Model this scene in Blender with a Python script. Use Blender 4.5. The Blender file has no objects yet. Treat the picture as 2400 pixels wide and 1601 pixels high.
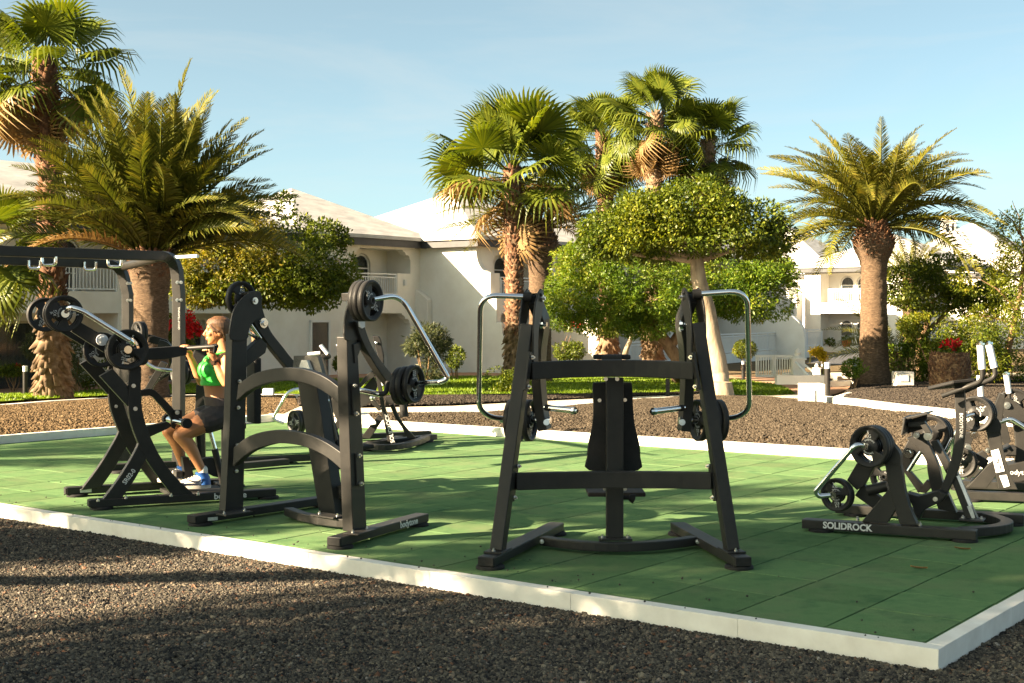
import bpy, bmesh, math, random
import numpy as np
from mathutils import Vector, Matrix, noise
random.seed(7); rng = np.random.default_rng(7)
sc = bpy.context.scene
COL = sc.collection
# ------------------------------------------------------------------ camera, sky, sun, exposure
F, EYE, HY = 3100.0, 1.5, 735.0          # focal length in photo pixels, eye height, horizon row (photo is 2400 x 1601)
cd = bpy.data.cameras.new('camera'); cam = bpy.data.objects.new('camera', cd); COL.objects.link(cam)
cam.location = (0, 0, EYE); cam.rotation_euler = (math.pi / 2, 0, 0)
cd.sensor_width = 36; cd.lens = F / 2400 * 36; cd.shift_y = -(800.5 - HY) / 2400
cd.clip_start = .05; cd.clip_end = 4000
sc.camera = cam
SUN_AZ = (-0.927, -0.375); SUN_EL = math.radians(23.0)
SUN = Vector((SUN_AZ[0] * math.cos(SUN_EL), SUN_AZ[1] * math.cos(SUN_EL), math.sin(SUN_EL))).normalized()
sl = bpy.data.lights.new('sun', 'SUN'); sl.energy = 5.0; sl.angle = math.radians(.5); sl.color = (1.0, .79, .53)
so = bpy.data.objects.new('sun', sl); COL.objects.link(so); so.location = (-60, -20, 40)
so.rotation_euler = SUN.to_track_quat('Z', 'Y').to_euler()
w = bpy.data.worlds.new('World'); sc.world = w; w.use_nodes = True
nt = w.node_tree; nt.nodes.clear()
wo = nt.nodes.new('ShaderNodeOutputWorld'); bg = nt.nodes.new('ShaderNodeBackground')
sky = nt.nodes.new('ShaderNodeTexSky'); sky.sky_type = 'NISHITA'; sky.sun_disc = False
sky.sun_elevation = SUN_EL; sky.sun_rotation = math.atan2(SUN.x, SUN.y)
sky.air_density = .42; sky.dust_density = 1.7; sky.ozone_density = 2.4
tc = nt.nodes.new('ShaderNodeTexCoord'); mp = nt.nodes.new('ShaderNodeMapping')
mp.inputs['Scale'].default_value = (1.2, 1.2, 7.0); mp.inputs['Rotation'].default_value = (.0, .22, .3)
nz = nt.nodes.new('ShaderNodeTexNoise'); nz.inputs['Scale'].default_value = 2.6; nz.inputs['Detail'].default_value = 9; nz.inputs['Roughness'].default_value = .62
nz.inputs['Distortion'].default_value = .6
rp = nt.nodes.new('ShaderNodeValToRGB'); rp.color_ramp.elements[0].position = .46; rp.color_ramp.elements[1].position = .80
rp.color_ramp.elements[0].color = (.15, .15, .15, 1); rp.color_ramp.elements[1].color = (.42, .42, .42, 1)
mx = nt.nodes.new('ShaderNodeMix'); mx.data_type = 'RGBA'
mx.inputs['B'].default_value = (2.5, 2.5, 2.35, 1)
nt.links.new(tc.outputs['Generated'], mp.inputs['Vector']); nt.links.new(mp.outputs['Vector'], nz.inputs['Vector'])
nt.links.new(nz.outputs['Fac'], rp.inputs['Fac']); nt.links.new(rp.outputs['Color'], mx.inputs['Factor'])
tint = nt.nodes.new('ShaderNodeMix'); tint.data_type = 'RGBA'; tint.blend_type = 'MULTIPLY'; tint.inputs['Factor'].default_value = 1; tint.inputs['B'].default_value = (1.08, 1.11, .74, 1)
nt.links.new(sky.outputs['Color'], tint.inputs['A']); nt.links.new(tint.outputs['Result'], mx.inputs['A']); nt.links.new(mx.outputs['Result'], bg.inputs['Color'])
bg.inputs['Strength'].default_value = .052
nt.links.new(bg.outputs['Background'], wo.inputs['Surface'])
vs = sc.view_settings; vs.view_transform = 'Standard'; vs.look = 'None'; vs.gamma = 1; vs.use_curve_mapping = False; vs.exposure = 2.8
sc.cycles.use_denoising = True; sc.cycles.max_bounces = 6; sc.cycles.diffuse_bounces = 4; sc.cycles.glossy_bounces = 3
sc.cycles.transmission_bounces = 3; sc.cycles.transparent_max_bounces = 6; sc.cycles.caustics_reflective = False; sc.cycles.caustics_refractive = False
# ------------------------------------------------------------------ where things stand
def terr(Y):                                            # the garden falls gently away behind the mat
    return 0.0 if Y < 18 else (-.0425 * (Y - 18) if Y < 38 else -.85)
def at(px, py, d):
    return Vector(((px - 1200) * d / F, d, EYE - (py - HY) * d / F))
def g(px, py, dz=0.0):                                  # where the sight line meets the terrain (+dz)
    d = 3.0
    for i in range(4000):
        if EYE - (py - HY) * d / F <= terr(d) + dz: break
        d += .03
    return Vector(((px - 1200) * d / F, d, terr(d) + dz))
class Plane:                                            # a vertical plane in the world
    def __init__(s, p0, u, off=0.0):
        l = math.hypot(*u); s.u = (u[0] / l, u[1] / l); s.n = (-s.u[1], s.u[0])
        if s.n[1] < 0: s.n = (-s.n[0], -s.n[1])
        s.p0 = (p0[0] + s.n[0] * off, p0[1] + s.n[1] * off); s.N = Vector((s.n[0], s.n[1], 0)); s.U = Vector((s.u[0], s.u[1], 0))
    def off(s, d): return Plane(s.p0, s.u, d)
    def at(s, px, py):
        rx, rz = (px - 1200) / F, -(py - HY) / F
        k = (s.n[0] * s.p0[0] + s.n[1] * s.p0[1]) / (s.n[0] * rx + s.n[1])
        return Vector((rx * k, k, EYE + rz * k))
def ZM(ox, oy, sc_):                                     # enlarged crops of the photo -> photo pixels
    return lambda u, v: (ox + u / sc_, oy + v / sc_)
# ------------------------------------------------------------------ materials
MATS = {}
def new_mat(name):
    m = bpy.data.materials.new(name); m.use_nodes = True; t = m.node_tree
    return m, t, t.nodes['Principled BSDF']
def N(t, kind, **kw):
    n = t.nodes.new(kind)
    for k, v in kw.items():
        if k in n.inputs: n.inputs[k].default_value = v
        else: setattr(n, k, v)
    return n
def ramp(t, fac, cols, pos=None):
    r = t.nodes.new('ShaderNodeValToRGB'); e = r.color_ramp.elements
    while len(e) < len(cols): e.new(.5)
    for i, c in enumerate(cols):
        e[i].position = pos[i] if pos else i / (len(cols) - 1); e[i].color = (*c, 1)
    t.links.new(fac, r.inputs['Fac']); return r.outputs['Color']
def mat(name, cols, rough=.6, scale=6.0, detail=6, bump=0.0, bscale=None, metal=0.0, spec=.5, coord='Object', rnd=0.0, stretch=None, pos=None, rvar=0.0, bdist=.01):
    m, t, p = new_mat(name)
    if not isinstance(cols[0], (tuple, list)): cols = [cols, cols]
    co = N(t, 'ShaderNodeTexCoord'); src = N(t, 'ShaderNodeNewGeometry').outputs['Position'] if coord == 'World' else co.outputs[coord]
    if stretch:
        mpp = N(t, 'ShaderNodeMapping'); mpp.inputs['Scale'].default_value = stretch; t.links.new(src, mpp.inputs['Vector']); src = mpp.outputs['Vector']
    n = N(t, 'ShaderNodeTexNoise', Scale=scale, Detail=detail, Roughness=.6); t.links.new(src, n.inputs['Vector'])
    c = ramp(t, n.outputs['Fac'], cols, pos or ([.32, .68] if len(cols) == 2 else [.28 + .44 * i / (len(cols) - 1) for i in range(len(cols))]))
    if rnd:
        oi = N(t, 'ShaderNodeObjectInfo'); mr = N(t, 'ShaderNodeMapRange'); mr.inputs['To Min'].default_value = 1 - rnd; mr.inputs['To Max'].default_value = 1 + rnd
        t.links.new(oi.outputs['Random'], mr.inputs['Value'])
        hv = N(t, 'ShaderNodeHueSaturation'); t.links.new(mr.outputs['Result'], hv.inputs['Value']); t.links.new(c, hv.inputs['Color']); c = hv.outputs['Color']
    t.links.new(c, p.inputs['Base Color'])
    p.inputs['Roughness'].default_value = rough; p.inputs['Metallic'].default_value = metal; p.inputs['Specular IOR Level'].default_value = spec
    if rvar:
        mr2 = N(t, 'ShaderNodeMapRange'); mr2.inputs['To Min'].default_value = rough - rvar; mr2.inputs['To Max'].default_value = rough + rvar
        t.links.new(n.outputs['Fac'], mr2.inputs['Value']); t.links.new(mr2.outputs['Result'], p.inputs['Roughness'])
    if bump:
        nb = N(t, 'ShaderNodeTexNoise', Scale=bscale or scale * 4, Detail=5, Roughness=.65); t.links.new(src, nb.inputs['Vector'])
        b = N(t, 'ShaderNodeBump', Strength=bump, Distance=bdist); t.links.new(nb.outputs['Fac'], b.inputs['Height']); t.links.new(b.outputs['Normal'], p.inputs['Normal'])
    MATS[name] = m; return m
def leaf_mat(name, cols, trans=.3, rough=.5, nscale=1.6, spec=.28, pos=None):
    m, t, p = new_mat(name)
    ge = N(t, 'ShaderNodeNewGeometry'); co = N(t, 'ShaderNodeTexCoord')
    n = N(t, 'ShaderNodeTexNoise', Scale=nscale, Detail=3); t.links.new(co.outputs['Object'], n.inputs['Vector'])
    ad = N(t, 'ShaderNodeMath', operation='MULTIPLY_ADD'); ad.inputs[1].default_value = .55
    t.links.new(ge.outputs['Random Per Island'], ad.inputs[0])
    mm = N(t, 'ShaderNodeMath', operation='MULTIPLY_ADD'); mm.inputs[1].default_value = 1.1; mm.inputs[2].default_value = -.33; t.links.new(n.outputs['Fac'], mm.inputs[0])
    t.links.new(mm.outputs[0], ad.inputs[2])
    c = ramp(t, ad.outputs[0], cols, pos)
    t.links.new(c, p.inputs['Base Color']); p.inputs['Roughness'].default_value = rough; p.inputs['Specular IOR Level'].default_value = spec
    tr = N(t, 'ShaderNodeBsdfTranslucent'); hv = N(t, 'ShaderNodeHueSaturation', Value=1.25, Saturation=1.1); t.links.new(c, hv.inputs['Color']); t.links.new(hv.outputs['Color'], tr.inputs['Color'])
    ms = N(t, 'ShaderNodeMixShader', Fac=trans); t.links.new(p.outputs[0], ms.inputs[1]); t.links.new(tr.outputs[0], ms.inputs[2])
    t.links.new(ms.outputs[0], t.nodes['Material Output'].inputs['Surface'])
    MATS[name] = m; return m
STEEL = mat('black_steel', [(.019, .0185, .018), (.028, .0265, .0245)], rough=.45, scale=9, bump=.05, bscale=420, bdist=.002, spec=.22, rvar=.05)
RUBBER = mat('black_rubber', [(.009, .009, .009), (.016, .015, .015)], rough=.75, spec=.3, scale=30, bump=.1, bscale=200, bdist=.003)
IRON = mat('plate_rubber', [(.016, .016, .016), (.028, .026, .025)], rough=.5, spec=.25, scale=14, bump=.1, bscale=180, bdist=.003)
RIM = mat('plate_rim', [(.20, .18, .14), (.27, .24, .19)], rough=.5, scale=20, bump=.05)
CHROME = mat('chrome', [(.78, .78, .78), (.86, .86, .86)], rough=.12, metal=1.0, scale=12, rvar=.05)
BOLT = mat('bolt_zinc', [(.62, .6, .56), (.75, .73, .7)], rough=.28, metal=1.0, scale=40)
GRIP = mat('white_grip', [(.72, .73, .75), (.82, .82, .82)], rough=.45, scale=30, bump=.15, bscale=160, bdist=.003)
PAINT = mat('white_print', [(.5, .5, .49), (.72, .72, .7)], rough=.6, scale=60)
STICKER = mat('grey_sticker', [(.42, .44, .42), (.62, .63, .6)], rough=.4, scale=60)
SPECK = mat('speckled_pad', [(.06, .06, .055), (.22, .2, .17)], rough=.85, scale=160, bump=.25, bscale=240, bdist=.004)
MAT_GREEN = mat('green_rubber_tile', [(.062, .126, .060), (.108, .182, .080), (.082, .152, .068)], rough=.95, scale=5, detail=12, coord='World', rnd=.12, spec=0.0)
def dusty(m, amount, col, scale):                      # faded, dusty patches worn into the rubber
    t = m.node_tree; p = t.nodes['Principled BSDF']; l = p.inputs['Base Color'].links[0]; c = l.from_socket
    n = N(t, 'ShaderNodeTexNoise', Scale=scale, Detail=7, Roughness=.68); t.links.new(N(t, 'ShaderNodeNewGeometry').outputs['Position'], n.inputs['Vector'])
    mr = N(t, 'ShaderNodeMapRange'); mr.inputs['From Min'].default_value = .48; mr.inputs['From Max'].default_value = .72; mr.inputs['To Max'].default_value = amount; t.links.new(n.outputs['Fac'], mr.inputs['Value'])
    x = N(t, 'ShaderNodeMix', data_type='RGBA'); x.inputs['B'].default_value = (*col, 1); t.links.new(c, x.inputs['A']); t.links.new(mr.outputs['Result'], x.inputs['Factor'])
    g_ = N(t, 'ShaderNodeTexNoise', Scale=210.0, Detail=2); t.links.new(N(t, 'ShaderNodeNewGeometry').outputs['Position'], g_.inputs['Vector'])
    h = N(t, 'ShaderNodeHueSaturation'); mg = N(t, 'ShaderNodeMapRange'); mg.inputs['From Min'].default_value = .3; mg.inputs['From Max'].default_value = .7; mg.inputs['To Min'].default_value = .72; mg.inputs['To Max'].default_value = 1.28
    t.links.new(g_.outputs['Fac'], mg.inputs['Value']); t.links.new(mg.outputs['Result'], h.inputs['Value']); t.links.new(x.outputs['Result'], h.inputs['Color']); t.links.new(h.outputs['Color'], p.inputs['Base Color'])
dusty(MAT_GREEN, .42, (.17, .165, .10), 1.7)
MAT_UNDER = mat('dark_underlay', (.012, .016, .01), rough=.95, spec=0.0)
WHITE_KERB = mat('painted_kerb', [(.64, .60, .54), (.77, .74, .68)], rough=.85, scale=5, coord='World', detail=9, bump=.18, bscale=60, bdist=.006, rnd=.012, spec=0.0)
CREAM_PATH = mat('cream_path', [(.46, .41, .32), (.6, .54, .44)], rough=.9, scale=4, detail=9, bump=.12, bscale=60, spec=0.0)
PINK_PATH = mat('terracotta_path', [(.34, .19, .12), (.46, .29, .2)], rough=.9, scale=7, detail=8, bump=.15, spec=0.0)
SOIL_DARK = mat('volcanic_soil', [(.012, .011, .010), (.034, .030, .026)], rough=1, scale=40, detail=8, bump=1.0, bscale=110, bdist=.03, spec=0.0)
SOIL_BROWN = mat('brown_soil', [(.05, .035, .02), (.10, .07, .04)], rough=1, scale=30, detail=8, bump=1.0, bscale=90, bdist=.03, spec=0.0)
SAND = mat('sandy_soil', [(.16, .105, .055), (.25, .17, .095)], rough=1, scale=8, detail=9, bump=.6, bscale=70, bdist=.02, spec=0.0)
GROUND = mat('garden_ground', [(.10, .075, .045), (.17, .13, .08)], rough=1, scale=2, detail=9, bump=.4, bscale=30, bdist=.03, spec=0.0)
LAWN = mat('lawn_soil', [(.09, .14, .012), (.17, .23, .02)], rough=1, scale=9, detail=9, bump=.5, bscale=120, bdist=.02, spec=0.0)
WALL = mat('white_render', [(.72, .68, .61), (.80, .77, .71)], rough=.9, scale=1.3, detail=10, bump=.25, bscale=26, bdist=.012, spec=0.0)
ROOF = mat('white_roof', [(.34, .33, .325), (.47, .455, .44), (.58, .57, .55)], rough=.85, scale=1.2, detail=10, stretch=(1, 1, 5), bump=.2, bscale=24, bdist=.012, spec=0.0)
FASCIA = mat('slate_fascia', [(.028, .03, .036), (.045, .047, .052)], rough=.6, scale=3)
TRIM = mat('pale_trim', (.62, .58, .5), rough=.8, scale=3)
RAILP = mat('white_metal', [(.66, .68, .68), (.74, .75, .74)], rough=.5, scale=9)
CURT = mat('curtain_cloth', [(.34, .33, .31), (.5, .49, .46)], rough=.9, scale=3, stretch=(14, 14, .2))
FRAMEW = mat('window_frame_white', (.68, .68, .66), rough=.5)
FRAMEB = mat('window_frame_cream', (.5, .42, .28), rough=.5)
INSIDE = mat('dim_room', (.12, .11, .1), rough=.9)
TERRA = mat('terracotta', [(.42, .10, .035), (.52, .15, .06)], rough=.8, scale=9)
WOODD = mat('dark_furniture', (.02, .018, .016), rough=.6)
TARP = mat('dark_asphalt', [(.03, .032, .04), (.05, .052, .06)], rough=.95, scale=3, bump=.2)
def glass_mat():
    m, t, p = new_mat('window_glass'); p.inputs['Base Color'].default_value = (.02, .03, .035, 1); p.inputs['Roughness'].default_value = .06
    p.inputs['Specular IOR Level'].default_value = .9
    tr = N(t, 'ShaderNodeBsdfTransparent'); ms = N(t, 'ShaderNodeMixShader', Fac=.55)
    t.links.new(p.outputs[0], ms.inputs[1]); t.links.new(tr.outputs[0], ms.inputs[2]); t.links.new(ms.outputs[0], t.nodes['Material Output'].inputs['Surface']); return m
GLASS = glass_mat()
WATER = mat('pool_water', [(.10, .26, .32), (.16, .36, .42)], rough=.12, scale=2, bump=.2, bscale=6)
# ------------------------------------------------------------------ scene graph helpers
def tag(o, label=None, cat=None, group=None, kind=None):
    if label: o['label'] = label
    if cat: o['category'] = cat
    if group: o['group'] = group
    if kind: o['kind'] = kind
    return o
def thing(name, label, cat, loc=(0, 0, 0), group=None, rz=0.0):
    o = bpy.data.objects.new(name, None); COL.objects.link(o); o.location = loc; o.rotation_euler = (0, 0, rz)
    o.empty_display_size = .1
    return tag(o, label, cat, group)
def wloc(o):
    v = Vector((0, 0, 0))
    while o: v = v + Vector(o.location); o = o.parent
    return v
def link_mesh(name, me, m=None, parent=None, loc=(0, 0, 0), rot=None, scale=None):
    o = bpy.data.objects.new(name, me); COL.objects.link(o)
    if m is not None and not me.materials: me.materials.append(m)
    if parent: o.parent = parent
    o.location = loc
    if rot is not None: o.rotation_euler = rot
    if scale is not None: o.scale = scale if hasattr(scale, '__len__') else (scale,) * 3
    return o
def np_mesh(name, V, faces_flat, sizes, smooth=False):
    me = bpy.data.meshes.new(name); V = np.asarray(V, dtype=np.float32).reshape(-1, 3); ff = np.asarray(faces_flat, dtype=np.int32).ravel(); sz = np.asarray(sizes, dtype=np.int32)
    me.vertices.add(len(V)); me.vertices.foreach_set('co', V.ravel()); me.loops.add(len(ff)); me.loops.foreach_set('vertex_index', ff)
    me.polygons.add(len(sz)); st = np.concatenate([[0], np.cumsum(sz)[:-1]]).astype(np.int32); me.polygons.foreach_set('loop_start', st); me.polygons.foreach_set('loop_total', sz)
    if smooth: me.polygons.foreach_set('use_smooth', np.ones(len(sz), dtype=bool))
    me.update(calc_edges=True); me.validate(); return me
def V3(v): return Vector(v)
def frame_of(d, up=Vector((0, 0, 1))):
    d = d.normalized()
    if abs(d.dot(up)) > .98: up = Vector((0, 1, 0)) if abs(d.y) < .9 else Vector((1, 0, 0))
    s = d.cross(up).normalized(); return d, s, s.cross(d).normalized()
def round_path(pts, r, n=5):
    pts = [V3(p) for p in pts]; out = [pts[0]]
    for i in range(1, len(pts) - 1):
        a, b, c = pts[i - 1], pts[i], pts[i + 1]; e1, e2 = (a - b), (c - b); q = min(r, e1.length * .45, e2.length * .45)
        p1, p2 = b + e1.normalized() * q, b + e2.normalized() * q
        for k in range(n + 1):
            t = k / n; out.append(p1 * (1 - t) ** 2 + b * 2 * t * (1 - t) + p2 * t * t)
    out.append(pts[-1]); return out
class MB:
    def __init__(s): s.v = []; s.f = []
    def add(s, vs, fs):
        o = len(s.v); s.v += [V3(v) for v in vs]; s.f += [tuple(i + o for i in f) for f in fs]; return s
    def box(s, c, sx, sy, sz, X=Vector((1, 0, 0)), Y=Vector((0, 1, 0)), Z=Vector((0, 0, 1))):
        c = V3(c); vs = [c + X * (sx / 2 * a) + Y * (sy / 2 * b) + Z * (sz / 2 * e) for a in (-1, 1) for b in (-1, 1) for e in (-1, 1)]
        return s.add(vs, [(0, 1, 3, 2), (4, 6, 7, 5), (0, 4, 5, 1), (2, 3, 7, 6), (0, 2, 6, 4), (1, 5, 7, 3)])
    def aabb(s, a, b):
        a, b = V3(a), V3(b); c = (a + b) / 2; d = b - a; return s.box(c, abs(d.x), abs(d.y), abs(d.z))
    def sweep(s, pts, w, h, up=Vector((0, 0, 1))):        # rectangular section, w sideways, h along up
        pts = [V3(p) for p in pts]; n = len(pts); vs = []; fs = []
        for i, p in enumerate(pts):
            d = (pts[min(i + 1, n - 1)] - pts[max(i - 1, 0)]); d, sd, u2 = frame_of(d, up)
            vs += [p + sd * (w / 2 * a) + u2 * (h / 2 * b) for a, b in ((-1, -1), (1, -1), (1, 1), (-1, 1))]
        for i in range(n - 1):
            for k in range(4): fs.append((i * 4 + k, i * 4 + (k + 1) % 4, i * 4 + 4 + (k + 1) % 4, i * 4 + 4 + k))
        fs += [(3, 2, 1, 0), tuple((n - 1) * 4 + k for k in range(4))]; return s.add(vs, fs)
    def tube(s, pts, r, seg=10, cap=True):
        pts = [V3(p) for p in pts]; n = len(pts); rs = r if hasattr(r, '__len__') else [r] * n; vs = []; fs = []; pu = None
        for i, p in enumerate(pts):
            d = (pts[min(i + 1, n - 1)] - pts[max(i - 1, 0)]).normalized()
            if pu is None: _, sd, pu = frame_of(d)
            sd = d.cross(pu).normalized(); pu = sd.cross(d).normalized()
            for k in range(seg):
                a = 2 * math.pi * k / seg; vs.append(p + sd * (math.cos(a) * rs[i]) + pu * (math.sin(a) * rs[i]))
        for i in range(n - 1):
            for k in range(seg): fs.append((i * seg + k, i * seg + (k + 1) % seg, (i + 1) * seg + (k + 1) % seg, (i + 1) * seg + k))
        if cap: fs += [tuple(range(seg))[::-1], tuple((n - 1) * seg + k for k in range(seg))]
        return s.add(vs, fs)
    def cyl(s, c, ax, r, h, seg=16):
        ax = V3(ax).normalized(); c = V3(c); return s.tube([c - ax * h / 2, c + ax * h / 2], r, seg)
    def prism(s, pts, nrm, t):                            # polygon pushed back by t along nrm
        pts = [V3(p) for p in pts]; n = len(pts); nrm = V3(nrm)
        return s.add(pts + [p + nrm * t for p in pts], [tuple(range(n)), tuple(range(2 * n - 1, n - 1, -1))] + [(i, i + n, (i + 1) % n + n, (i + 1) % n) for i in range(n)])
    def lathe(s, prof, c=(0, 0, 0), ax=(0, 0, 1), seg=24):
        c = V3(c); d, sd, u2 = frame_of(V3(ax)); n = len(prof); vs = []; fs = []
        for k in range(seg):
            a = 2 * math.pi * k / seg
            vs += [c + d * z + (sd * math.cos(a) + u2 * math.sin(a)) * r for r, z in prof]
        for k in range(seg):
            for i in range(n - 1): fs.append((k * n + i, k * n + i + 1, ((k + 1) % seg) * n + i + 1, ((k + 1) % seg) * n + i))
        return s.add(vs, fs)
    def build(s, name, m, parent=None, bevel=0.0, smooth=False, seg=1):
        o0 = wloc(parent) if parent else Vector((0, 0, 0))
        me = bpy.data.meshes.new(name); me.from_pydata([v - o0 for v in s.v], [], s.f)
        bm = bmesh.new(); bm.from_mesh(me); bmesh.ops.recalc_face_normals(bm, faces=bm.faces)
        if bevel:
            ed = [e for e in bm.edges if len(e.link_faces) == 2 and e.calc_face_angle(0) > .5]
            if ed: bmesh.ops.bevel(bm, geom=ed, offset=bevel, segments=seg, profile=.6, affect='EDGES', clamp_overlap=True)
        bm.to_mesh(me); bm.free()
        if smooth:
            for p in me.polygons: p.use_smooth = True
            try: me.set_sharp_from_angle(angle=math.radians(40))
            except Exception: pass
        return link_mesh(name, me, m, parent)
def text(s, parent, p, right, up, size, m=PAINT, name='lettering', align='CENTER', shear=0.0, squash=1.0, bold=0.0):
    cu = bpy.data.curves.new('lettering', 'FONT'); cu.body = s; cu.size = size; cu.align_x = align; cu.align_y = 'CENTER'; cu.extrude = .0008; cu.shear = shear; cu.offset = bold
    cu.resolution_u = 3
    to = bpy.data.objects.new('tmp', cu); me = bpy.data.meshes.new_from_object(to); bpy.data.objects.remove(to)
    X = V3(right).normalized(); Zn = X.cross(V3(up)).normalized(); Y = Zn.cross(X)
    M = Matrix((X * squash, Y, Zn)).transposed(); o0 = wloc(parent) if parent else Vector((0, 0, 0))
    for v in me.vertices: v.co = M @ v.co + V3(p) - o0
    me.materials.clear(); o = link_mesh(name, me, m, parent); return o
# ------------------------------------------------------------------ the ground
def sheet(name, poly, m, dz=0.0, n=None, kind='structure', mound=0.0, rough=0.0, step=.5, parent=None):
    """polygon (x, y) cut into a grid that follows the terrain, raised by dz, swelling to +mound inside"""
    P = [(p[0], p[1]) for p in poly]
    me = bpy.data.meshes.new(name); bm = bmesh.new(); bm.faces.new([bm.verts.new((x, y, 0)) for x, y in P])
    xs = [p[0] for p in P]; ys = [p[1] for p in P]
    for ax, lo, hi in ((0, min(xs), max(xs)), (1, min(ys), max(ys))):
        k = lo + step
        while k < hi:
            no = (1, 0, 0) if ax == 0 else (0, 1, 0); co = (k, 0, 0) if ax == 0 else (0, k, 0)
            bmesh.ops.bisect_plane(bm, geom=bm.verts[:] + bm.edges[:] + bm.faces[:], plane_co=co, plane_no=no); k += step
    seg = [(Vector((*P[i], 0)), Vector((*P[(i + 1) % len(P)], 0))) for i in range(len(P))]
    for v in bm.verts:
        z = terr(v.co.y) + dz
        if mound or rough:
            dist = 9e9
            for a, b in seg:
                ab = b - a; t = max(0, min(1, (v.co - a).dot(ab) / ab.length_squared)); dist = min(dist, (v.co - a - ab * t).length)
            z += mound * (1 - math.exp(-dist / .7)) + rough * noise.noise(v.co * 1.3) * min(1, dist / .4)
        v.co.z = z
    bmesh.ops.recalc_face_normals(bm, faces=bm.faces)
    if sum(f.normal.z for f in bm.faces) < 0: bmesh.ops.reverse_faces(bm, faces=bm.faces)
    bm.to_mesh(me); bm.free()
    for p in me.polygons: p.use_smooth = True
    o = link_mesh(name, me, m, parent)
    if kind: o['kind'] = kind
    return o
def grid_ground():
    xs = np.concatenate([[-1500, -400, -150, -80], np.arange(-50, 51, 2.0), [80, 150, 400, 1500]]); ys = np.concatenate([[-300, -60, -20], np.arange(-10, 60, 1.0), [70, 90, 130, 250, 600, 1800]])
    V = [(x, y, terr(y) - .12) for y in ys for x in xs]; nx = len(xs); Fs = []
    for j in range(len(ys) - 1):
        for i in range(nx - 1): Fs += [j * nx + i, j * nx + i + 1, (j + 1) * nx + i + 1, (j + 1) * nx + i]
    o = link_mesh('ground', np_mesh('ground', V, Fs, [4] * (len(Fs) // 4), True), GROUND); o['kind'] = 'structure'
grid_ground()
RC, LC, FC, BC = (1.88, 6.0), (-7.59, 13.1), (-3.32, 18.38), (6.2, 11.65)        # corners of the rubber mat
KW = .085                                                                          # kerb width
def unit(a, b):
    d = (b[0] - a[0], b[1] - a[1]); l = math.hypot(*d); return (d[0] / l, d[1] / l), l
def kerb_run(o, a, b, z0, z1, side, first=0.0, length=.99):
    (ux, uy), L = unit(a, b); nx, ny = side; t = -first
    while t < L:
        e = min(t + length, L + first); s = max(t, -first); m_ = MB(); w_ = e - s - .0012; zj = random.uniform(-.0012, .0012)
        c = Vector((a[0] + ux * (s + e) / 2 + nx * KW / 2, a[1] + uy * (s + e) / 2 + ny * KW / 2, (z0 + z1) / 2 + zj))
        m_.box(c, w_, KW, z1 - z0, Vector((ux, uy, 0)), Vector((nx, ny, 0))); m_.build('kerb_stone', WHITE_KERB, o, bevel=.003, seg=2); t = e
kerb = tag(bpy.data.objects.new('kerb', None), kind='structure'); COL.objects.link(kerb)
kerb_run(kerb, RC, LC, -.16, .006, (-.6, -.8), first=KW)
kerb_run(kerb, RC, BC, -.16, .006, (.795, -.607))
def outn(a, b):                                           # normal pointing away from the mat's middle
    (ux, uy), L = unit(a, b); n = (uy, -ux); mx_, my_ = -.7, 12.2
    return n if (a[0] - mx_) * n[0] + (a[1] - my_) * n[1] > 0 else (-n[0], -n[1])
kerb_run(kerb, FC, BC, -.14, .105, outn(FC, BC), first=KW)
kerb_run(kerb, LC, FC, -.14, .095, outn(LC, FC))
# --- rubber tiles
mat_root = tag(bpy.data.objects.new('rubber_mat', None), kind='structure'); COL.objects.link(mat_root)
under = sheet('underlay', [RC, BC, FC, LC], MAT_UNDER, dz=-.026, kind=None, step=3, parent=mat_root)
T = .488
(ax_, ay_), LA = unit(RC, LC); bx_, by_ = (.607, .7947)
def inside_mat(p):
    c = [RC, BC, FC, LC]; r = []
    for i in range(4):
        a, b = c[i], c[(i + 1) % 4]; r.append((b[0] - a[0]) * (p[1] - a[1]) - (b[1] - a[1]) * (p[0] - a[0]) )
    return all(v > -.001 for v in r) or all(v < .001 for v in r)
tb = MB(); tb.box((0, 0, -.013), T - .0105, T - .0024, .026); tile_ob = tb.build('tile', MAT_GREEN, bevel=.0016); tile_me = tile_ob.data; bpy.data.objects.remove(tile_ob)
tile_rot = math.atan2(ay_, ax_); cells = []; rest = MB()
def clip_to_mat(poly):
    c = [RC, BC, FC, LC]
    for i in range(4):
        a, b = c[i], c[(i + 1) % 4]; out = []
        sd = lambda p: (b[0] - a[0]) * (p[1] - a[1]) - (b[1] - a[1]) * (p[0] - a[0])
        for k in range(len(poly)):
            p, q = poly[k], poly[(k + 1) % len(poly)]; sp, sq = sd(p), sd(q)
            if sp >= 0: out.append(p)
            if sp * sq < 0: t = sp / (sp - sq); out.append((p[0] + (q[0] - p[0]) * t, p[1] + (q[1] - p[1]) * t))
        poly = out
        if not poly: return []
    return poly
for j in range(-1, 17):
    for i in range(-1, 26):
        sx = (i + .54) * T; sy = (j + .62) * T + (.0 if i % 2 else .0) + .012 * math.sin(i * 2.3 + j)
        cx = RC[0] + ax_ * sx + bx_ * sy; cy = RC[1] + ay_ * sx + by_ * sy
        cs = [(cx + ax_ * T / 2 * a * .984 + bx_ * T / 2 * b * .992, cy + ay_ * T / 2 * a * .984 + by_ * T / 2 * b * .992) for a, b in ((-1, -1), (-1, 1), (1, 1), (1, -1))]
        ins = [inside_mat(c) for c in cs]
        if all(ins): cells.append((cy, cx, 'full', None))
        else:
            pl = clip_to_mat(cs[::-1] if (cs[1][0]-cs[0][0])*(cs[2][1]-cs[1][1])-(cs[1][1]-cs[0][1])*(cs[2][0]-cs[1][0]) < 0 else cs)
            if len(pl) >= 3: cells.append((cy, cx, 'cut', pl))
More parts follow.
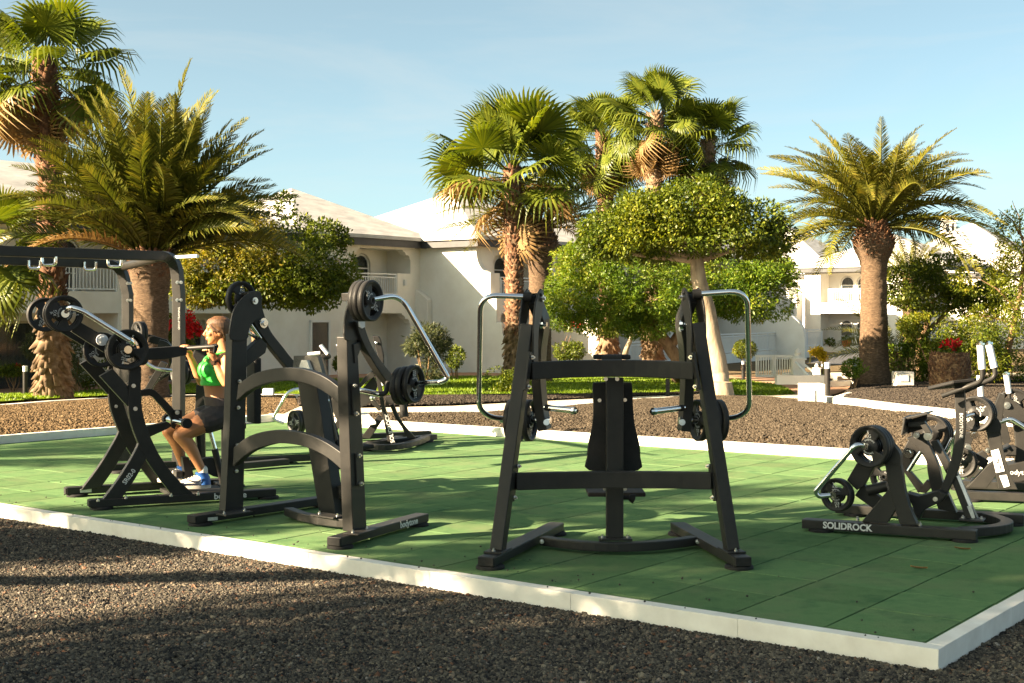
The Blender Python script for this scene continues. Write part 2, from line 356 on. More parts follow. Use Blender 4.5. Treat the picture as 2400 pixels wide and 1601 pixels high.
cells.sort(key=lambda c: (abs(c[1] / c[0]) > .42, c[0])); k = 0
for cy, cx, kind_, pl in cells:
    if kind_ == 'full' and k < 285:
        o = link_mesh('tile', tile_me, None, mat_root, (cx, cy, random.uniform(-.0008, .0006)), (random.gauss(0, .0008), random.gauss(0, .0008), tile_rot + random.gauss(0, .0035))); k += 1
    elif kind_ == 'cut':
        area = abs(sum(pl[i][0] * pl[(i + 1) % len(pl)][1] - pl[(i + 1) % len(pl)][0] * pl[i][1] for i in range(len(pl)))) / 2
        m_ = MB(); m_.prism([Vector((x, y, random.uniform(-.0001, .0001))) for x, y in pl], (0, 0, -1), .026)
        if area > .03 and k < 299 and abs(cx / cy) < .42: m_.build('tile', MAT_GREEN, mat_root); k += 1
        else: rest.add(m_.v, m_.f)
    else: rest.box((cx, cy, -.013), T - .008, T - .0045, .026, Vector((ax_, ay_, 0)), Vector((bx_, by_, 0)))
if rest.v: rest.build('tile_remainder', MAT_GREEN, mat_root)['kind'] = 'stuff'
# --- beds, paths, lawn (outlines read off the photo and laid on the terrain)
def gp(*pts): return [tuple(g(x, y)[:2]) for x, y in pts]
def offp(p, n, d): return (p[0] + n[0] * d, p[1] + n[1] * d)
fn, rn = (-.6, -.8), (.795, -.607)
front_poly = [offp(LC, fn, KW + .002), offp(offp(RC, fn, KW + .002), rn, KW + .002), offp(BC, rn, KW + .002), (9, 9), (7, 2), (-5, 2), (-12, 9)]
front = sheet('gravel_ground', front_poly, SOIL_DARK, dz=-.094, rough=.022, step=.3)
bn, ln = outn(FC, BC), outn(LC, FC)
bed_mid = sheet('mulch_bed', [offp(FC, bn, KW + .002)] + [offp(BC, bn, KW + .002)] + [(7.6, 13.0), (7.1, 16.0)] + gp((2400, 1012), (2111, 973), (1930, 948), (1800, 938), (1640, 934), (1500, 942), (1300, 962), (1060, 982), (850, 985)), SOIL_BROWN, dz=.02, mound=.13, rough=.04, step=.4)
bed_left = sheet('gravel_bed', [offp(LC, ln, KW + .002), offp(FC, ln, KW + .002)] + gp((700, 957), (690, 929), (560, 932), (400, 934), (250, 939), (120, 946), (0, 955), (-200, 968)), SAND, dz=.02, mound=.05, rough=.04, step=.45)
path = sheet('path', gp((560, 985), (660, 984), (850, 984), (1060, 980), (1300, 960), (1500, 940), (1640, 932), (1800, 934), (1880, 938), (1880, 925), (1640, 926), (1500, 932), (1300, 942), (1060, 955), (850, 960), (700, 956), (560, 962)), CREAM_PATH, dz=.03, step=.8)
bed_back = sheet('dark_bed', gp((1060, 953), (1300, 940), (1500, 931), (1640, 925), (1640, 921), (1300, 931), (1000, 934), (700, 936), (700, 955), (850, 958)), SOIL_DARK, dz=.05, mound=.05, step=.8)
lawn = sheet('lawn', gp((-60, 953), (0, 944), (120, 936), (250, 929), (400, 924), (560, 921), (700, 926), (1000, 930), (1300, 929), (1640, 922), (1800, 930), (1868, 926), (1830, 905), (1740, 893), (1600, 886), (1300, 886), (1100, 884), (900, 889), (690, 892), (560, 896), (300, 910), (100, 926), (-60, 930)), LAWN, dz=.03, mound=.05, step=1.0)
pink = sheet('terracotta_path', gp((-60, 928), (100, 925), (300, 909), (560, 895), (700, 891), (1100, 883), (1600, 885), (1740, 892), (1830, 904), (1870, 926), (1885, 937), (1925, 930), (2010, 905), (2010, 893), (1900, 884), (1740, 882), (1500, 876), (1100, 874), (700, 880), (300, 900), (-60, 916)), PINK_PATH, dz=.02, step=1.2)
bed_right = sheet('planting_bed', gp((1965, 951), (2111, 972), (2235, 990), (2400, 1012), (2560, 1035), (2700, 985), (2600, 905), (2400, 896), (2200, 896), (2050, 898), (2005, 905), (1990, 925)), SOIL_DARK, dz=.16, mound=.12, rough=.05, step=.6)
# kerbs and low walls round the beds
def wall_line(name, pts, h, wd, m, top=0.0, parent=None, kind='structure', base=-.1):
    mb_ = MB(); pts = [V3(p) for p in pts]; n = len(pts); vs = []; fs = []
    for i, p in enumerate(pts):
        d = pts[min(i + 1, n - 1)] - pts[max(i - 1, 0)]; d.z = 0; d.normalize(); sd = Vector((d.y, -d.x, 0)) * wd / 2; z = terr(p.y)
        vs += [Vector((p.x, p.y, z + base)) - sd, Vector((p.x, p.y, z + base)) + sd, Vector((p.x, p.y, z + h)) + sd, Vector((p.x, p.y, z + h)) - sd]
    for i in range(n - 1):
        for k_ in range(4): fs.append((i * 4 + k_, i * 4 + (k_ + 1) % 4, i * 4 + 4 + (k_ + 1) % 4, i * 4 + 4 + k_))
    fs += [(3, 2, 1, 0), tuple((n - 1) * 4 + k_ for k_ in range(4))]
    mb_.add(vs, fs); o = mb_.build(name, m, parent, bevel=.01)
    if kind: o['kind'] = kind
    return o
def dense(pts, n=6):
    out = []
    for i in range(len(pts) - 1):
        a, b = V3(pts[i]), V3(pts[i + 1]); out += [a.lerp(b, k_ / n) for k_ in range(n)]
    return out + [V3(pts[-1])]
wall_line('lawn_kerb', dense([g(x, y) for x, y in ((-60, 962), (0, 955), (120, 945), (250, 937), (400, 931), (560, 928), (700, 929), (1000, 933), (1300, 931), (1500, 927), (1640, 922))]), .055, .2, WHITE_KERB)
wall_line('path_kerb', dense([g(x, y) for x, y in ((560, 987), (660, 986), (850, 986), (1060, 982), (1300, 962), (1500, 942), (1640, 934), (1800, 938), (1880, 946))]), .08, .16, WHITE_KERB)
wall_line('bed_wall', dense([g(x, y) for x, y in ((1925, 951), (2000, 960), (2111, 979), (2235, 998), (2400, 1022), (2560, 1046))]), .2, .22, WHITE_KERB)
wall_line('bed_wall', dense([g(x, y) for x, y in ((1965, 953), (2005, 935), (2015, 915), (2000, 906), (1930, 908))]), .2, .2, WHITE_KERB)
wall_line('bed_wall', dense([g(x, y) for x, y in ((1955, 903), (2060, 898), (2200, 897), (2400, 896))]), .3, .25, CREAM_PATH)
# ------------------------------------------------------------------ loose lava gravel and grass (geometry nodes, one object each)
def scatter(name, poly_obj, dens, size, m, seed=0, squash=.75, lift=.0, smin=.5, smax=1.4, cull=True):
    o = bpy.data.objects.new(name, poly_obj.data); COL.objects.link(o); o['kind'] = 'stuff'
    ng = bpy.data.node_groups.new(name, 'GeometryNodeTree'); ng.interface.new_socket('Geometry', in_out='INPUT', socket_type='NodeSocketGeometry'); ng.interface.new_socket('Geometry', in_out='OUTPUT', socket_type='NodeSocketGeometry')
    A = lambda k_: ng.nodes.new(k_); L = ng.links.new
    gi, go = A('NodeGroupInput'), A('NodeGroupOutput'); ds = A('GeometryNodeDistributePointsOnFaces'); ds.inputs['Density'].default_value = dens; ds.inputs['Seed'].default_value = seed
    L(gi.outputs[0], ds.inputs['Mesh'])
    pts_out = ds.outputs['Points']
    if cull:                                               # keep the stones the photo could show
        ps = A('GeometryNodeInputPosition'); sx = A('ShaderNodeSeparateXYZ'); L(ps.outputs[0], sx.inputs[0])
        ab = A('ShaderNodeMath'); ab.operation = 'ABSOLUTE'; L(sx.outputs['X'], ab.inputs[0])
        ml = A('ShaderNodeMath'); ml.operation = 'MULTIPLY_ADD'; ml.inputs[1].default_value = .47; ml.inputs[2].default_value = .3; L(sx.outputs['Y'], ml.inputs[0])
        cp = A('FunctionNodeCompare'); cp.operation = 'GREATER_THAN'; L(ab.outputs[0], cp.inputs['A']); L(ml.outputs[0], cp.inputs['B'])
        y0 = A('FunctionNodeCompare'); y0.operation = 'LESS_THAN'; L(sx.outputs['Y'], y0.inputs['A']); y0.inputs['B'].default_value = 4.9
        orr = A('FunctionNodeBooleanMath'); orr.operation = 'OR'; L(cp.outputs[0], orr.inputs[0]); L(y0.outputs[0], orr.inputs[1])
        dg = A('GeometryNodeDeleteGeometry'); dg.domain = 'POINT'; L(pts_out, dg.inputs['Geometry']); L(orr.outputs[0], dg.inputs['Selection']); pts_out = dg.outputs[0]
    ico = A('GeometryNodeMeshIcoSphere'); ico.inputs['Radius'].default_value = size; ico.inputs['Subdivisions'].default_value = 2
    pos = A('GeometryNodeInputPosition'); ns = A('ShaderNodeTexNoise'); ns.inputs['Scale'].default_value = .75 / size; ns.inputs['Detail'].default_value = 2
    L(pos.outputs[0], ns.inputs['Vector'])
    vm = A('ShaderNodeVectorMath'); vm.operation = 'SUBTRACT'; vm.inputs[1].default_value = (.5, .5, .5); L(ns.outputs['Color'], vm.inputs[0])
    vs_ = A('ShaderNodeVectorMath'); vs_.operation = 'SCALE'; vs_.inputs['Scale'].default_value = size * 2.4; L(vm.outputs[0], vs_.inputs[0])
    sp = A('GeometryNodeSetPosition'); L(ico.outputs['Mesh'], sp.inputs['Geometry']); L(vs_.outputs[0], sp.inputs['Offset'])
    sm = A('GeometryNodeSetMaterial'); sm.inputs['Material'].default_value = m; L(sp.outputs[0], sm.inputs['Geometry'])
    ip = A('GeometryNodeInstanceOnPoints'); L(pts_out, ip.inputs['Points']); L(sm.outputs[0], ip.inputs['Instance'])
    rv = A('FunctionNodeRandomValue'); rv.data_type = 'FLOAT_VECTOR'; rv.inputs['Max'].default_value = (6.28, 6.28, 6.28); L(rv.outputs['Value'], ip.inputs['Rotation'])
    r2 = A('FunctionNodeRandomValue'); r2.data_type = 'FLOAT'; r2.inputs[2].default_value = smin; r2.inputs[3].default_value = smax; r2.inputs['Seed'].default_value = 5; L(r2.outputs[1], ip.inputs['Scale'])
    tr = A('GeometryNodeTranslateInstances'); tr.inputs['Translation'].default_value = (0, 0, lift); L(ip.outputs[0], tr.inputs['Instances']); L(tr.outputs[0], go.inputs[0])
    md = o.modifiers.new('scatter', 'NODES'); md.node_group = ng; return o
def stone_mat(name, cols, pos=None):
    m, t, p = new_mat(name); oi = N(t, 'ShaderNodeObjectInfo'); c = ramp(t, oi.outputs['Random'], cols, pos); t.links.new(c, p.inputs['Base Color'])
    p.inputs['Roughness'].default_value = .9; p.inputs['Specular IOR Level'].default_value = 0.0
    co = N(t, 'ShaderNodeTexCoord'); nb = N(t, 'ShaderNodeTexNoise', Scale=260.0, Detail=3); t.links.new(co.outputs['Object'], nb.inputs['Vector']); b = N(t, 'ShaderNodeBump', Strength=.5, Distance=.003)
    t.links.new(nb.outputs['Fac'], b.inputs['Height']); t.links.new(b.outputs['Normal'], p.inputs['Normal']); return m
LAVA = stone_mat('lava_stone', [(.022, .022, .024), (.066, .060, .052), (.13, .113, .088), (.040, .037, .036), (.20, .172, .13), (.16, .075, .045), (.28, .26, .23)], [0, .3, .6, .75, .93, .985, 1])
MULCH = stone_mat('brown_stone', [(.042, .034, .026), (.066, .053, .039), (.054, .043, .032), (.10, .081, .06), (.034, .028, .022)], [0, .3, .6, .85, 1])
scatter('lava_gravel', front, 9800, .0077, LAVA, 1)
scatter('lava_gravel', front, 260, .0145, LAVA, 2, smin=.6, smax=1.25)
scatter('mulch_gravel', bed_mid, 1500, .016, MULCH, 3)
scatter('mulch_gravel', bed_left, 700, .02, stone_mat('sand_stone', [(.075, .052, .03), (.12, .083, .048), (.17, .12, .07)]), 4)
DARKST = stone_mat('dark_shaded_stone', [(.018, .016, .015), (.04, .034, .029), (.065, .053, .042), (.03, .026, .023)])  # dark gravel, with the right bed's shade also mixed into the colour
scatter('dark_gravel', bed_right, 700, .022, DARKST, 5)
scatter('dark_gravel', bed_back, 500, .024, DARKST, 6)
GRASS = leaf_mat('grass_blade', [(.07, .13, .012), (.14, .21, .018), (.22, .29, .03)], trans=.35, nscale=.8)
def grass(n=26000):
    me = lawn.data; P = np.array([v.co[:] for v in me.vertices]); tri = []
    me.calc_loop_triangles(); ar = []
    for t in me.loop_triangles: tri.append(t.vertices[:]); ar.append(t.area)
    tri = np.array(tri); ar = np.array(ar); k_ = rng.choice(len(tri), n, p=ar / ar.sum()); r1, r2 = np.sqrt(rng.random(n)), rng.random(n)
    q = P[tri[k_, 0]] * (1 - r1)[:, None] + P[tri[k_, 1]] * (r1 * (1 - r2))[:, None] + P[tri[k_, 2]] * (r1 * r2)[:, None]
    a = rng.random(n) * 6.28; h = rng.uniform(.03, .075, n); wd = rng.uniform(.012, .03, n); ux, uy = np.cos(a) * wd, np.sin(a) * wd; lx, ly = rng.normal(0, .03, n), rng.normal(0, .03, n)
    V = np.zeros((n, 3, 3)); V[:, 0] = q + np.stack([ux, uy, 0 * ux], 1); V[:, 1] = q - np.stack([ux, uy, 0 * ux], 1); V[:, 2] = q + np.stack([lx, ly, h], 1)
    o = link_mesh('grass', np_mesh('grass', V, np.arange(n * 3), [3] * n), GRASS); o['kind'] = 'stuff'
grass()

def stray(n=90):                                          # a few kicked-up stones on the kerb and the mat edge
    V = []; Fs = []; (u1, u2), L1 = unit(RC, LC)
    for i in range(n):
        t = random.random() * 8.5; off = random.choice((-.04, abs(random.gauss(0, .25)), abs(random.gauss(0, .3)), abs(random.gauss(0, .6)))); x = RC[0] + u1 * t + .6 * off; y = RC[1] + u2 * t + .8 * off; s_ = random.uniform(.004, .009); o = len(V)
        for a in ((1, 0, 0), (-1, 0, 0), (0, 1, 0), (0, -1, 0), (0, 0, 1), (0, 0, -1)): V.append((x + a[0] * s_ * random.uniform(.7, 1.3), y + a[1] * s_ * random.uniform(.7, 1.3), .006 + s_ * .6 + a[2] * s_ * .8))
        for f in ((0, 2, 4), (2, 1, 4), (1, 3, 4), (3, 0, 4), (2, 0, 5), (1, 2, 5), (3, 1, 5), (0, 3, 5)): Fs += [o + q for q in f]
    o = link_mesh('stray_gravel', np_mesh('stray_gravel', V, Fs, [3] * (len(Fs) // 3)), LAVA); o['kind'] = 'stuff'
stray()
# ------------------------------------------------------------------ palms
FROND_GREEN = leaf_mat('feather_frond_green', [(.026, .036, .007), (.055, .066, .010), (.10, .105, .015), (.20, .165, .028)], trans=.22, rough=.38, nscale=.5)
FROND_LIGHT = leaf_mat('feather_frond_pale', [(.045, .056, .009), (.09, .098, .014), (.16, .15, .022), (.29, .22, .04)], trans=.25, rough=.38, nscale=.5)  # paler, yellower greens than the other frond material
FAN_GREEN = leaf_mat('fan_leaf_green', [(.03, .046, .007), (.065, .09, .011), (.12, .145, .016), (.20, .20, .026)], trans=.32, rough=.4, nscale=.7)
FAN_DRY = leaf_mat('fan_leaf_dry', [(.09, .055, .02), (.20, .12, .045), (.30, .19, .08)], trans=.2, rough=.7, nscale=.7)
PETIOLE = mat('petiole', [(.16, .15, .03), (.28, .22, .06)], rough=.5, scale=5)
BARK_PALM = mat('palm_trunk_fibre', [(.04, .024, .013), (.10, .062, .035), (.18, .12, .072)], rough=.95, scale=3.5, detail=10, stretch=(3, 3, 9), bump=.8, bscale=14, bdist=.03)
BARK_BOOT = mat('palm_boot', [(.07, .04, .02), (.16, .10, .055), (.29, .21, .135)], rough=.9, scale=5, detail=8, bump=.3, bscale=40)
BARK_RED = mat('palm_boot_red', [(.045, .018, .007), (.10, .042, .016), (.165, .08, .033)], rough=.9, scale=5, detail=8, bump=.3, bscale=40)
def feather_frond(L, droop, wid, n=46, seed=0, rise=.35, m=None):
    r = random.Random(seed); V = []; Fs = []; S = []
    def P(t):                                              # rachis: x outward, z up
        x = L * (t * math.cos(.15 * t) - .12 * droop * t ** 2.6); z = L * (rise * t - droop * .75 * t ** 2.5); return Vector((x, .03 * L * math.sin(3 * t + seed) * t, z))
    k = 12; ring = []
    for i in range(k + 1):
        t = i / k; p = P(t); hw = L * .011 * (1 - t) + .004; d = (P(min(1, t + .02)) - P(max(0, t - .02))).normalized(); s = Vector((0, 1, 0)); u = d.cross(s)
        ring.append([len(V), len(V) + 1, len(V) + 2]); V += [p + s * hw, p - s * hw, p + u * -hw * 1.0]
    for i in range(k):
        for a, b in ((0, 1), (1, 2), (2, 0)): Fs += [ring[i][a], ring[i + 1][a], ring[i + 1][b], ring[i][b]]; S.append(4)
    for i in range(n):
        t = .10 + .9 * (i + .5) / n; p = P(t); d = (P(min(1, t + .02)) - P(max(0, t - .02))).normalized(); s = Vector((0, 1, 0)); u = s.cross(d) * -1
        if u.z < 0 and abs(u.z) > .2: u = -u
        prof = (math.sin(math.pi * min(1, t * .80 + .17)) ** .75) if t > .18 else .5 * t / .18 + .15
        ll = wid * prof
        for sg in (-1, 1):
            if r.random() < .03: continue
            dirv = (s * sg * (.82 + r.uniform(-.1, .1)) + d * (.55 + .35 * t + r.uniform(-.08, .12)) + u * (.38 + r.uniform(-.2, .2))).normalized()
            w_ = .017 + .011 * prof; lw = d * w_
            mid = p + dirv * ll * .5; tip = p + dirv * ll + Vector((0, 0, -ll * (.10 + r.uniform(0, .22))))
            o = len(V); V += [p + lw * .7, p - lw * .7, mid - lw, mid + lw, tip]; Fs += [o, o + 1, o + 2, o + 3, o + 3, o + 2, o + 4]; S += [4, 3]
    return np_mesh('frond', V, Fs, S)
def fan_leaf(R, pet, seed=0, droop=.5, nray=34, spread=5.0, split=.5):
    r = random.Random(seed); V = []; Fs = []; S = []
    # petiole along +x then blade continues; blade plane is x / y with normal z
    pw = .022
    for i in range(6):
        t = i / 5; p = Vector((pet * t, 0, .10 * pet * math.sin(t * 1.6) - .05 * pet * t)); V += [p + Vector((0, pw * (1.3 - .6 * t), 0)), p - Vector((0, pw * (1.3 - .6 * t), 0)), p + Vector((0, 0, -pw))]
    for i in range(5):
        for a, b in ((0, 1), (1, 2), (2, 0)): Fs += [i * 3 + a, i * 3 + 3 + a, i * 3 + 3 + b, i * 3 + b]; S.append(4)
    hub = Vector((pet, 0, V[15].z))
    for i in range(nray):
        a = -spread / 2 + spread * (i + .5) / nray; da = spread / nray * .5
        q = R * (.80 + .20 * math.cos(a * .55)) * r.uniform(.9, 1.06); d = Vector((math.cos(a), math.sin(a), 0)); n_ = Vector((-math.sin(a), math.cos(a), 0))
        fold = .035 * R; inner = q * split
        cup = .10 * R * (math.cos(a) - 1) * .6
        m0 = hub + d * inner + Vector((0, 0, cup * .6 + fold)); e1 = hub + d * inner * .98 - n_ * math.tan(da) * inner + Vector((0, 0, cup * .6)); e2 = hub + d * inner * .98 + n_ * math.tan(da) * inner + Vector((0, 0, cup * .6))
        o = len(V); V += [hub, e1, m0, e2]; Fs += [o, o + 1, o + 2, o, o + 2, o + 3]; S += [3, 3]
        dr = droop * r.uniform(.5, 1.4); w1 = math.tan(da) * inner * .8
        m1 = hub + d * (inner + (q - inner) * .5) + Vector((0, 0, cup - dr * R * .10 + fold * .6)); m2 = hub + d * (inner + (q - inner) * (.95 - .25 * min(1, dr))) + Vector((0, 0, cup - dr * R * .42)) + n_ * r.uniform(-.03, .03)
        o2 = len(V); V += [m1 - n_ * w1 * .75, m1 + n_ * w1 * .75, m2]; Fs += [o + 1, o2, o2 + 1, o + 3, o2, o2 + 2, o2 + 1]; S += [4, 3]
    return np_mesh('fan_leaf', V, Fs, S)
def trunk_mesh(base, top, r0, r1, lean=(0, 0), rings=60, seg=28, amp=.03, ringn=40, bulb=None, seed=0, flare=.25):
    V = []; Fs = []; H_ = top - base
    for j in range(rings + 1):
        t = j / rings; z = H_ * t; rr = r0 + (r1 - r0) * t + r0 * flare * math.exp(-t * 9)
        if bulb:
            for (c, s_, a_) in bulb: rr += a_ * math.exp(-((t - c) / s_) ** 2)
        for k in range(seg):
            a = 2 * math.pi * k / seg; q = Vector((math.cos(a) * 3, math.sin(a) * 3, z * 3 + seed))
            saw = ((z * ringn / max(H_, .1) + .5 * (k % 2)) % 1.0)
            d = amp * (noise.noise(q) * .7 + noise.noise(q * 3.1) * .5) + amp * .7 * (saw - .5)
            V.append((math.cos(a) * (rr + d) + lean[0] * t * t, math.sin(a) * (rr + d) + lean[1] * t * t, z))
    for j in range(rings):
        for k in range(seg): Fs += [j * seg + k, j * seg + (k + 1) % seg, (j + 1) * seg + (k + 1) % seg, (j + 1) * seg + k]
    return np_mesh('trunk', V, Fs, [4] * (len(Fs) // 4), True)
def boots(prof, H_, rows, per, size, lean=(0, 0), out=.35, seed=0, t0=0.0, t1=1.0, up=True):
    """cut or dead leaf bases standing off a trunk: one wedge each"""
    r = random.Random(seed); V = []; Fs = []; S = []
    for j in range(rows):
        t = t0 + (t1 - t0) * (j + .5) / rows
        for k in range(per):
            if r.random() < .08: continue
            a = 2 * math.pi * (k + .5 * (j % 2) + r.uniform(-.25, .25)) / per; rr = prof(t); d = Vector((math.cos(a), math.sin(a), 0)); n_ = Vector((-math.sin(a), math.cos(a), 0))
            p = d * (rr * .93) + Vector((lean[0] * t * t, lean[1] * t * t, H_ * t + r.uniform(-.4, .4) * H_ * (t1 - t0) / rows)); s = size * r.uniform(.65, 1.3); sg = 1 if up else -1
            tip = p + d * s * (out + r.uniform(-.1, .25)) + Vector((0, 0, s * sg * r.uniform(.7, 1.15))) + n_ * s * r.uniform(-.25, .25); w_ = s * .34
            o = len(V); V += [p - n_ * w_, p + n_ * w_, tip + n_ * w_ * .5, tip - n_ * w_ * .5, p - n_ * w_ * .8 + Vector((0, 0, s * sg * .55)), p + n_ * w_ * .8 + Vector((0, 0, s * sg * .55))]
            Fs += [o, o + 1, o + 2, o + 3, o + 4, o + 3, o + 2, o + 5, o, o + 3, o + 4, o + 1, o + 5, o + 2]; S += [4, 4, 3, 3]
    return np_mesh('boots', V, Fs, S)
FEATHER = {}
def feathers(kind, L, wid, n=46):
    if kind not in FEATHER:
        FEATHER[kind] = [feather_frond(L * s, dr, wid, n, seed=i * 7 + 1, rise=ri) for i, (s, dr, ri) in enumerate(((1, .18, .12), (1.02, .30, .16), (.98, .44, .2), (1.0, .60, .24), (.95, .78, .26), (.9, .36, .18)))]
    return FEATHER[kind]
def feather_palm(name, label, loc, trunk_h, r0, r1, L, nfr, bulb, kind, m, wid=.42, lean=(0, 0), group=None, tmat=BARK_PALM, elev=(82, -22), seed=0, maxd=4, inner=.74, nn=46, boot_m=BARK_RED, bulb_boot=(.82, 1.0), drp=0.0):
    r = random.Random(seed); t = thing(name, label, 'palm tree', loc, group)
    tm = trunk_mesh(0, trunk_h, r0, r1, lean, rings=70, amp=.035, ringn=trunk_h * 9, bulb=bulb, seed=seed, flare=.18); link_mesh('trunk', tm, tmat, t)
    prof = lambda q: r0 + (r1 - r0) * q + sum(a_ * math.exp(-((q - c) / s_) ** 2) for c, s_, a_ in (bulb or []))
    b0 = link_mesh('leaf_bases', boots(prof, trunk_h, int((bulb_boot[1] - bulb_boot[0]) * trunk_h / .075), 22, .15, lean, .5, seed, *bulb_boot), boot_m, t); b0['kind'] = 'stuff'
    b1 = link_mesh('leaf_scars', boots(prof, trunk_h, int(bulb_boot[0] * trunk_h / .085), 20, .085, lean, .18, seed + 1, 0.0, bulb_boot[0]), tmat, t); b1['kind'] = 'stuff'
    ms = feathers(kind, L, wid, nn); top = Vector((lean[0], lean[1], trunk_h)); ga = 2.39996
    for i in range(nfr):
        q = (i + .5) / nfr; az = i * ga + r.uniform(-.2, .2); el = elev[0] + (elev[1] - elev[0]) * q ** 1.05 + r.uniform(-6, 6)
        mi = min(maxd, max(0, int(drp + 4.4 * q + r.uniform(-1.2, 1.2)))) if r.random() > .12 else 5
        if el < 34 and math.sin(az) < -.72: continue
        s = (inner + (1.04 - inner) * min(1, q * 3)) * r.uniform(.92, 1.06)
        o = link_mesh('frond', ms[mi], m, t, top + Vector((math.cos(az), math.sin(az), 0)) * r1 * .55 + Vector((0, 0, -.25 * q + .1)), (0, 0, 0), s)
        o.scale = (s * r.uniform(.9, 1.1), s * r.uniform(.8, 1.15), s)
        if q > .94 and r.random() < .4: o.material_slots[0].link = 'OBJECT'; o.material_slots[0].material = FAN_DRY
        o.rotation_mode = 'QUATERNION'
        from mathutils import Quaternion
        o.rotation_quaternion = Quaternion((0, 0, 1), az) @ Quaternion((0, 1, 0), -math.radians(el - 12)) @ Quaternion((1, 0, 0), r.uniform(-.8, .8))
    return t
FANS = None
def fan_palm(name, label, loc, trunk_h, r0, r1, R, nfr, lean=(0, 0), group=None, seed=0, skirt=16, tmat=BARK_BOOT, elev=(85, -48), pet=1.15, boot=.2, boot_dirs=(False, True), wind=0.0, fm=None, droop0=0, tall_stalks=0):
    global FANS
    from mathutils import Quaternion
    if FANS is None:
        FANS = [fan_leaf(1.0, 1.1, 3 + i, dr, 34, sp, spl) for i, (dr, sp, spl) in enumerate(((.25, 4.6, .55), (.5, 5.0, .52), (.8, 5.3, .5), (1.2, 5.6, .45), (1.7, 5.6, .4)))]
    r = random.Random(seed); t = thing(name, label, 'palm tree', loc, group); top = Vector((lean[0], lean[1], trunk_h))
    link_mesh('trunk', trunk_mesh(0, trunk_h, r0, r1, lean, rings=70, amp=.03, ringn=trunk_h * 7, seed=seed, flare=.35), tmat, t)
    prof = lambda q: r0 + (r1 - r0) * q + r0 * .35 * math.exp(-q * 9)
    b = link_mesh('leaf_bases', boots(prof, trunk_h, int(trunk_h / .13), 13, boot, lean, .42, seed, .22, 1.0, True), BARK_RED if seed % 2 else BARK_BOOT, t); b['kind'] = 'stuff'
    b2 = link_mesh('old_boots', boots(prof, trunk_h, int(trunk_h * .3 / .13), 11, boot * 1.5, lean, .45, seed + 5, .03, .30, False), tmat, t); b2['kind'] = 'stuff'
    for i in range(nfr + skirt):
        dead = i >= nfr; q = (i + .5) / nfr if not dead else 1.0
        az = i * 2.39996 + r.uniform(-.3, .3)
        el = (elev[0] + (elev[1] - elev[0]) * q ** 1.15 + r.uniform(-9, 9)) if not dead else r.uniform(-88, -48)
        mi = min(4, max(0, int(droop0 + 3.6 * q + r.uniform(-1, 1)))) if not dead else r.choice((2, 3, 4))
        s = R * r.uniform(.85, 1.12) * (.8 + .25 * min(1, q * 2.5)) * (.8 if dead else 1)
        if wind: az = az + wind * math.sin(az - .0) * .45
        o = link_mesh('fan_leaf' if not dead else 'dead_leaf', FANS[mi], None, t, top + Vector((0, 0, -(.75 if dead else .35) * min(1, q))), (0, 0, 0), s)
        o.rotation_mode = 'QUATERNION'; o.rotation_quaternion = Quaternion((0, 0, 1), az) @ Quaternion((0, 1, 0), -math.radians(el)) @ Quaternion((1, 0, 0), r.uniform(-.9, .9) if not dead else r.uniform(-1.6, 1.6)) @ Quaternion((0, 1, 0), r.uniform(.0, .35))
        if not FANS[mi].materials: FANS[mi].materials.append(FAN_GREEN)
        o.material_slots[0].link = 'OBJECT'; o.material_slots[0].material = FAN_DRY if dead or (q > .93 and r.random() < .5) else (fm or FAN_GREEN)
    return t
# ------------------------------------------------------------------ broad-leaved crowns and shrubs
def leaves(name, blobs, n, size, m, parent, seed=0, shell=.55, aspect=2.1, gap=.38, nfreq=1.3, up=.35):
    """n leaf blades spread through ellipsoids (centre, rx, ry, rz, weight); noise opens gaps"""
    r = np.random.default_rng(seed); B = [(V3(b[0]), b[1], b[2], b[3], b[4] if len(b) > 4 else 1.0) for b in blobs]
    wt = np.array([b[4] * (b[1] * b[2] * b[3]) ** .67 for b in B]); wt /= wt.sum(); Cs = []; Ns = []
    for b, cnt in zip(B, (wt * n * 1.7).astype(int)):
        d = r.normal(size=(cnt, 3)); d /= np.linalg.norm(d, axis=1)[:, None]; rad = 1 - shell * r.random(cnt) ** 1.7
        lump = np.array([noise.noise(Vector((x[0] * 2.2 + b[0].x, x[1] * 2.2 + b[0].y, x[2] * 2.2 + b[0].z))) for x in d]); rad *= 1 + .2 * lump
        c = d * rad[:, None] * np.array([b[1], b[2], b[3]]) + np.array(b[0]); Cs.append(c); Ns.append(d)
    Cn = np.concatenate(Cs); Nn = np.concatenate(Ns)
    f1 = np.array([noise.noise(Vector(c * nfreq)) * .7 + noise.noise(Vector(c * nfreq * 2.7)) * .45 for c in Cn])
    keep = f1 > np.quantile(f1, gap); Cn = Cn[keep][:n]; Nn = Nn[keep][:n]
    p_ = r.permutation(len(Cn)); Cn, Nn = Cn[p_], Nn[p_]; k = len(Cn)
    ax = Nn * .8 + r.normal(size=(k, 3)) * .75 + np.array([0, 0, -.15]); ax /= np.linalg.norm(ax, axis=1)[:, None]
    nr = r.normal(size=(k, 3)) * .7 + Nn * .5 + np.array([0, 0, up * 2]); sd = np.cross(ax, nr); sd /= np.linalg.norm(sd, axis=1)[:, None] + 1e-9; nr = np.cross(sd, ax)
    s = size * r.uniform(.6, 1.35, k)[:, None]; o0 = np.array(wloc(parent)) if parent else np.zeros(3); Cn = Cn - o0
    V = np.zeros((k, 4, 3)); V[:, 0] = Cn; V[:, 1] = Cn + ax * s * .5 + sd * s / aspect * .5 + nr * s * .06; V[:, 2] = Cn + ax * s; V[:, 3] = Cn + ax * s * .5 - sd * s / aspect * .5 + nr * s * .06
    return link_mesh(name, np_mesh(name, V, np.arange(k * 4), [4] * k), m, parent)
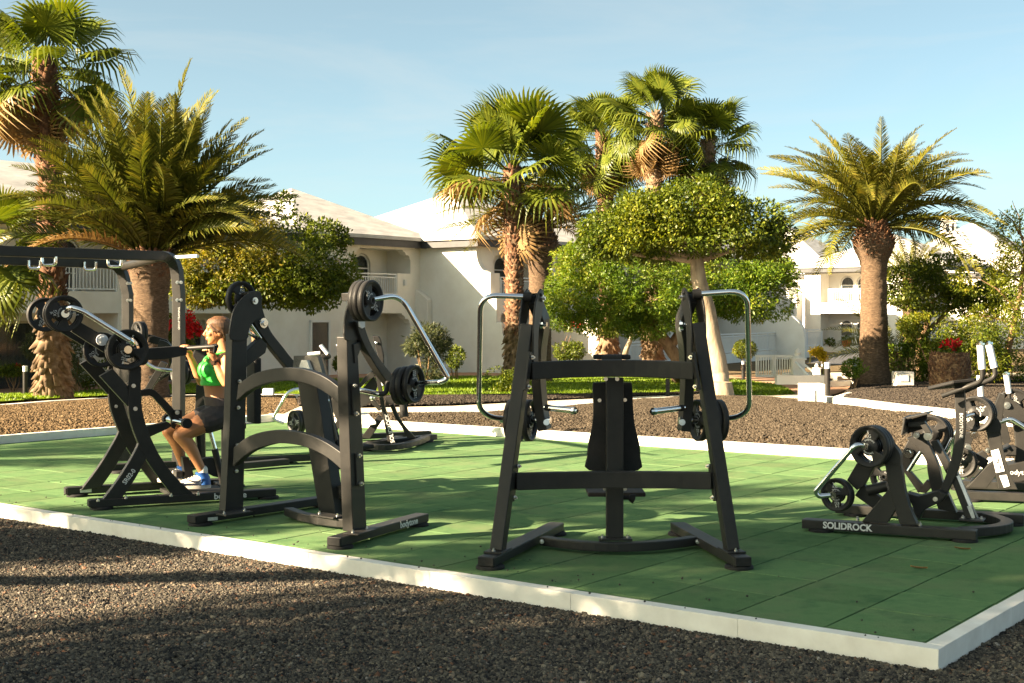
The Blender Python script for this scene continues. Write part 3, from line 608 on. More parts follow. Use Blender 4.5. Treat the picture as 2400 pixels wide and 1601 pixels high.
LEAF_GREEN = leaf_mat('leaf_ficus', [(.018, .034, .004), (.052, .082, .008), (.13, .155, .012), (.24, .235, .02)], trans=.3, rough=.48, nscale=.8)
LEAF_DARK = leaf_mat('leaf_dark', [(.024, .044, .005), (.062, .09, .009), (.12, .145, .013), (.20, .205, .02)], trans=.25, rough=.48, nscale=.8)
LEAF_RUST = leaf_mat('leaf_rust', [(.035, .05, .006), (.11, .12, .012), (.20, .165, .016), (.31, .225, .025)], trans=.3, rough=.5, nscale=1.4)
LEAF_LIME = leaf_mat('leaf_lime', [(.03, .07, .008), (.08, .14, .012), (.15, .20, .018), (.28, .26, .03)], trans=.35, rough=.42, nscale=.9)
LEAF_YELLOW = leaf_mat('leaf_yellow', [(.03, .055, .006), (.08, .115, .010), (.17, .18, .016), (.30, .25, .028)], trans=.35, rough=.45, nscale=.9)
LEAF_GREY = leaf_mat('leaf_oleander', [(.02, .032, .012), (.05, .065, .025), (.09, .10, .04), (.17, .16, .07)], trans=.22, rough=.5, nscale=1.0)
FLOWER_RED = leaf_mat('petal_red', [(.35, .01, .012), (.55, .015, .015), (.62, .03, .05)], trans=.3, rough=.5)
BARK_WHITE = mat('pale_bark', [(.11, .08, .05), (.30, .235, .16), (.38, .31, .22)], rough=.9, scale=2.2, detail=10, stretch=(2, 2, .7), bump=.5, bscale=9, bdist=.03)
BARK_BROWN = mat('brown_bark', [(.09, .05, .025), (.19, .11, .055), (.28, .18, .10)], rough=.95, scale=4, detail=9, stretch=(2, 2, .8), bump=.7, bscale=14, bdist=.03)
def limb(mb_, pts, r0, r1, seg=10, wob=.0, seed=0):
    pts = [V3(p) for p in pts]; out = []
    for i in range(len(pts) - 1):
        for k in range(6): out.append(pts[i].lerp(pts[i + 1], k / 6))
    out.append(pts[-1]); n = len(out)
    out = [p + Vector((noise.noise(p * 1.7 + Vector((seed, 0, 0))), noise.noise(p * 1.7 + Vector((0, seed, 9))), 0)) * wob for p in out]
    mb_.tube(out, [(r0 + (r1 - r0) * i / (n - 1)) * (1 + .10 * noise.noise(out[i] * 3)) for i in range(n)], seg)
def px_blob(px, py, d, rx, ry, rz=None, wt=1.0):          # photo-sized ellipsoid at depth d
    c = at(px, py, d); a = rx * d / F; return (c, a, rz if rz else a * .8, ry * d / F, wt)
def shrub(name, label, cat, base, blobs, n, size, m, stems=5, group=None, seed=0, stem_m=BARK_BROWN, flowers=None, **kw):
    t = thing(name, label, cat, base, group); b = V3(base); mb_ = MB(); r = random.Random(seed)
    for i in range(stems):
        c = V3(r.choice(blobs)[0]); e = b.lerp(c, r.uniform(.75, 1.0)) + Vector((r.uniform(-.2, .2), r.uniform(-.2, .2), 0)); limb(mb_, [b + Vector((r.uniform(-.08, .08), r.uniform(-.08, .08), 0)), b.lerp(e, .5) + Vector((r.uniform(-.1, .1), 0, 0)), e], .03, .008, 6)
    mb_.build('stem', stem_m, t, smooth=True)
    leaves('foliage', blobs, n, size, m, t, seed, **kw)
    if flowers: leaves('flowers', flowers[0], flowers[1], flowers[2], FLOWER_RED, t, seed + 3, aspect=1.3)
    return t
# --- the palms of the photo
p = at(125, 700, 34); p.z = terr(34); fan_palm('fan_palm', 'very tall fan palm with shaggy pale trunk at the left edge', p, 8.65, .30, .24, 1.14, 30, (-.25, .1), 'fan palms', 3, skirt=10, elev=(82, -40), boot=.24, wind=.6, droop0=1)
p = at(352, 922, 31.0); p.z = terr(31.0); feather_palm('date_palm', 'big dark date palm with stout reddish trunk behind the rig at left', p, 3.5, .40, .43, 3.45, 124, [(.93, .12, .10)], 'near', FROND_GREEN, .55, group='date palms', elev=(90, 24), seed=2, nn=62, drp=-.1, maxd=3, inner=1.16)
p = at(1207, 700, 42.5); p.z = terr(42.5); fan_palm('fan_palm', 'fan palm with spreading blades and red brown trunk, in front of its bulb trunked neighbour', p, 7.0, .29, .25, 1.44, 36, (-.1, 0), 'fan palms', 5, skirt=2, elev=(88, -22), boot=.16, droop0=-.5)
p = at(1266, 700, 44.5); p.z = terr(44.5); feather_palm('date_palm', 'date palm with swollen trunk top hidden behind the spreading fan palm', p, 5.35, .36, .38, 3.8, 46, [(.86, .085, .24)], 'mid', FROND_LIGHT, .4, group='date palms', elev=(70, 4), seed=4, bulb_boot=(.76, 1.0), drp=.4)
for (px, d, hh, ln, sd_, lb) in ((1425, 52, 10.4, (-.2, 0), 7, 'leftmost tall fan palm of the trio with orange dead leaves behind the round crowned tree'), (1530, 50, 10.9, (.1, 0), 8, 'tallest fan palm in the middle of the trio behind the round crowned tree'), (1650, 51, 10.0, (.15, 0), 10, 'darkest fan palm of the trio with a long ragged skirt of dead leaves')):
    p = at(px, 700, d); p.z = terr(d); fan_palm('fan_palm', lb, p, hh - 1.0, .33, .27, 1.12, 30, ln, 'fan palms', sd_, skirt=13, elev=(86, -55), boot=.18, wind=.5, droop0=1.2)
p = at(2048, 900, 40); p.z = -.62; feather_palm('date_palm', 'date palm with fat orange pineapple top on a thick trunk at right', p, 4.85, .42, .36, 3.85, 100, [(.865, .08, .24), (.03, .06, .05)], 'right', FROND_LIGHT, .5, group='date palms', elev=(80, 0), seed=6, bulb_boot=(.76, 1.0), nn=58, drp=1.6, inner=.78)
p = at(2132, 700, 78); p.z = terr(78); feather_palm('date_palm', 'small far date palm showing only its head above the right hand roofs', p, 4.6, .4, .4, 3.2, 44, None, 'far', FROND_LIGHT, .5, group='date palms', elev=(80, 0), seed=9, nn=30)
p = at(-75, 930, 31); p.z = terr(31); fan_palm('fan_palm', 'low fan palm whose leaves hang into the left edge behind the rig beam', p, 3.9, .3, .26, 1.0, 22, (.3, 0), 'fan palms', 12, skirt=0, elev=(50, -60), droop0=.5)
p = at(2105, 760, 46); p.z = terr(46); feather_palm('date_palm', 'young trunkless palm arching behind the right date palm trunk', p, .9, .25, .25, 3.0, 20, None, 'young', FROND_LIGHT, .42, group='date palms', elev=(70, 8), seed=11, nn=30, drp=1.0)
# --- broad-leaved trees
t = thing('tree', 'clipped tree with broad flat rusty green crown hiding the white house', 'tree', at(600, 905, 39)); t.location.z = terr(39)
b = Vector(t.location); mb_ = MB(); limb(mb_, [b, at(598, 800, 39), at(590, 700, 39)], .16, .12, 10, .08)
for e in ((480, 620), (560, 560), (660, 560), (760, 640), (690, 680), (500, 560)): limb(mb_, [at(592, 720, 39), at(*e, 39)], .07, .02, 7, .1)
mb_.build('trunk', BARK_BROWN, t, smooth=True)
leaves('crown', [px_blob(515, 620, 38.6, 105, 75, 1.3), px_blob(470, 680, 38.6, 70, 40, .9, .8), px_blob(575, 585, 38.4, 100, 85, 1.3), px_blob(620, 630, 38.2, 90, 60, 1.2)], 20000, .105, LEAF_RUST, t, 1, gap=.26)
leaves('crown', [px_blob(720, 640, 38.8, 120, 85, 1.5), px_blob(640, 670, 38.8, 190, 50, 1.5), px_blob(760, 560, 39, 55, 42, .6, .8), px_blob(800, 555, 39, 30, 24, .35, .6), px_blob(670, 480, 39, 24, 34, .25, .7), px_blob(695, 530, 39, 40, 30, .4, .6), px_blob(530, 480, 39, 32, 26, .35, .6), px_blob(560, 510, 39, 40, 34, .4, .6), px_blob(430, 560, 39, 40, 28, .5, .6), px_blob(470, 520, 39, 50, 30, .5, .6), px_blob(560, 670, 38.9, 190, 50, 1.4)], 24000, .125, LEAF_DARK, t, 2, gap=.26)
t['label'] = 'clipped tree with broad flat rusty green crown hiding the white house'
d = 31.4; base = g(1690, 941); t = thing('tree', 'tree with leaning cream trunk and dense flat topped crown beside the front machine', 'tree', base)
mb_ = MB(); limb(mb_, [base + Vector((0, 0, -.1)), at(1682, 880, d), at(1664, 760, d), at(1640, 660, d), at(1628, 590, d)], .275, .15, 18, .05); mb_.v = [v for v in mb_.v]
mb_.tube([base + Vector((0, 0, -.1)), base + Vector((0, 0, .12)), base + Vector((0, 0, .45))], [.40, .32, .25], 16)
for e in ((1500, 560), (1560, 500), (1650, 480), (1740, 530), (1800, 560), (1450, 590), (1700, 590)): limb(mb_, [at(1630, 610, d), at((1630 + e[0]) / 2, (600 + e[1]) / 2 + 8, d), at(*e, d)], .10, .025, 8, .1)
mb_.build('trunk', BARK_WHITE, t, smooth=True)
leaves('crown', [px_blob(1470, 545, d, 112, 68, 1.3), px_blob(1550, 500, d, 120, 60, 1.4), px_blob(1650, 500, d, 110, 66, 1.4), px_blob(1760, 540, d, 110, 70, 1.3), px_blob(1610, 470, d, 100, 46, 1.1), px_blob(1600, 560, d, 210, 48, 1.5), px_blob(1410, 560, d, 56, 50, .6), px_blob(1520, 590, d, 90, 36, .8, .7), px_blob(1820, 560, d, 52, 48, .6), px_blob(1650, 430, d, 40, 22, .4, .6), px_blob(1480, 480, d, 60, 36, .7), px_blob(1745, 470, d, 40, 30, .5, .7)] + [px_blob(x_, y_, d + random.uniform(-.6, .6), random.uniform(18, 34), random.uniform(14, 24), .3, .7) for x_, y_ in ((1372, 520), (1400, 480), (1440, 455), (1530, 440), (1575, 425), (1690, 440), (1790, 480), (1840, 520), (1870, 560), (1390, 605), (1450, 615), (1560, 615), (1700, 612), (1790, 605), (1850, 600))], 56000, .095, LEAF_GREEN, t, 5, gap=.34, shell=.75)
d = 36.5; base = g(1592, 894); t = thing('tree', 'bushy light green tree with twisted brown trunk behind the cream trunked tree', 'tree', base); mb_ = MB()
limb(mb_, [base, at(1588, 850, d), at(1560, 800, d), at(1530, 760, d), at(1480, 700, d)], .24, .09, 12, .12); limb(mb_, [at(1572, 815, d), at(1600, 760, d), at(1620, 690, d)], .15, .06, 10, .1, 3)
for e in ((1380, 680), (1430, 640), (1560, 650), (1700, 680), (1780, 700), (1640, 640)): limb(mb_, [at(1540, 740, d), at(*e, d)], .06, .02, 7, .1)
mb_.build('trunk', BARK_BROWN, t, smooth=True)
leaves('crown', [px_blob(1390, 680, d, 90, 70, 1.3), px_blob(1330, 690, d, 56, 60, 1.0), px_blob(1420, 750, d, 90, 40, 1.0), px_blob(1545, 705, d - .6, 90, 45, 1.1), px_blob(1600, 745, d - .5, 70, 34, .9), px_blob(1510, 770, d - .4, 60, 26, .8, .8), px_blob(1310, 740, d, 34, 34, .7, .7), px_blob(1360, 620, d, 70, 55, 1.1), px_blob(1460, 720, d, 110, 55, 1.3), px_blob(1480, 640, d, 130, 70, 1.5), px_blob(1450, 770, d, 60, 30, .8, .8), px_blob(1340, 570, d, 40, 40, .6, .8)], 40000, .10, LEAF_LIME, t, 8, gap=.3, shell=.7, aspect=2.8)
leaves('crown', [px_blob(1640, 670, d + .6, 130, 75, 1.5), px_blob(1760, 690, d + .6, 110, 66, 1.4), px_blob(1800, 640, d + .6, 70, 46, 1.0), px_blob(1850, 740, d + .6, 45, 30, .7, .8), px_blob(1720, 740, d + .6, 110, 34, 1.0, .8), px_blob(1890, 655, d, 22, 12, .3, .5)], 24000, .105, LEAF_LIME, t, 9, gap=.28, aspect=2.6)
base = g(1462, 884); t = thing('tree', 'short tree with bent orange trunk and yellow green sprays under the bushy tree', 'tree', base); d = base.y; mb_ = MB()
limb(mb_, [base, at(1465, 830, d), at(1478, 800, d), at(1480, 775, d)], .12, .06, 10, .05); mb_.build('trunk', BARK_WHITE, t, smooth=True)
leaves('crown', [px_blob(1440, 770, d, 66, 20, .8), px_blob(1500, 765, d, 50, 20, .7), px_blob(1400, 760, d, 40, 18, .5)], 3200, .09, LEAF_YELLOW, t, 14, gap=.4, aspect=3.2)
# right hand thicket
d = 42; base = Vector(at(2150, 900, d)); base.z = terr(d)
t = thing('tree', 'round headed dark green tree between the right date palm and the tree stump planter', 'tree', base); mb_ = MB(); limb(mb_, [base, at(2155, 820, d), at(2190, 700, d)], .14, .08, 10, .1); limb(mb_, [at(2155, 800, d), at(2260, 690, d)], .09, .05, 8, .1); mb_.build('trunk', BARK_BROWN, t, smooth=True)
leaves('crown', [px_blob(2140, 670, d, 82, 60, 1.2), px_blob(2230, 650, d, 90, 56, 1.2), px_blob(2300, 690, d, 90, 56, 1.2), px_blob(2200, 700, d, 130, 40, 1.2), px_blob(2360, 720, d, 60, 50, 1.0), px_blob(2165, 615, d, 36, 26, .5, .7)], 15000, .115, LEAF_GREEN, t, 21, gap=.30)
d = 40; base = Vector(at(2350, 905, d)); base.z = terr(d)
t = thing('tree', 'thin yellowing tree with bare twigs against the sky at the right edge', 'tree', base); mb_ = MB()
limb(mb_, [base, at(2370, 800, d), at(2398, 640, d), at(2410, 520, d)], .14, .03, 10, .06)
for a_, e in (((2390, 660), (2300, 600)), ((2400, 600), (2330, 540)), ((2400, 580), (2375, 470)), ((2380, 720), (2290, 650)), ((2400, 560), (2340, 490)), ((2380, 760), (2260, 740))): limb(mb_, [at(*a_, d), at((a_[0] + e[0]) / 2, (a_[1] + e[1]) / 2 - 8, d), at(*e, d)], .04, .008, 6, .08)
mb_.build('trunk', BARK_BROWN, t, smooth=True)
leaves('crown', [px_blob(2330, 600, d, 70, 36, .8, .6), px_blob(2375, 560, d, 45, 70, .7, .6), px_blob(2340, 520, d, 40, 16, .4, .3), px_blob(2300, 660, d, 80, 34, .9, .7), px_blob(2380, 680, d, 60, 70, .9, .8), px_blob(2330, 780, d, 90, 70, 1.0), px_blob(2370, 860, d, 60, 40, .8)], 12000, .10, LEAF_YELLOW, t, 22, gap=.4, aspect=2.6)
d = 39; base = Vector(at(2215, 900, d)); base.z = terr(d)
shrub('shrub', 'broad golden yellow shrub behind the tree stump planter', 'shrub', base, [px_blob(2190, 770, d, 80, 40, .9), px_blob(2270, 790, d, 80, 46, .9), px_blob(2150, 760, d, 44, 26, .6), px_blob(2300, 850, d, 70, 50, .8), px_blob(2230, 830, d, 60, 40, .8)], 15000, .095, LEAF_YELLOW, 8, seed=23, gap=.36, aspect=2.6)
d = 40.5; base = Vector(at(2125, 900, d)); base.z = terr(d)
shrub('shrub', 'dense upright bamboo like hedge right of the date palm trunk', 'shrub', base, [px_blob(2100, 850, d, 34, 46, .5), px_blob(2145, 840, d, 40, 56, .6), px_blob(2190, 850, d, 34, 46, .5), px_blob(2115, 810, d, 40, 34, .5)], 6500, .13, LEAF_LIME, 14, seed=24, aspect=4.5, gap=.25, up=.1)
d = 38; base = Vector(at(1992, 890, d)); base.z = terr(d)
shrub('shrub', 'small bright lime bush left of the right date palm', 'shrub', base, [px_blob(1996, 865, d, 24, 20, .35), px_blob(2012, 855, d, 22, 18, .3)], 1300, .08, LEAF_LIME, 4, seed=25)
base = g(1000, 905); d = base.y; shrub('shrub', 'grey green oleander bush against the white end wall', 'shrub', base, [px_blob(1000, 800, d, 56, 40, .8), px_blob(1035, 825, d, 30, 34, .5), px_blob(970, 800, d, 30, 30, .5), px_blob(1005, 870, d, 26, 34, .5), px_blob(955, 850, d, 22, 22, .4, .6)], 4600, .16, LEAF_GREY, 9, seed=31, aspect=5.0, gap=.35)
d = 46; base = at(1068, 868, d); base.z = terr(d); shrub('shrub', 'round clipped bush in a low planter by the end wall', 'shrub', base, [px_blob(1068, 838, d, 22, 26, .35)], 1300, .09, LEAF_DARK, 3, seed=32)
base = g(1190, 926); d = base.y; shrub('shrub', 'clipped green bush under the fan palm beside the front machine', 'shrub', base, [px_blob(1165, 895, d, 32, 34, .4), px_blob(1205, 900, d, 36, 32, .45), px_blob(1232, 905, d, 20, 26, .35)], 3600, .075, LEAF_GREEN, 5, seed=33, gap=.22)
base = g(1332, 884); d = base.y; shrub('shrub', 'square clipped dark hedge in front of the white wing wall', 'shrub', base, [px_blob(1318, 822, d, 22, 22, .4), px_blob(1348, 822, d, 22, 22, .4), px_blob(1332, 826, d, 30, 22, .5)], 3000, .08, LEAF_DARK, 4, seed=34, gap=.15)
base = g(1743, 884); d = base.y; shrub('shrub', 'ball shaped yellow green topiary right of the cream trunk', 'shrub', base, [px_blob(1745, 818, d, 28, 22, .38), px_blob(1742, 852, d, 22, 16, .3)], 2400, .075, LEAF_YELLOW, 3, seed=35, gap=.2)
base = g(1664, 886); d = base.y; shrub('shrub', 'bright green bush left of the cream trunk', 'shrub', base, [px_blob(1664, 830, d, 26, 24, .36)], 1500, .075, LEAF_LIME, 4, seed=36, gap=.2)
base = g(33, 926); d = base.y; shrub('shrub', 'small umbrella shaped bush with a red flower by the left patio door', 'shrub', base, [px_blob(35, 868, d, 32, 12, .36), px_blob(20, 872, d, 24, 10, .3)], 1800, .075, LEAF_GREEN, 6, seed=37, flowers=([px_blob(43, 856, d, 6, 3, .06)], 26, .06), gap=.2)
base = g(190, 925); d = base.y; shrub('shrub', 'wispy grey leaved shrub behind the shaggy palm trunk', 'shrub', base, [px_blob(78, 810, d, 24, 30, .4), px_blob(180, 820, d, 36, 36, .5), px_blob(160, 870, d, 40, 30, .5)], 2800, .14, LEAF_GREY, 8, seed=38, aspect=5, gap=.3)
base = g(210, 918); d = base.y; shrub('shrub', 'low clipped hedge behind the left machine weights', 'shrub', base, [px_blob(200, 880, d, 34, 30, .4), px_blob(245, 875, d, 30, 32, .4)], 2600, .075, LEAF_GREEN, 5, seed=39, gap=.2)
base = g(425, 912); d = base.y; shrub('bougainvillea', 'bush covered with red flowers beside the rig post', 'shrub', base, [px_blob(425, 770, d, 40, 44, .5), px_blob(440, 830, d, 28, 30, .4), px_blob(395, 800, d, 26, 40, .4)], 2600, .09, LEAF_DARK, 6, seed=40, flowers=([px_blob(430, 755, d - .5, 36, 28, .15), px_blob(398, 735, d - .5, 16, 18, .12), px_blob(455, 775, d - .5, 18, 18, .12)], 560, .10))
d = 45; base = at(806, 890, d); base.z = terr(d); shrub('potted_plant', 'dark leafy plant in a terracotta pot by the glazed door', 'plant', base, [px_blob(806, 855, d, 22, 22, .3)], 900, .11, LEAF_DARK, 3, seed=41)
mbp = MB(); mbp.lathe([(.001, .02), (.17, .02), (.23, .34), (.21, .36), (.001, .36)], base, seg=18); mbp.build('pot', TERRA, bpy.data.objects['potted_plant'], smooth=True)
d = 52; base = at(1300, 850, d); base.z = terr(d); shrub('shrub', 'trailing bush with red flowers behind the bulb trunked palm', 'shrub', base, [px_blob(1213, 780, d, 16, 46, .3), px_blob(1345, 765, d, 34, 16, .4)], 1500, .09, LEAF_DARK, 4, seed=42, flowers=([px_blob(1342, 758, d - .3, 30, 10, .2), px_blob(1215, 760, d - .3, 12, 30, .15)], 160, .09))
for px, hh, lb in ((1495, 838, 'left'), (1517, 842, 'right')): pass
# shade trees standing out of frame on the sun side: their shadows lie over the mat and the gravel
def sunpos(q, r_): return Vector((SUN_AZ[1] * q + SUN_AZ[0] * r_, -SUN_AZ[0] * q + SUN_AZ[1] * r_, 0))
SHADE = dict(group='garden trees beside the mat')
def shade_tree(q, r_, z0, z1, rq, rr, n, lab, seed, size=.16, gap=.2):
    b = sunpos(q, r_); t = thing('tree', lab, 'tree', b, 'garden trees beside the mat'); mb_ = MB(); limb(mb_, [b, b + Vector((.1, .1, z0 + (z1 - z0) * .5))], .16, .09, 10, .1); mb_.build('trunk', BARK_BROWN, t, smooth=True)
    R_ = sunpos
    bl = []
    for i in range(7):
        rs = random.Random(seed * 31 + i); o = R_(rs.uniform(-.5, .5) * rq, rs.uniform(-.5, .5) * rr); bl.append((b + o + Vector((0, 0, rs.uniform(z0 + .6, z1 - .6))), rq * .62, rq * .62, (z1 - z0) * .36))
    leaves('crown', bl, n, size, LEAF_GREEN, t, seed, shell=.9, gap=gap); return t
shade_tree(5.0, 8.2, .4, 5.6, 2.1, 2.6, 38000, 'bushy tree left of the camera shading the near gravel', 51, .17)
shade_tree(9.85, 8.6, .6, 4.55, 1.1, 2.0, 14000, 'broad bush left of the mat shading the left machine feet', 52, .17)
b = sunpos(9.4, 7.6); ln = sunpos(6.85, 8.0) - b; feather_palm('date_palm', 'leaning date palm left of the camera with its crown above the bushes', b, 5.2, .17, .12, 1.75, 60, None, 'shade2', FROND_GREEN, .5, lean=(ln.x, ln.y), group='date palms', elev=(80, -20), seed=15, nn=40)
b = sunpos(9.6, 11.8); feather_palm('date_palm', 'second date palm left of the mat casting feathery shade', b, 6.1, .2, .16, 2.2, 26, None, 'shade', FROND_GREEN, .5, group='date palms', elev=(80, -25), seed=16, nn=40)
b = sunpos(14.9, 13.0); feather_palm('date_palm', 'third date palm left of the mat casting feathery shade', b, 5.0, .3, .3, 2.2, 20, None, 'shade', FROND_GREEN, .5, group='date palms', elev=(75, -30), seed=17, nn=40)
# ------------------------------------------------------------------ the row of white holiday houses
Q0 = Vector((-13.9, 41.0, 0)); UA = Vector((.607, .7947, 0)).normalized(); UN = Vector((.7947, -.607, 0)).normalized(); ZB = -.85; UP = Vector((0, 0, 1))
class HF:                                                 # house frame: x along the facade, y out of it, z above the house floor
    def __init__(s, o, X, Y): s.o = V3(o); s.X = X; s.Y = Y
    def p(s, x, y, z): return s.o + s.X * x + s.Y * y + UP * (z + ZB)
    def box(s, mb_, x0, x1, y0, y1, z0, z1): mb_.box(s.p((x0 + x1) / 2, (y0 + y1) / 2, (z0 + z1) / 2), abs(x1 - x0), abs(y1 - y0), abs(z1 - z0), s.X, s.Y, UP)
def arch_pts(w, h, n=10):                                 # outline of a round headed opening, base centre at (0, 0)
    r = w / 2; return [(-r, 0), (r, 0)] + [(r * math.cos(math.pi * k / n), h - r + r * math.sin(math.pi * k / n)) for k in range(n + 1)]
def arched_window(hf, par, x, y, z, w=.75, h=1.75, facing=1):
    fr = MB(); P = arch_pts(w, h); Pi = arch_pts(w - .12, h - .12)
    n = len(P); o0 = len(fr.v); vs = []
    for (a, b), (c, e) in zip(P, Pi): vs += [hf.p(x + a, y + .05, z + b), hf.p(x + c, y + .05, z + e + .06), hf.p(x + a, y - .02, z + b), hf.p(x + c, y - .02, z + e + .06)]
    fs = []
    for i in range(n):
        j = (i + 1) % n; fs += [(i * 4, j * 4, j * 4 + 1, i * 4 + 1), (i * 4 + 1, j * 4 + 1, j * 4 + 3, i * 4 + 3), (i * 4, i * 4 + 2, j * 4 + 2, j * 4)]
    fr.add(vs, fs)
    for zz in (.34, .66): hf.box(fr, x - w / 2 + .06, x + w / 2 - .06, y + .015, y + .045, z + h * zz - .025, z + h * zz + .025)
    win = fr.build('window', FRAMEW, par)
    gl = MB(); gl.prism([hf.p(x + a, y + .012, z + b + .06) for a, b in Pi], hf.Y * -1, .006); gl.build('pane', GLASS, win)
    cu = MB(); m_ = 9
    vs = [hf.p(x - w / 2 + w * i / 16, y - .10 + .03 * math.cos(i * 2.2), z + zz) for zz in (.03, h - .02) for i in range(17)]
    cu.add(vs, [(i, i + 1, i + 18, i + 17) for i in range(16)]); cu.build('curtain', CURT, win)
    return win
def arched_wall(hf, mb_, x0, x1, y, z0, z1, t, arches):
    """wall from x0 to x1 with round headed holes (xc, w, zbase, h)"""
    cur = x0
    for (xc, w_, zb, h) in sorted(arches):
        r = w_ / 2; hf.box(mb_, cur, xc - r, y - t, y, z0, z1); hf.box(mb_, xc - r, xc + r, y - t, y, z0, zb)
        n = 10; pts = [(xc + r, z1), (xc - r, z1)] + [(xc - r * math.cos(math.pi * k / n), zb + h - r + r * math.sin(math.pi * k / n)) for k in range(n + 1)]
        mid = [p for p in pts[2:]]
        vs = []; fs = []
        for k, (a, b) in enumerate(mid): vs += [hf.p(a, y, b), hf.p(a, y, z1), hf.p(a, y - t, b), hf.p(a, y - t, z1)]
        for k in range(len(mid) - 1): a = k * 4; b = a + 4; fs += [(a, b, b + 1, a + 1), (a + 2, a + 3, b + 3, b + 2), (a, a + 2, b + 2, b)]
        mb_.add(vs, fs); cur = xc + r
    hf.box(mb_, cur, x1, y - t, y, z0, z1)
def railing(hf, par, x0, x1, y, z, h=.92, step=.125, name='railing', posts=None):
    mb_ = MB(); hf.box(mb_, x0, x1, y - .03, y + .03, z + h - .05, z + h); hf.box(mb_, x0, x1, y - .02, y + .02, z + h - .17, z + h - .13); hf.box(mb_, x0, x1, y - .02, y + .02, z + .06, z + .10)
    n = max(1, int((x1 - x0) / 1.5))
    for i in range(n + 1): xx = x0 + .03 + (x1 - x0 - .06) * i / n; hf.box(mb_, xx - .03, xx + .03, y - .031, y + .031, z, z + h - .05)
    r_ = mb_.build(name, RAILP, par); bl = MB(); k = int((x1 - x0) / step)
    for i in range(1, k): xx = x0 + (x1 - x0) * i / k; hf.box(bl, xx - .016, xx + .016, y - .014, y + .014, z + .10, z + h - .13)
    b = bl.build('balusters', RAILP, r_); b['kind'] = 'stuff'; return r_
def corbel(hf, par, x, y0, y1, z, sgn, s=.32):            # stepped bracket in the corner of an opening
    pts = [(0, 0), (s * 1.5, 0), (s * 1.5, -.06)] + [(s * 1.5 - s * .55 * math.sin(k * math.pi / 8), -.06 - s * .45 * (1 - math.cos(k * math.pi / 8))) for k in range(1, 5)] + [(s * .75, -s * .62), (s * .62, -s * .62)] + [(s * .62 - s * .42 * math.sin(k * math.pi / 8), -s * .62 - s * .5 * (1 - math.cos(k * math.pi / 8))) for k in range(1, 5)] + [(s * .12, -s * 1.2), (0, -s * 1.2)]
    mb_ = MB(); mb_.prism([hf.p(x + sgn * a, y1, z + b) for a, b in pts], hf.Y * -1, y1 - y0); return mb_.build('bracket', WALL, par)
def hip_roof(hf, par, x0, x1, y0, y1, z, rise, rx0=None, rx1=None, oh=.45, fascia=True):
    x0 -= oh; x1 += oh; y0 -= oh; y1 += oh; yc = (y0 + y1) / 2
    rx0 = (x0 + x1) / 2 if rx0 is None else rx0; rx1 = (x0 + x1) / 2 + .02 if rx1 is None else rx1
    b = [hf.p(x0, y0, z + .22), hf.p(x1, y0, z + .22), hf.p(x1, y1, z + .22), hf.p(x0, y1, z + .22)]; lo = [v - UP * .14 for v in b]; r0, r1 = hf.p(rx0, yc, z + .22 + rise), hf.p(rx1, yc, z + .22 + rise)
    mb_ = MB(); mb_.add(b + [r0, r1] + lo, [(0, 1, 5, 4), (1, 2, 5), (2, 3, 4, 5), (3, 0, 4), (6, 7, 1, 0), (7, 8, 2, 1), (8, 9, 3, 2), (9, 6, 0, 3), (9, 8, 7, 6)])
    rf = mb_.build('roof', ROOF, par)
    if fascia:
        f = MB(); q = .10
        hf.box(f, x0 + q, x1 - q, y1 - q - .08, y1 - q, z - .2, z + .08); hf.box(f, x0 + q, x0 + q + .08, y0 + q, y1 - q - .08, z - .2, z + .08); hf.box(f, x1 - q - .08, x1 - q, y0 + q, y1 - q - .08, z - .2, z + .08); f.build('fascia', FASCIA, rf)
        s_ = MB(); hf.box(s_, x0 + q + .09, x1 - q - .09, y1 - 1.2, y1 - q - .09, z - .02, z + .04); s_.build('soffit', TRIM, rf)
    return rf
def curved_wing(hf, par, x, t, prof):                     # free standing wing wall seen edge on; prof in (y, z)
    mb_ = MB(); mb_.prism([hf.p(x, y, z) for y, z in prof], hf.X, t); return mb_.build('wing_wall', WALL, par, bevel=.02)
def ogee(y0, z0, y1, z1, n=8, convex=True):
    out = []
    for k in range(n + 1):
        a = math.pi / 2 * k / n; out.append((y0 + (y1 - y0) * math.sin(a), z0 + (z1 - z0) * (1 - math.cos(a))) if convex else (y0 + (y1 - y0) * (1 - math.cos(a)), z0 + (z1 - z0) * math.sin(a)))
    return out
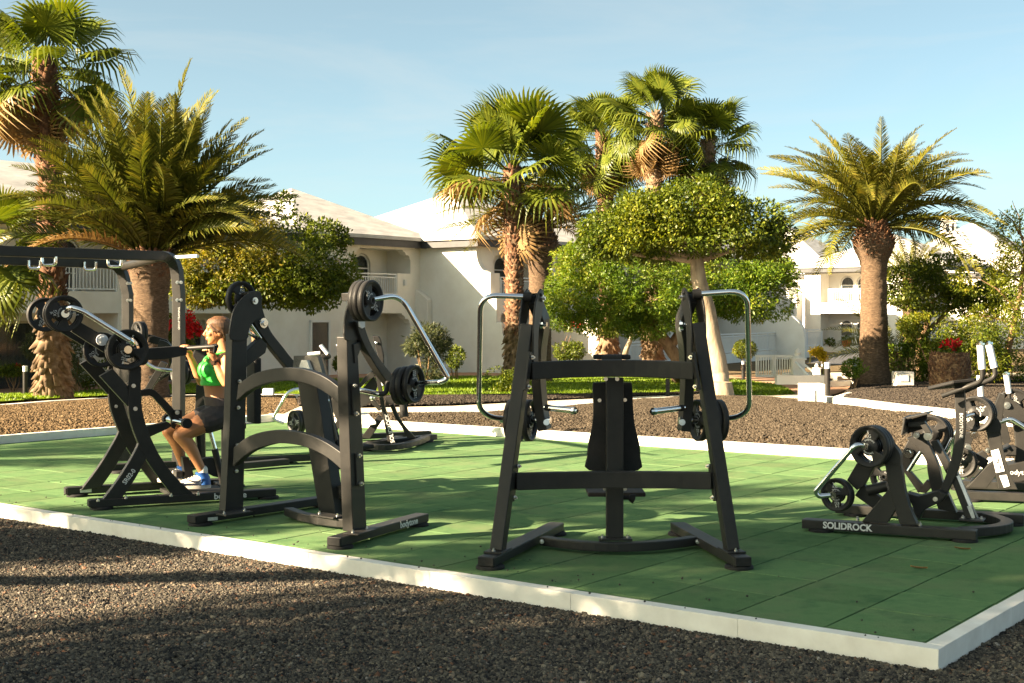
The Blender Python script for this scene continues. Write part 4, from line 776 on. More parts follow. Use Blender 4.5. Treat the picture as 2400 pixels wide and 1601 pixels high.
def house(name, label, hf, W, openings, D=8.0, roof=None, wing=True, end_wall=True, ez=5.2):
    t = thing(name, label, 'house', hf.p(0, 0, 0)); wl = MB(); FZ = 2.75; rec = 1.3; T_ = .3
    ops = sorted(openings, key=lambda o: o['x0']); cur = 0.0; SLAB0, SLAB1 = 2.36, 3.05
    for o in ops:
        hf.box(wl, cur, o['x0'], -T_, 0, -.4, ez); cur = o['x1']
        hf.box(wl, o['x0'], o['x1'], -T_, 0, 4.92, ez)                                       # beam over the loggia
        hf.box(wl, o['x0'], o['x1'], -rec, .02, SLAB0, SLAB1)                                # balcony slab with its solid upstand
    hf.box(wl, cur, W, -T_, 0, -.4, ez)
    hf.box(wl, 0, .3, -D, -T_, -.4, ez); hf.box(wl, W - .3, W, -D, -T_, -.4, ez); hf.box(wl, .3, W - .3, -D, -D + .3, -.4, ez)
    for o in ops:                                                                            # side cheeks and back wall of the recess
        hf.box(wl, o['x0'] - .2, o['x0'], -rec, -T_, -.4, ez); hf.box(wl, o['x1'], o['x1'] + .2, -rec, -T_, -.4, ez)
        hf.box(wl, o['x0'], o['x1'], -rec, -T_, 4.94, ez)
        arched_wall(hf, wl, o['x0'] - .2, o['x1'] + .2, -rec - .002, SLAB1 - .35, 5.1, .25, [(a, .95, SLAB1 + .02, 1.72) for a in o.get('up', [])])
        if o.get('door'): a, b = o['door']; hf.box(wl, o['x0'] - .2, a, -rec - .25, -rec - .002, -.4, 2.5); hf.box(wl, b, o['x1'] + .2, -rec - .25, -rec - .002, -.4, 2.5); hf.box(wl, a, b, -rec - .25, -rec - .002, 2.12, 2.5)
        else: hf.box(wl, o['x0'] - .2, o['x1'] + .2, -rec - .25, -rec - .002, -.4, 2.5)
    wl.build('wall', WALL, t)
    for o in ops:
        for a in o.get('up', []): arched_window(hf, t, a, -rec - .12, SLAB1 + .04, .9, 1.66)
        if o.get('rail'): a, b = o['rail']; railing(hf, t, a, b, -.06, SLAB1, .9 if not o.get('low') else .8)
        if o.get('door'):
            a, b = o['door']; fr = MB(); m_ = (a + b) / 2
            for xx in (a + .04, m_, b - .04): hf.box(fr, xx - .04, xx + .04, -rec - .2, -rec - .1, 0.0, 2.12)
            hf.box(fr, a, b, -rec - .2, -rec - .1, 2.04, 2.12); hf.box(fr, a, b, -rec - .2, -rec - .1, -.06, .02); dr = fr.build('patio_door', FRAMEB if o.get('cream') else FRAMEW, t)
            gl = MB(); hf.box(gl, a + .08, b - .08, -rec - .155, -rec - .148, .02, 2.04); gl.build('pane', GLASS, dr)
            cu = MB(); k = 40; vs = [hf.p(a + .08 + (b - a - .16) * i / k, -rec - .32 + .035 * math.cos(i * 2.4), zz) for zz in (.02, 2.06) for i in range(k + 1)]; cu.add(vs, [(i, i + 1, i + k + 2, i + k + 1) for i in range(k)]); cu.build('curtain', CURT, dr)
        if o.get('corb', True):
            corbel(hf, t, o['x0'], -T_, .012, 4.92, 1); corbel(hf, t, o['x1'], -T_, .012, 4.92, -1); corbel(hf, t, o['x0'], -T_, .022, SLAB0, 1, .36); corbel(hf, t, o['x1'], -T_, .022, SLAB0, -1, .36)
        for (xx, zz) in o.get('lamps', []): l_ = MB(); hf.box(l_, xx - .06, xx + .06, .02, .12, zz - .12, zz + .12); l_.build('wall_lamp', FRAMEW, t)
        if o.get('furn'):
            a = o['furn']; f_ = MB(); hf.box(f_, a - .3, a + .3, -.9, -.5, SLAB1 + .62, SLAB1 + .66); hf.box(f_, a - .5, a - .45, -.8, -.55, SLAB1, SLAB1 + .85); hf.box(f_, a + .5, a + .55, -.8, -.55, SLAB1, SLAB1 + .85); f_.build('balcony_table', WOODD, t)
    rf = roof or {}; hip_roof(hf, t, rf.get('x0', 0), rf.get('x1', W), -D, 0, ez, rf.get('rise', 1.9), rf.get('rx0'), rf.get('rx1'))
    if wing:
        xw = W - .32
        prof = [(-.2, -.4), (1.75, -.4), (1.75, .25)] + [(1.75 - .02 - .85 * math.sin(math.pi / 2 * k / 8), .25 + 1.0 * (1 - math.cos(math.pi / 2 * k / 8)) + .0) for k in range(1, 9)][::1] + [(.86, 1.45), (.66, 1.45), (.66, 2.9)] + [(.62 - .5 * math.sin(math.pi / 2 * k / 6), 2.95 + .35 * math.sin(math.pi / 2 * k / 6)) for k in range(7)] + [(-.2, 3.35)]
        curved_wing(hf, t, xw, .3, prof)
        prof2 = [(-.28, 3.36), (.10, 3.36), (.10, 3.9)] + [(.08 - .3 * math.sin(math.pi / 2 * k / 6), 3.92 + .75 * math.sin(math.pi / 2 * k / 6) * .9) for k in range(7)] + [(-.28, 4.7)]
    return t
h1 = HF(Q0 + UA * -9.0, UA, UN)
house('house', 'leftmost white house with long balcony behind the shaggy fan palm', h1, 18.9, [dict(x0=4.6, x1=11.0, up=[6.4, 9.0, 10.05], rail=(4.6, 11.0), door=(5.2, 9.6), cream=True, corb=False, lamps=[]), dict(x0=12.4, x1=16.4, up=[13.6, 14.8], rail=(12.4, 16.4), door=(13.0, 15.6))], roof=dict(rx0=3, rx1=15.2, rise=2.0, x1=18.4), wing=False)
h2 = HF(Q0 + UA * 9.9, UA, UN)
house('house', 'white house with pyramid roof and arched balcony behind the second machine', h2, 6.8, [dict(x0=2.75, x1=6.2, up=[3.5, 4.75], rail=(2.75, 5.4), door=(1.2, 2.2) and None, lamps=[(5.8, 3.6)])], roof=dict(rise=2.05), wing=True)
hb = bpy.data.objects['house.001']; f_ = MB(); h2.box(f_, 5.4, 6.2, -.3, .012, 3.05, 3.97); f_.build('balcony_parapet', WALL, hb)
f_ = MB(); h2.box(f_, 2.2, 2.9, -.02, .012, 3.6, 4.7); 
w_ = MB(); h2.box(w_, 1.55, 2.25, .0, .05, 3.45, 4.55); wo_ = w_.build('window', FRAMEW, hb); w_ = MB(); h2.box(w_, 1.63, 2.17, .045, .056, 3.53, 4.47); w_.build('pane', GLASS, wo_)
# glazed door and white ground floor screen of that house
w_ = MB(); h2.box(w_, .55, .63, .0, .08, -.2, 2.1); h2.box(w_, 1.5, 1.58, .0, .08, -.2, 2.1); h2.box(w_, .55, 1.58, .0, .08, 2.02, 2.1); dd = w_.build('patio_door', FRAMEW, hb); w_ = MB(); h2.box(w_, .63, 1.5, .03, .04, -.2, 2.02); w_.build('pane', GLASS, dd)
h3 = HF(Q0 + UA * 16.7 + UN * 2.95, UA, UN)
house('house', 'white house with a broad blank end wall in sun and shade between palms', h3, 8.4, [dict(x0=1.1, x1=4.6, up=[2.0, 3.3], rail=(1.6, 4.6), lamps=[], low=True), dict(x0=5.4, x1=7.6, up=[6.4], rail=(5.4, 7.6))], D=9.5, roof=dict(rise=2.35), wing=True)
ho = bpy.data.objects['house.002']
cp = MB(); h3.box(cp, .0, .62, .0, .7, 3.05, 3.95); cp.build('balcony_parapet', WALL, ho)
curved_wing(h3, ho, -.002, .3, [(-.2, -.4), (2.3, -.4), (2.3, .55)] + [(2.28 - .75 * math.sin(math.pi / 2 * k / 8), .6 + .95 * math.sin(math.pi / 2 * k / 8) ) for k in range(9)] + [(1.3, 1.55), (1.3, 2.0), (1.02, 2.0), (1.02, 3.1)] + [(.72, 3.1), (.72, 3.96), (.55, 3.96)] + [(.55 - .55 * math.sin(math.pi / 2 * k / 8), 4.0 + .85 * (1 - math.cos(math.pi / 2 * k / 8))) for k in range(9)] + [(-.2, 4.85)])
h4 = HF(Q0 + UA * 25.4 + UN * .5, UA, UN)
house('house', 'white house mostly hidden behind the cream trunked tree', h4, 11.5, [dict(x0=1.0, x1=4.8, up=[2.0, 3.2], rail=(1.0, 4.8)), dict(x0=6.4, x1=10.4, up=[7.4, 8.8], rail=(6.4, 10.4))], roof=dict(rise=2.0), wing=True)
h5 = HF(Q0 + UA * 37.2 + UN * .8, UA, UN)
house('house', 'white house with shaded side balcony left of the far arched windows', h5, 11.8, [dict(x0=1.0, x1=4.8, up=[2.0, 3.2], rail=(1.0, 4.8)), dict(x0=6.6, x1=11.0, up=[8.0, 9.6], rail=(6.6, 11.0))], roof=dict(rise=2.6), wing=True)
# far wing turned towards the camera, windows in the evening sun
pf = at(1886, 735, 86); pf.z = 0
h6 = HF(pf + UN * 0, UN, UA * -1)
t6 = house('house', 'far sunlit house facing the garden with two pairs of arched windows', h6, 6.6, [dict(x0=1.1, x1=4.4, up=[2.35, 3.45], rail=(1.6, 4.4), lamps=[], furn=3.2, corb=False)], D=8, roof=dict(rise=2.1, x1=9.0), wing=False)
for xx in (2.35, 3.45): arched_window(h6, t6, xx, -1.26, .35, .85, 1.6)
s6 = MB(); h6.box(s6, -1.2, 1.1, .0, .5, -.6, .85); h6.box(s6, 1.1, 6.0, .1, .35, -.6, .25); s6.build('terrace_wall', WALL, t6)
curved_wing(h6, t6, -.4, .28, [(.0, -.4), (1.9, -.4), (1.9, .8)] + [(1.88 - .8 * math.sin(math.pi / 2 * k / 8), .85 + 1.1 * math.sin(math.pi / 2 * k / 8)) for k in range(9)] + [(.9, 1.95), (.9, 3.6), (.0, 3.6)])
pot = thing('flower_pot', 'orange flower pot on the terrace wall of the far house', 'pot', h6.p(2.95, .2, .25)); mb_ = MB(); mb_.lathe([(.001, 0), (.22, 0), (.31, .42), (.27, .42), (.24, .36), (.001, .36)], pot.location, seg=16); mb_.build('pot', TERRA, pot, smooth=True); leaves('foliage', [(pot.location + Vector((0, 0, .52)), .26, .26, .16)], 120, .16, LEAF_DARK, pot, 61)
b = h6.p(1.9, .3, .25); shrub('potted_plant', 'dark bushy plant beside the orange flower pot', 'plant', b, [(b + Vector((0, 0, .25)), .4, .3, .25)], 260, .16, LEAF_DARK, 3, seed=62)
# roofs further back and right
for (px, d, Wd, lab, rs) in ((1775, 100, 12, 'distant white house whose tall roof shows left of the right date palm', 4.0), (2230, 96, 12, 'distant white house with small roof lantern right of the right date palm', 3.8)):
    pb = at(px, 735, d); pb.z = 0; hh = HF(pb - UN * Wd / 2, UN, UA * -1); tt = thing('house', lab, 'house', hh.p(0, 0, 0)); mb_ = MB(); hh.box(mb_, 0, Wd, -9, 0, -.4, 5.2); mb_.build('wall', WALL, tt); rr = hip_roof(hh, tt, 0, Wd, -9, 0, 5.2, rs)
    for xx in (2.5, 6.0, 9.0): arched_window(hh, tt, xx, .0, .5, .9, 1.7); arched_window(hh, tt, xx, .0, 3.1, .9, 1.7)
    if px > 2000:
        c = hh.p(Wd / 2 - 1.7, -4.2, 5.2 + rs * .75); mb_ = MB(); mb_.box(c + UP * .5, .9, .9, 1.6); mb_.box(c + UP * 1.36, 1.1, 1.1, .12); mb_.prism([c + UP * 1.42 + Vector((sx * .45, sy * .45, 0)) for sx, sy in ((-1, -1), (1, -1), (1, 1), (-1, 1))], (0, 0, 1), .3); mb_.build('lantern', WALL, rr)
        mb_ = MB()
        for sx in (-.2, .2): mb_.box(c + Vector((sx, -.453, .75)), .18, .02, .6)
        mb_.build('lantern_opening', FASCIA, rr)
# low white garden walls, railings and curved wing walls in front of the houses
def terrace(px0, px1, d, zrail=1.0, lab='', hwall=.9, py_top=None):
    a, b = at(px0, 735, d[0]), at(px1, 735, d[1]); a.z = b.z = 0; X = (b - a).normalized(); Y = Vector((X.y, -X.x, 0)); hf = HF(a, X, Y); L_ = (b - a).length
    t = thing('terrace_rail', lab, 'railing', hf.p(0, 0, 0)); mb_ = MB(); hf.box(mb_, 0, L_, -.25, 0, -.3, hwall); mb_.build('low_wall', WALL, t); railing(hf, t, 0.02, L_ - .02, -.12, hwall, zrail, .14); return t, hf
terrace(1480, 1600, (56, 61), 1.0, 'white railing on a low wall behind the cream trunk', .15)
terrace(1628, 1830, (62, 72), 1.0, 'long white terrace railing left of the far white post', .35)
terrace(1860, 1932, (73, 76), 1.0, 'white terrace railing under the far shaded balcony', .45)
def wing_thing(px, d, lab, Lp=2.2, hgt=2.2):
    a = at(px, 735, d); a.z = 0; hf = HF(a, UA, UN); t = thing('wing_wall', lab, 'wall', hf.p(0, 0, 0)); mb_ = MB()
    mb_.prism([hf.p(0, y, z) for y, z in [(-3.5, -.4), (Lp, -.4), (Lp, hgt * .45)] + [(Lp - .02 - Lp * .6 * (1 - math.cos(math.pi / 2 * k / 10)) , hgt * .45 + hgt * .55 * math.sin(math.pi / 2 * k / 10)) for k in range(11)] + [(-3.5, hgt)]], hf.X, .28); mb_.build('wall', WALL, t, bevel=.02); return t
wing_thing(1330, 54, 'curved white wing wall beside the square clipped hedge', 2.4, 2.1); wing_thing(1455, 60, 'curved white wing wall behind the short orange trunked tree', 2.0, 2.0)
wing_thing(1790, 72, 'curved white wing wall behind the long terrace railing', 2.4, 2.4)
# swimming pool corner with white gate and posts
def gate(d=38.5):
    t = thing('gate', 'white picket gate of two leaves by the pool', 'gate', at(1812, 884, d)); zb = EYE - (884 - HY) * d / F; zt = EYE - (832 - HY) * d / F
    t.location.z = zb
    X0 = lambda px: (px - 1200) * d / F
    for a, b in ((1771, 1814), (1815, 1858)):
        fr = MB(); x0, x1 = X0(a), X0(b)
        for xx in (x0 + .025, x1 - .025): fr.box((xx, d, (zb + zt) / 2), .05, .05, zt - zb)
        for zz in (zb + .035, zt - .035): fr.box(((x0 + x1) / 2, d + .001, zz), x1 - x0 - .10, .046, .07)
        lf = fr.build('gate_leaf', WALL, t)
        for k in range(6): pk = MB(); xx = x0 + .05 + (x1 - x0 - .10) * (k + .5) / 6; pk.box((xx, d, (zb + zt) / 2), .03, .03, zt - zb - .14); pk.build('picket', WALL, lf)
    ht = MB(); ht.box((X0(1815), d - .05, (zb + zt) / 2 + .1), .03, .03, .14); ht.build('latch', BOLT, t)
gate()
def post(px, py0, py1, d, lab, wd=.42, ball=True):
    p = at(px, py1, d); t = thing('gate_post', lab, 'post', p); h = (py1 - py0) * d / F; mb_ = MB(); mb_.box(p + UP * h * .3, wd, wd, h * .6); mb_.box(p + UP * h * .62, wd * 1.2, wd * 1.2, h * .06); mb_.build('post', WALL, t, bevel=.01)
    f_ = MB(); f_.lathe([(wd * .45, h * .65), (wd * .4, h * .7), (wd * .2, h * .74), (wd * .32, h * .82), (wd * .2, h * .9), (.001, h)], p, seg=12); f_.build('finial', WALL, t, smooth=True)
post(1870, 815, 884, 38.3, 'white gate post with a pointed finial right of the picket gate', .34)
post(1914, 851, 884, 41, 'small white finial post standing by the pool edge', .2)
pw = sheet('pool_water', [tuple(at(x, 735, dd))[:2] for x, dd in ((1876, 44), (2040, 44), (2060, 52), (1870, 52))], WATER, dz=.02, step=3)
cb = MB(); cb.box(at(1950, 884, 43.6) + UP * .05, 3.2, .4, .18); cbo = cb.build('pool_coping', WHITE_KERB); cbo['kind'] = 'structure'
ramp_ = MB(); a_ = [at(1880, 852, 66), at(2012, 868, 60), at(2030, 818, 74), at(1985, 819, 76)]; ramp_.prism(a_, (0, 0, -1), .2); rm_ = ramp_.build('driveway_ramp', TARP); rm_['kind'] = 'structure'
def handrail(pts, lab):
    t = thing('handrail', lab, 'handrail', pts[0]); mb_ = MB(); mb_.tube(pts, .035, 8); mb_.build('rail', RAILP, t, smooth=True)
handrail([at(1862, 846, 38.2), at(1896, 882, 37.6)], 'sloping white handrail beside the gate post')
handrail([at(1882, 852, 42), at(1916, 880, 41.5)], 'second sloping handrail down to the pool')
lw = MB(); lw.box(at(1880, 890, 37.6) + UP * .0, 1.5, .3, .26); lo_ = lw.build('garden_wall', WALL); tag(lo_, 'low white wall in front of the gate and pool', 'wall')
# ------------------------------------------------------------------ garden lamps and small garden things
def bollard(px, py0, py1, lab, wpx=12, d=None):
    p = g(px, py1) if d is None else at(px, py1, d); d = p.y; h = (py1 - py0) * d / F; r_ = wpx * d / F / 2; t = thing('bollard_lamp', lab, 'garden lamp', p, 'black garden bollard lamps')
    mb_ = MB(); mb_.lathe([(.001, 0), (r_ * 1.9, 0), (r_ * 1.9, .03), (r_, .035), (r_, h * .82), (.001, h * .82)], p, seg=14); mb_.build('post', STEEL, t, smooth=True)
    mb_ = MB(); mb_.lathe([(.001, h * .825), (r_ * .96, h * .825), (r_ * .96, h * .96), (r_ * 1.05, h * .965), (r_ * 1.05, h), (.001, h)], p, seg=14); mb_.build('lamp_head', GRIP, t, smooth=True)
bollard(59, 858, 931, 'black bollard lamp on the lawn edge by the left shrub', 11); bollard(1939, 850, 930, 'black bollard lamp beside the white electric block', 14); bollard(2004, 848, 918, 'black bollard lamp just left of the right date palm trunk', 9); bollard(1928, 848, 906, 'black bollard lamp under the drooping yellow flower', 7, 41)
bollard(1742, 846, 892, 'black bollard lamp below the ball topiary', 8); bollard(1341, 822, 884, 'black bollard lamp in front of the square hedge', 6)
p = g(1565, 932); t = thing('spotlight_post', 'short black post with flat foot on the lawn edge behind the front machine', 'post', p); mb_ = MB(); mb_.box(p + UP * .25, .10, .10, .5); mb_.box(p + UP * .012, .3, .3, .024); mb_.build('post', STEEL, t, bevel=.006)
p = g(629, 929, .13); t = thing('floodlight', 'small white floodlight on the lawn kerb behind the arches', 'lamp', p); mb_ = MB(); mb_.box(p + UP * .10, .24, .14, .16); mb_.build('housing', GRIP, t, bevel=.015); mb_ = MB(); mb_.box(p + UP * .012, .12, .1, .024); mb_.build('foot', STEEL, t)
p = g(1907, 956); d = p.y; t = thing('electric_block', 'white painted block on the corner of the bed walls', 'block', p); mb_ = MB(); mb_.box(p + Vector((0, .18, .21)), .44, .40, .5); mb_.build('body', WHITE_KERB, t, bevel=.012, seg=2); mb_ = MB(); mb_.box(p + Vector((-.03, -.028, .22)), .09, .02, .26); mb_.build('cover_plate', WALL, t, bevel=.004)
p = at(2122, 905, 37.5); t = thing('utility_box', 'grey concrete box with a metal flap between palm and planter', 'utility box', p); mb_ = MB(); mb_.box(p + Vector((0, .25, .19)), .50, .5, .42); mb_.build('body', mat('concrete', [(.4, .37, .33), (.52, .49, .44)], rough=.9, scale=6, bump=.2), t, bevel=.012); mb_ = MB(); mb_.box(p + Vector((-.03, -.01, .22)), .24, .03, .18); mb_.build('flap', STICKER, t, bevel=.005)
p = at(2226, 916, 34.0); t = thing('stump_planter', 'thick sawn palm stump used as a planter with a red poinsettia', 'planter', p); link_mesh('stump', trunk_mesh(0, .98, .50, .48, rings=40, seg=36, amp=.03, ringn=16, seed=3, flare=.05), mat('stump_fibre', [(.12, .06, .028), (.27, .15, .07), (.38, .24, .13)], rough=.95, scale=5, detail=9, stretch=(2, 2, 10), bump=.9, bscale=12, bdist=.03), t)
bb_ = link_mesh('leaf_scars', boots(lambda q: .50 + .05 * math.sin(q * 3.1), .98, 13, 26, .11, (0, 0), .25, 9, .0, .97), BARK_RED, t); bb_['kind'] = 'stuff'; mb_ = MB(); mb_.lathe([(.001, .93), (.46, .94), (.485, .90)], p, seg=24); mb_.build('soil', SOIL_DARK, t); leaves('foliage', [(p + UP * 1.05, .25, .25, .14)], 130, .14, LEAF_DARK, t, 71); leaves('flowers', [(p + UP * 1.20, .24, .22, .08)], 120, .12, FLOWER_RED, t, 72, aspect=2.2)
# drooping yellow agave flower
p = at(1930, 893, 40); t = thing('agave_flower', 'yellow flower spike drooping in an arch above the pool bollards', 'flower', p); pts = [at(1930, 893, 40), at(1931, 856, 40), at(1928, 834, 40), at(1918, 822, 40), at(1906, 823, 40), at(1900, 834, 40), at(1898, 850, 40)]; mb_ = MB(); sp_ = round_path(pts, .3, 4); mb_.tube(sp_, [.03 + .0 * i for i in range(len(sp_))], 8); mb_.build('stalk', PETIOLE, t, smooth=True)
YEL = leaf_mat('agave_petal', [(.45, .32, .01), (.6, .42, .02), (.68, .5, .04)], trans=.3); leaves('flowers', [(q, .13, .13, .13, 1) for q in sp_[6:]], 1800, .075, YEL, t, 73, shell=1.0, aspect=2.5, gap=.05)
# dark garden chair and table on the far patio
p = at(1405, 840, 58); p.z = ZB; t = thing('garden_bench', 'dark slatted garden bench on the far patio', 'bench', p); mb_ = MB()
for k in range(5): mb_.box(p + Vector((0, .2, .5 + .09 * k)), 1.1, .03, .05)
mb_.box(p + Vector((0, 0, .42)), 1.1, .45, .05); mb_.build('seat', WOODD, t); mb_ = MB()
for sx in (-.5, .5):
    for sy in (-.2, .2): mb_.box(p + Vector((sx, sy, .2)), .06, .06, .4 if sy < 0 else .4)
mb_.build('legs', WOODD, t)

for px, py, lab, rz in ((2256, 1289, 'long dry tan leaf lying on the mat near its right corner', .3), (2154, 1334, 'short dry tan leaf lying on the mat below the longer one', -.2), (1030, 1382, 'curled dry leaf lying against the front kerb', .8)):
    p = g(px, py); L_ = .10 if 'long' in lab else .06; X = Vector((math.cos(rz), -.6, 0)).normalized(); Y = Vector((-X.y, X.x, 0)); vs = []; 
    if 'curled' in lab: p.z = -.07
    for i in range(9): t = i / 8 - .5; wd = .012 * math.cos(t * math.pi) + .001; vs += [p + X * t * L_ + Y * wd + UP * (.012 + .02 * t * t), p + X * t * L_ + UP * (.004 + .02 * t * t), p + X * t * L_ - Y * wd + UP * (.012 + .02 * t * t)]
    mb_ = MB(); mb_.add(vs, [f for i in range(8) for f in ((i * 3, i * 3 + 1, i * 3 + 4, i * 3 + 3), (i * 3 + 1, i * 3 + 2, i * 3 + 5, i * 3 + 4))]); o = mb_.build('dry_leaf', FAN_DRY); tag(o, lab, 'leaf', 'fallen leaves')
# ------------------------------------------------------------------ gym machines
def gz(px, py, z=0.0): d = F * (EYE - z) / (py - HY); return Vector(((px - 1200) * d / F, d, z))
def plate_mesh():
    R_ = [.115, .20, .26, .44, .74, .86, .90, 1.0]; Zp = [.5, .5, .26, .26, .26, .26, .5, .46]; n = 72; V = []; Fs = []; S = []
    for sg in (1, -1):
        for k in range(n):
            a = 2 * math.pi * k / n
            for r, z in zip(R_, Zp): V.append((r * math.cos(a), r * math.sin(a), z * sg * .30))
    m_ = len(R_); hole = lambda k, i: i == 3 and (k % 24) < 15
    idx = lambda side, k, i: side * n * m_ + (k % n) * m_ + i
    for k in range(n):
        for i in range(m_ - 1):
            if hole(k, i): continue
            Fs += [idx(0, k, i), idx(0, k, i + 1), idx(0, k + 1, i + 1), idx(0, k + 1, i)]; S.append(4); Fs += [idx(1, k, i), idx(1, k + 1, i), idx(1, k + 1, i + 1), idx(1, k, i + 1)]; S.append(4)
        for i in (0, m_ - 1): Fs += [idx(0, k, i), idx(0, k + 1, i), idx(1, k + 1, i), idx(1, k, i)]; S.append(4)
        if hole(k, 3):
            for i in (3, 4): Fs += [idx(0, k, i), idx(0, k + 1, i), idx(1, k + 1, i), idx(1, k, i)]; S.append(4)
            if not hole(k - 1, 3): Fs += [idx(0, k, 3), idx(0, k, 4), idx(1, k, 4), idx(1, k, 3)]; S.append(4)
            if not hole(k + 1, 3): Fs += [idx(0, k + 1, 3), idx(0, k + 1, 4), idx(1, k + 1, 4), idx(1, k + 1, 3)]; S.append(4)
    return np_mesh('weight_plate', V, Fs, S)
PLATE = plate_mesh(); PLATE.materials.append(IRON)
bmx = bmesh.new(); bmx.from_mesh(PLATE); bmesh.ops.recalc_face_normals(bmx, faces=bmx.faces); bmx.to_mesh(PLATE); bmx.free()
def text_mesh(items):
    """items: (string, size, x, y, angle) on the plate face"""
    V = []; Fs = []
    for s, size, x, y, ang, z in items:
        cu = bpy.data.curves.new('lettering', 'FONT'); cu.body = s; cu.size = size; cu.align_x = 'CENTER'; cu.align_y = 'CENTER'; cu.resolution_u = 2; cu.extrude = .004; cu.offset = .0
        to = bpy.data.objects.new('tmp', cu); me = bpy.data.meshes.new_from_object(to); bpy.data.objects.remove(to); ca, sa = math.cos(ang), math.sin(ang); o = len(V)
        V += [(v.co.x * ca - v.co.y * sa + x, v.co.x * sa + v.co.y * ca + y, v.co.z + z) for v in me.vertices]; Fs += [[i + o for i in p.vertices] for p in me.polygons]; bpy.data.meshes.remove(me)
    me = bpy.data.meshes.new('lettering'); me.from_pydata(V, [], Fs); me.materials.append(PAINT); return me
def plate_letters(kg, rot=0):
    it = []
    for base in (rot, rot + math.pi):
        for k, ch in enumerate('bodytone'): a = base + math.pi / 2 - (k - 3.5) * .21; it.append((ch, .15, .34 * math.cos(a), .34 * math.sin(a), a - math.pi / 2, .083))
        for q, (s, zz) in enumerate(((kg, .66), ('KG', .48))): it.append((s, .23, zz * math.cos(base + 1.80), zz * math.sin(base + 1.80), base + 1.80 - math.pi / 2, .083))
    return text_mesh(it)
LET5 = plate_letters('5', .35); LET25 = plate_letters('2.5', 1.2); LET10 = plate_letters('10', 2.2); LETTERS = {'5': LET5, '2.5': LET25, '10': LET10}
def wplate(par, c, ax, R, kg='5', spin=0.0, letter=True, thick=1.0):
    z = V3(ax).normalized(); _, s, u = frame_of(z); M = Matrix((s, u, z)).transposed()
    if M.determinant() < 0: M = Matrix((s * -1, u, z)).transposed()
    M = M @ Matrix.Rotation(spin, 3, 'Z'); o = link_mesh('weight_plate', PLATE, None, par, V3(c) - wloc(par)); o.rotation_euler = M.to_euler(); o.scale = (R, R, R * thick)
    if letter: link_mesh('lettering', LETTERS[kg], None, o)
    return o
def bolt(par, c, ax, r=.017, h=.014, m=BOLT, name='bolt'):
    mb_ = MB(); z = V3(ax).normalized(); c = V3(c); mb_.cyl(c, z, r, h, 14); mb_.cyl(c + z * h * .9, z, r * .55, h, 6); return mb_.build(name, m, par)
def foot(par, p, r=.085): mb_ = MB(); mb_.lathe([(.001, .001), (r, .001), (r, .014), (r * .9, .022), (.001, .022)], p, seg=28); return mb_.build('rubber_foot', RUBBER, par, smooth=True)
def bar(par, pts, w, h, name='base_beam', m=STEEL, up=UP, bev=.006): mb_ = MB(); mb_.sweep(pts, w, h, up); return mb_.build(name, m, par, bevel=bev, seg=2)
def pipe(par, pts, r=.016, name='guard_tube', m=CHROME, rnd=.07, seg=12): mb_ = MB(); mb_.tube(round_path(pts, rnd, 6), r, seg); return mb_.build(name, m, par, smooth=True)
def slab(par, pl, Z, poly, t, name, m=STEEL, bev=.005, off=0.0):
    q = pl.off(off) if off else pl; mb_ = MB(); mb_.prism([q.at(*Z(u, v)) for u, v in poly], q.N, t); return mb_.build(name, m, par, bevel=bev, seg=2)
def smooth_poly(pts, n=4):                                # rounded outline through the given corners
    out = []; k = len(pts)
    for i in range(k):
        p0, p1, p2, p3 = (Vector(pts[(i + j - 1) % k]) for j in range(4))
        for q in range(n):
            t = q / n; out.append(tuple(.5 * ((2 * p1) + (p2 - p0) * t + (2 * p0 - 5 * p1 + 4 * p2 - p3) * t * t + (3 * p1 - p0 - 3 * p2 + p3) * t ** 3)))
    return out
def ribbon(left, right, n=5):                             # outline between two smooth edges
    def sp(p):
        p = [Vector(q) for q in p]; p = [p[0] * 2 - p[1]] + p + [p[-1] * 2 - p[-2]]; o = []
        for i in range(1, len(p) - 2):
            for q in range(n):
                t = q / n; o.append(.5 * ((2 * p[i]) + (p[i + 1] - p[i - 1]) * t + (2 * p[i - 1] - 5 * p[i] + 4 * p[i + 1] - p[i + 2]) * t * t + (3 * p[i] - p[i - 1] - 3 * p[i + 1] + p[i + 2]) * t ** 3))
        return o + [p[-2]]
    return [tuple(v) for v in sp(left)] + [tuple(v) for v in reversed(sp(right))]
def base_plate(par, c, X, Y, sx, sy): 
    mb_ = MB(); mb_.box(c, sx, sy, .012, X, Y, UP); mb_.build('mount_plate', STEEL, par, bevel=.003)
    for a in (-1, 1): bolt(par, V3(c) + X * (sx * .38 * a) + UP * .008, UP, .011, .012)
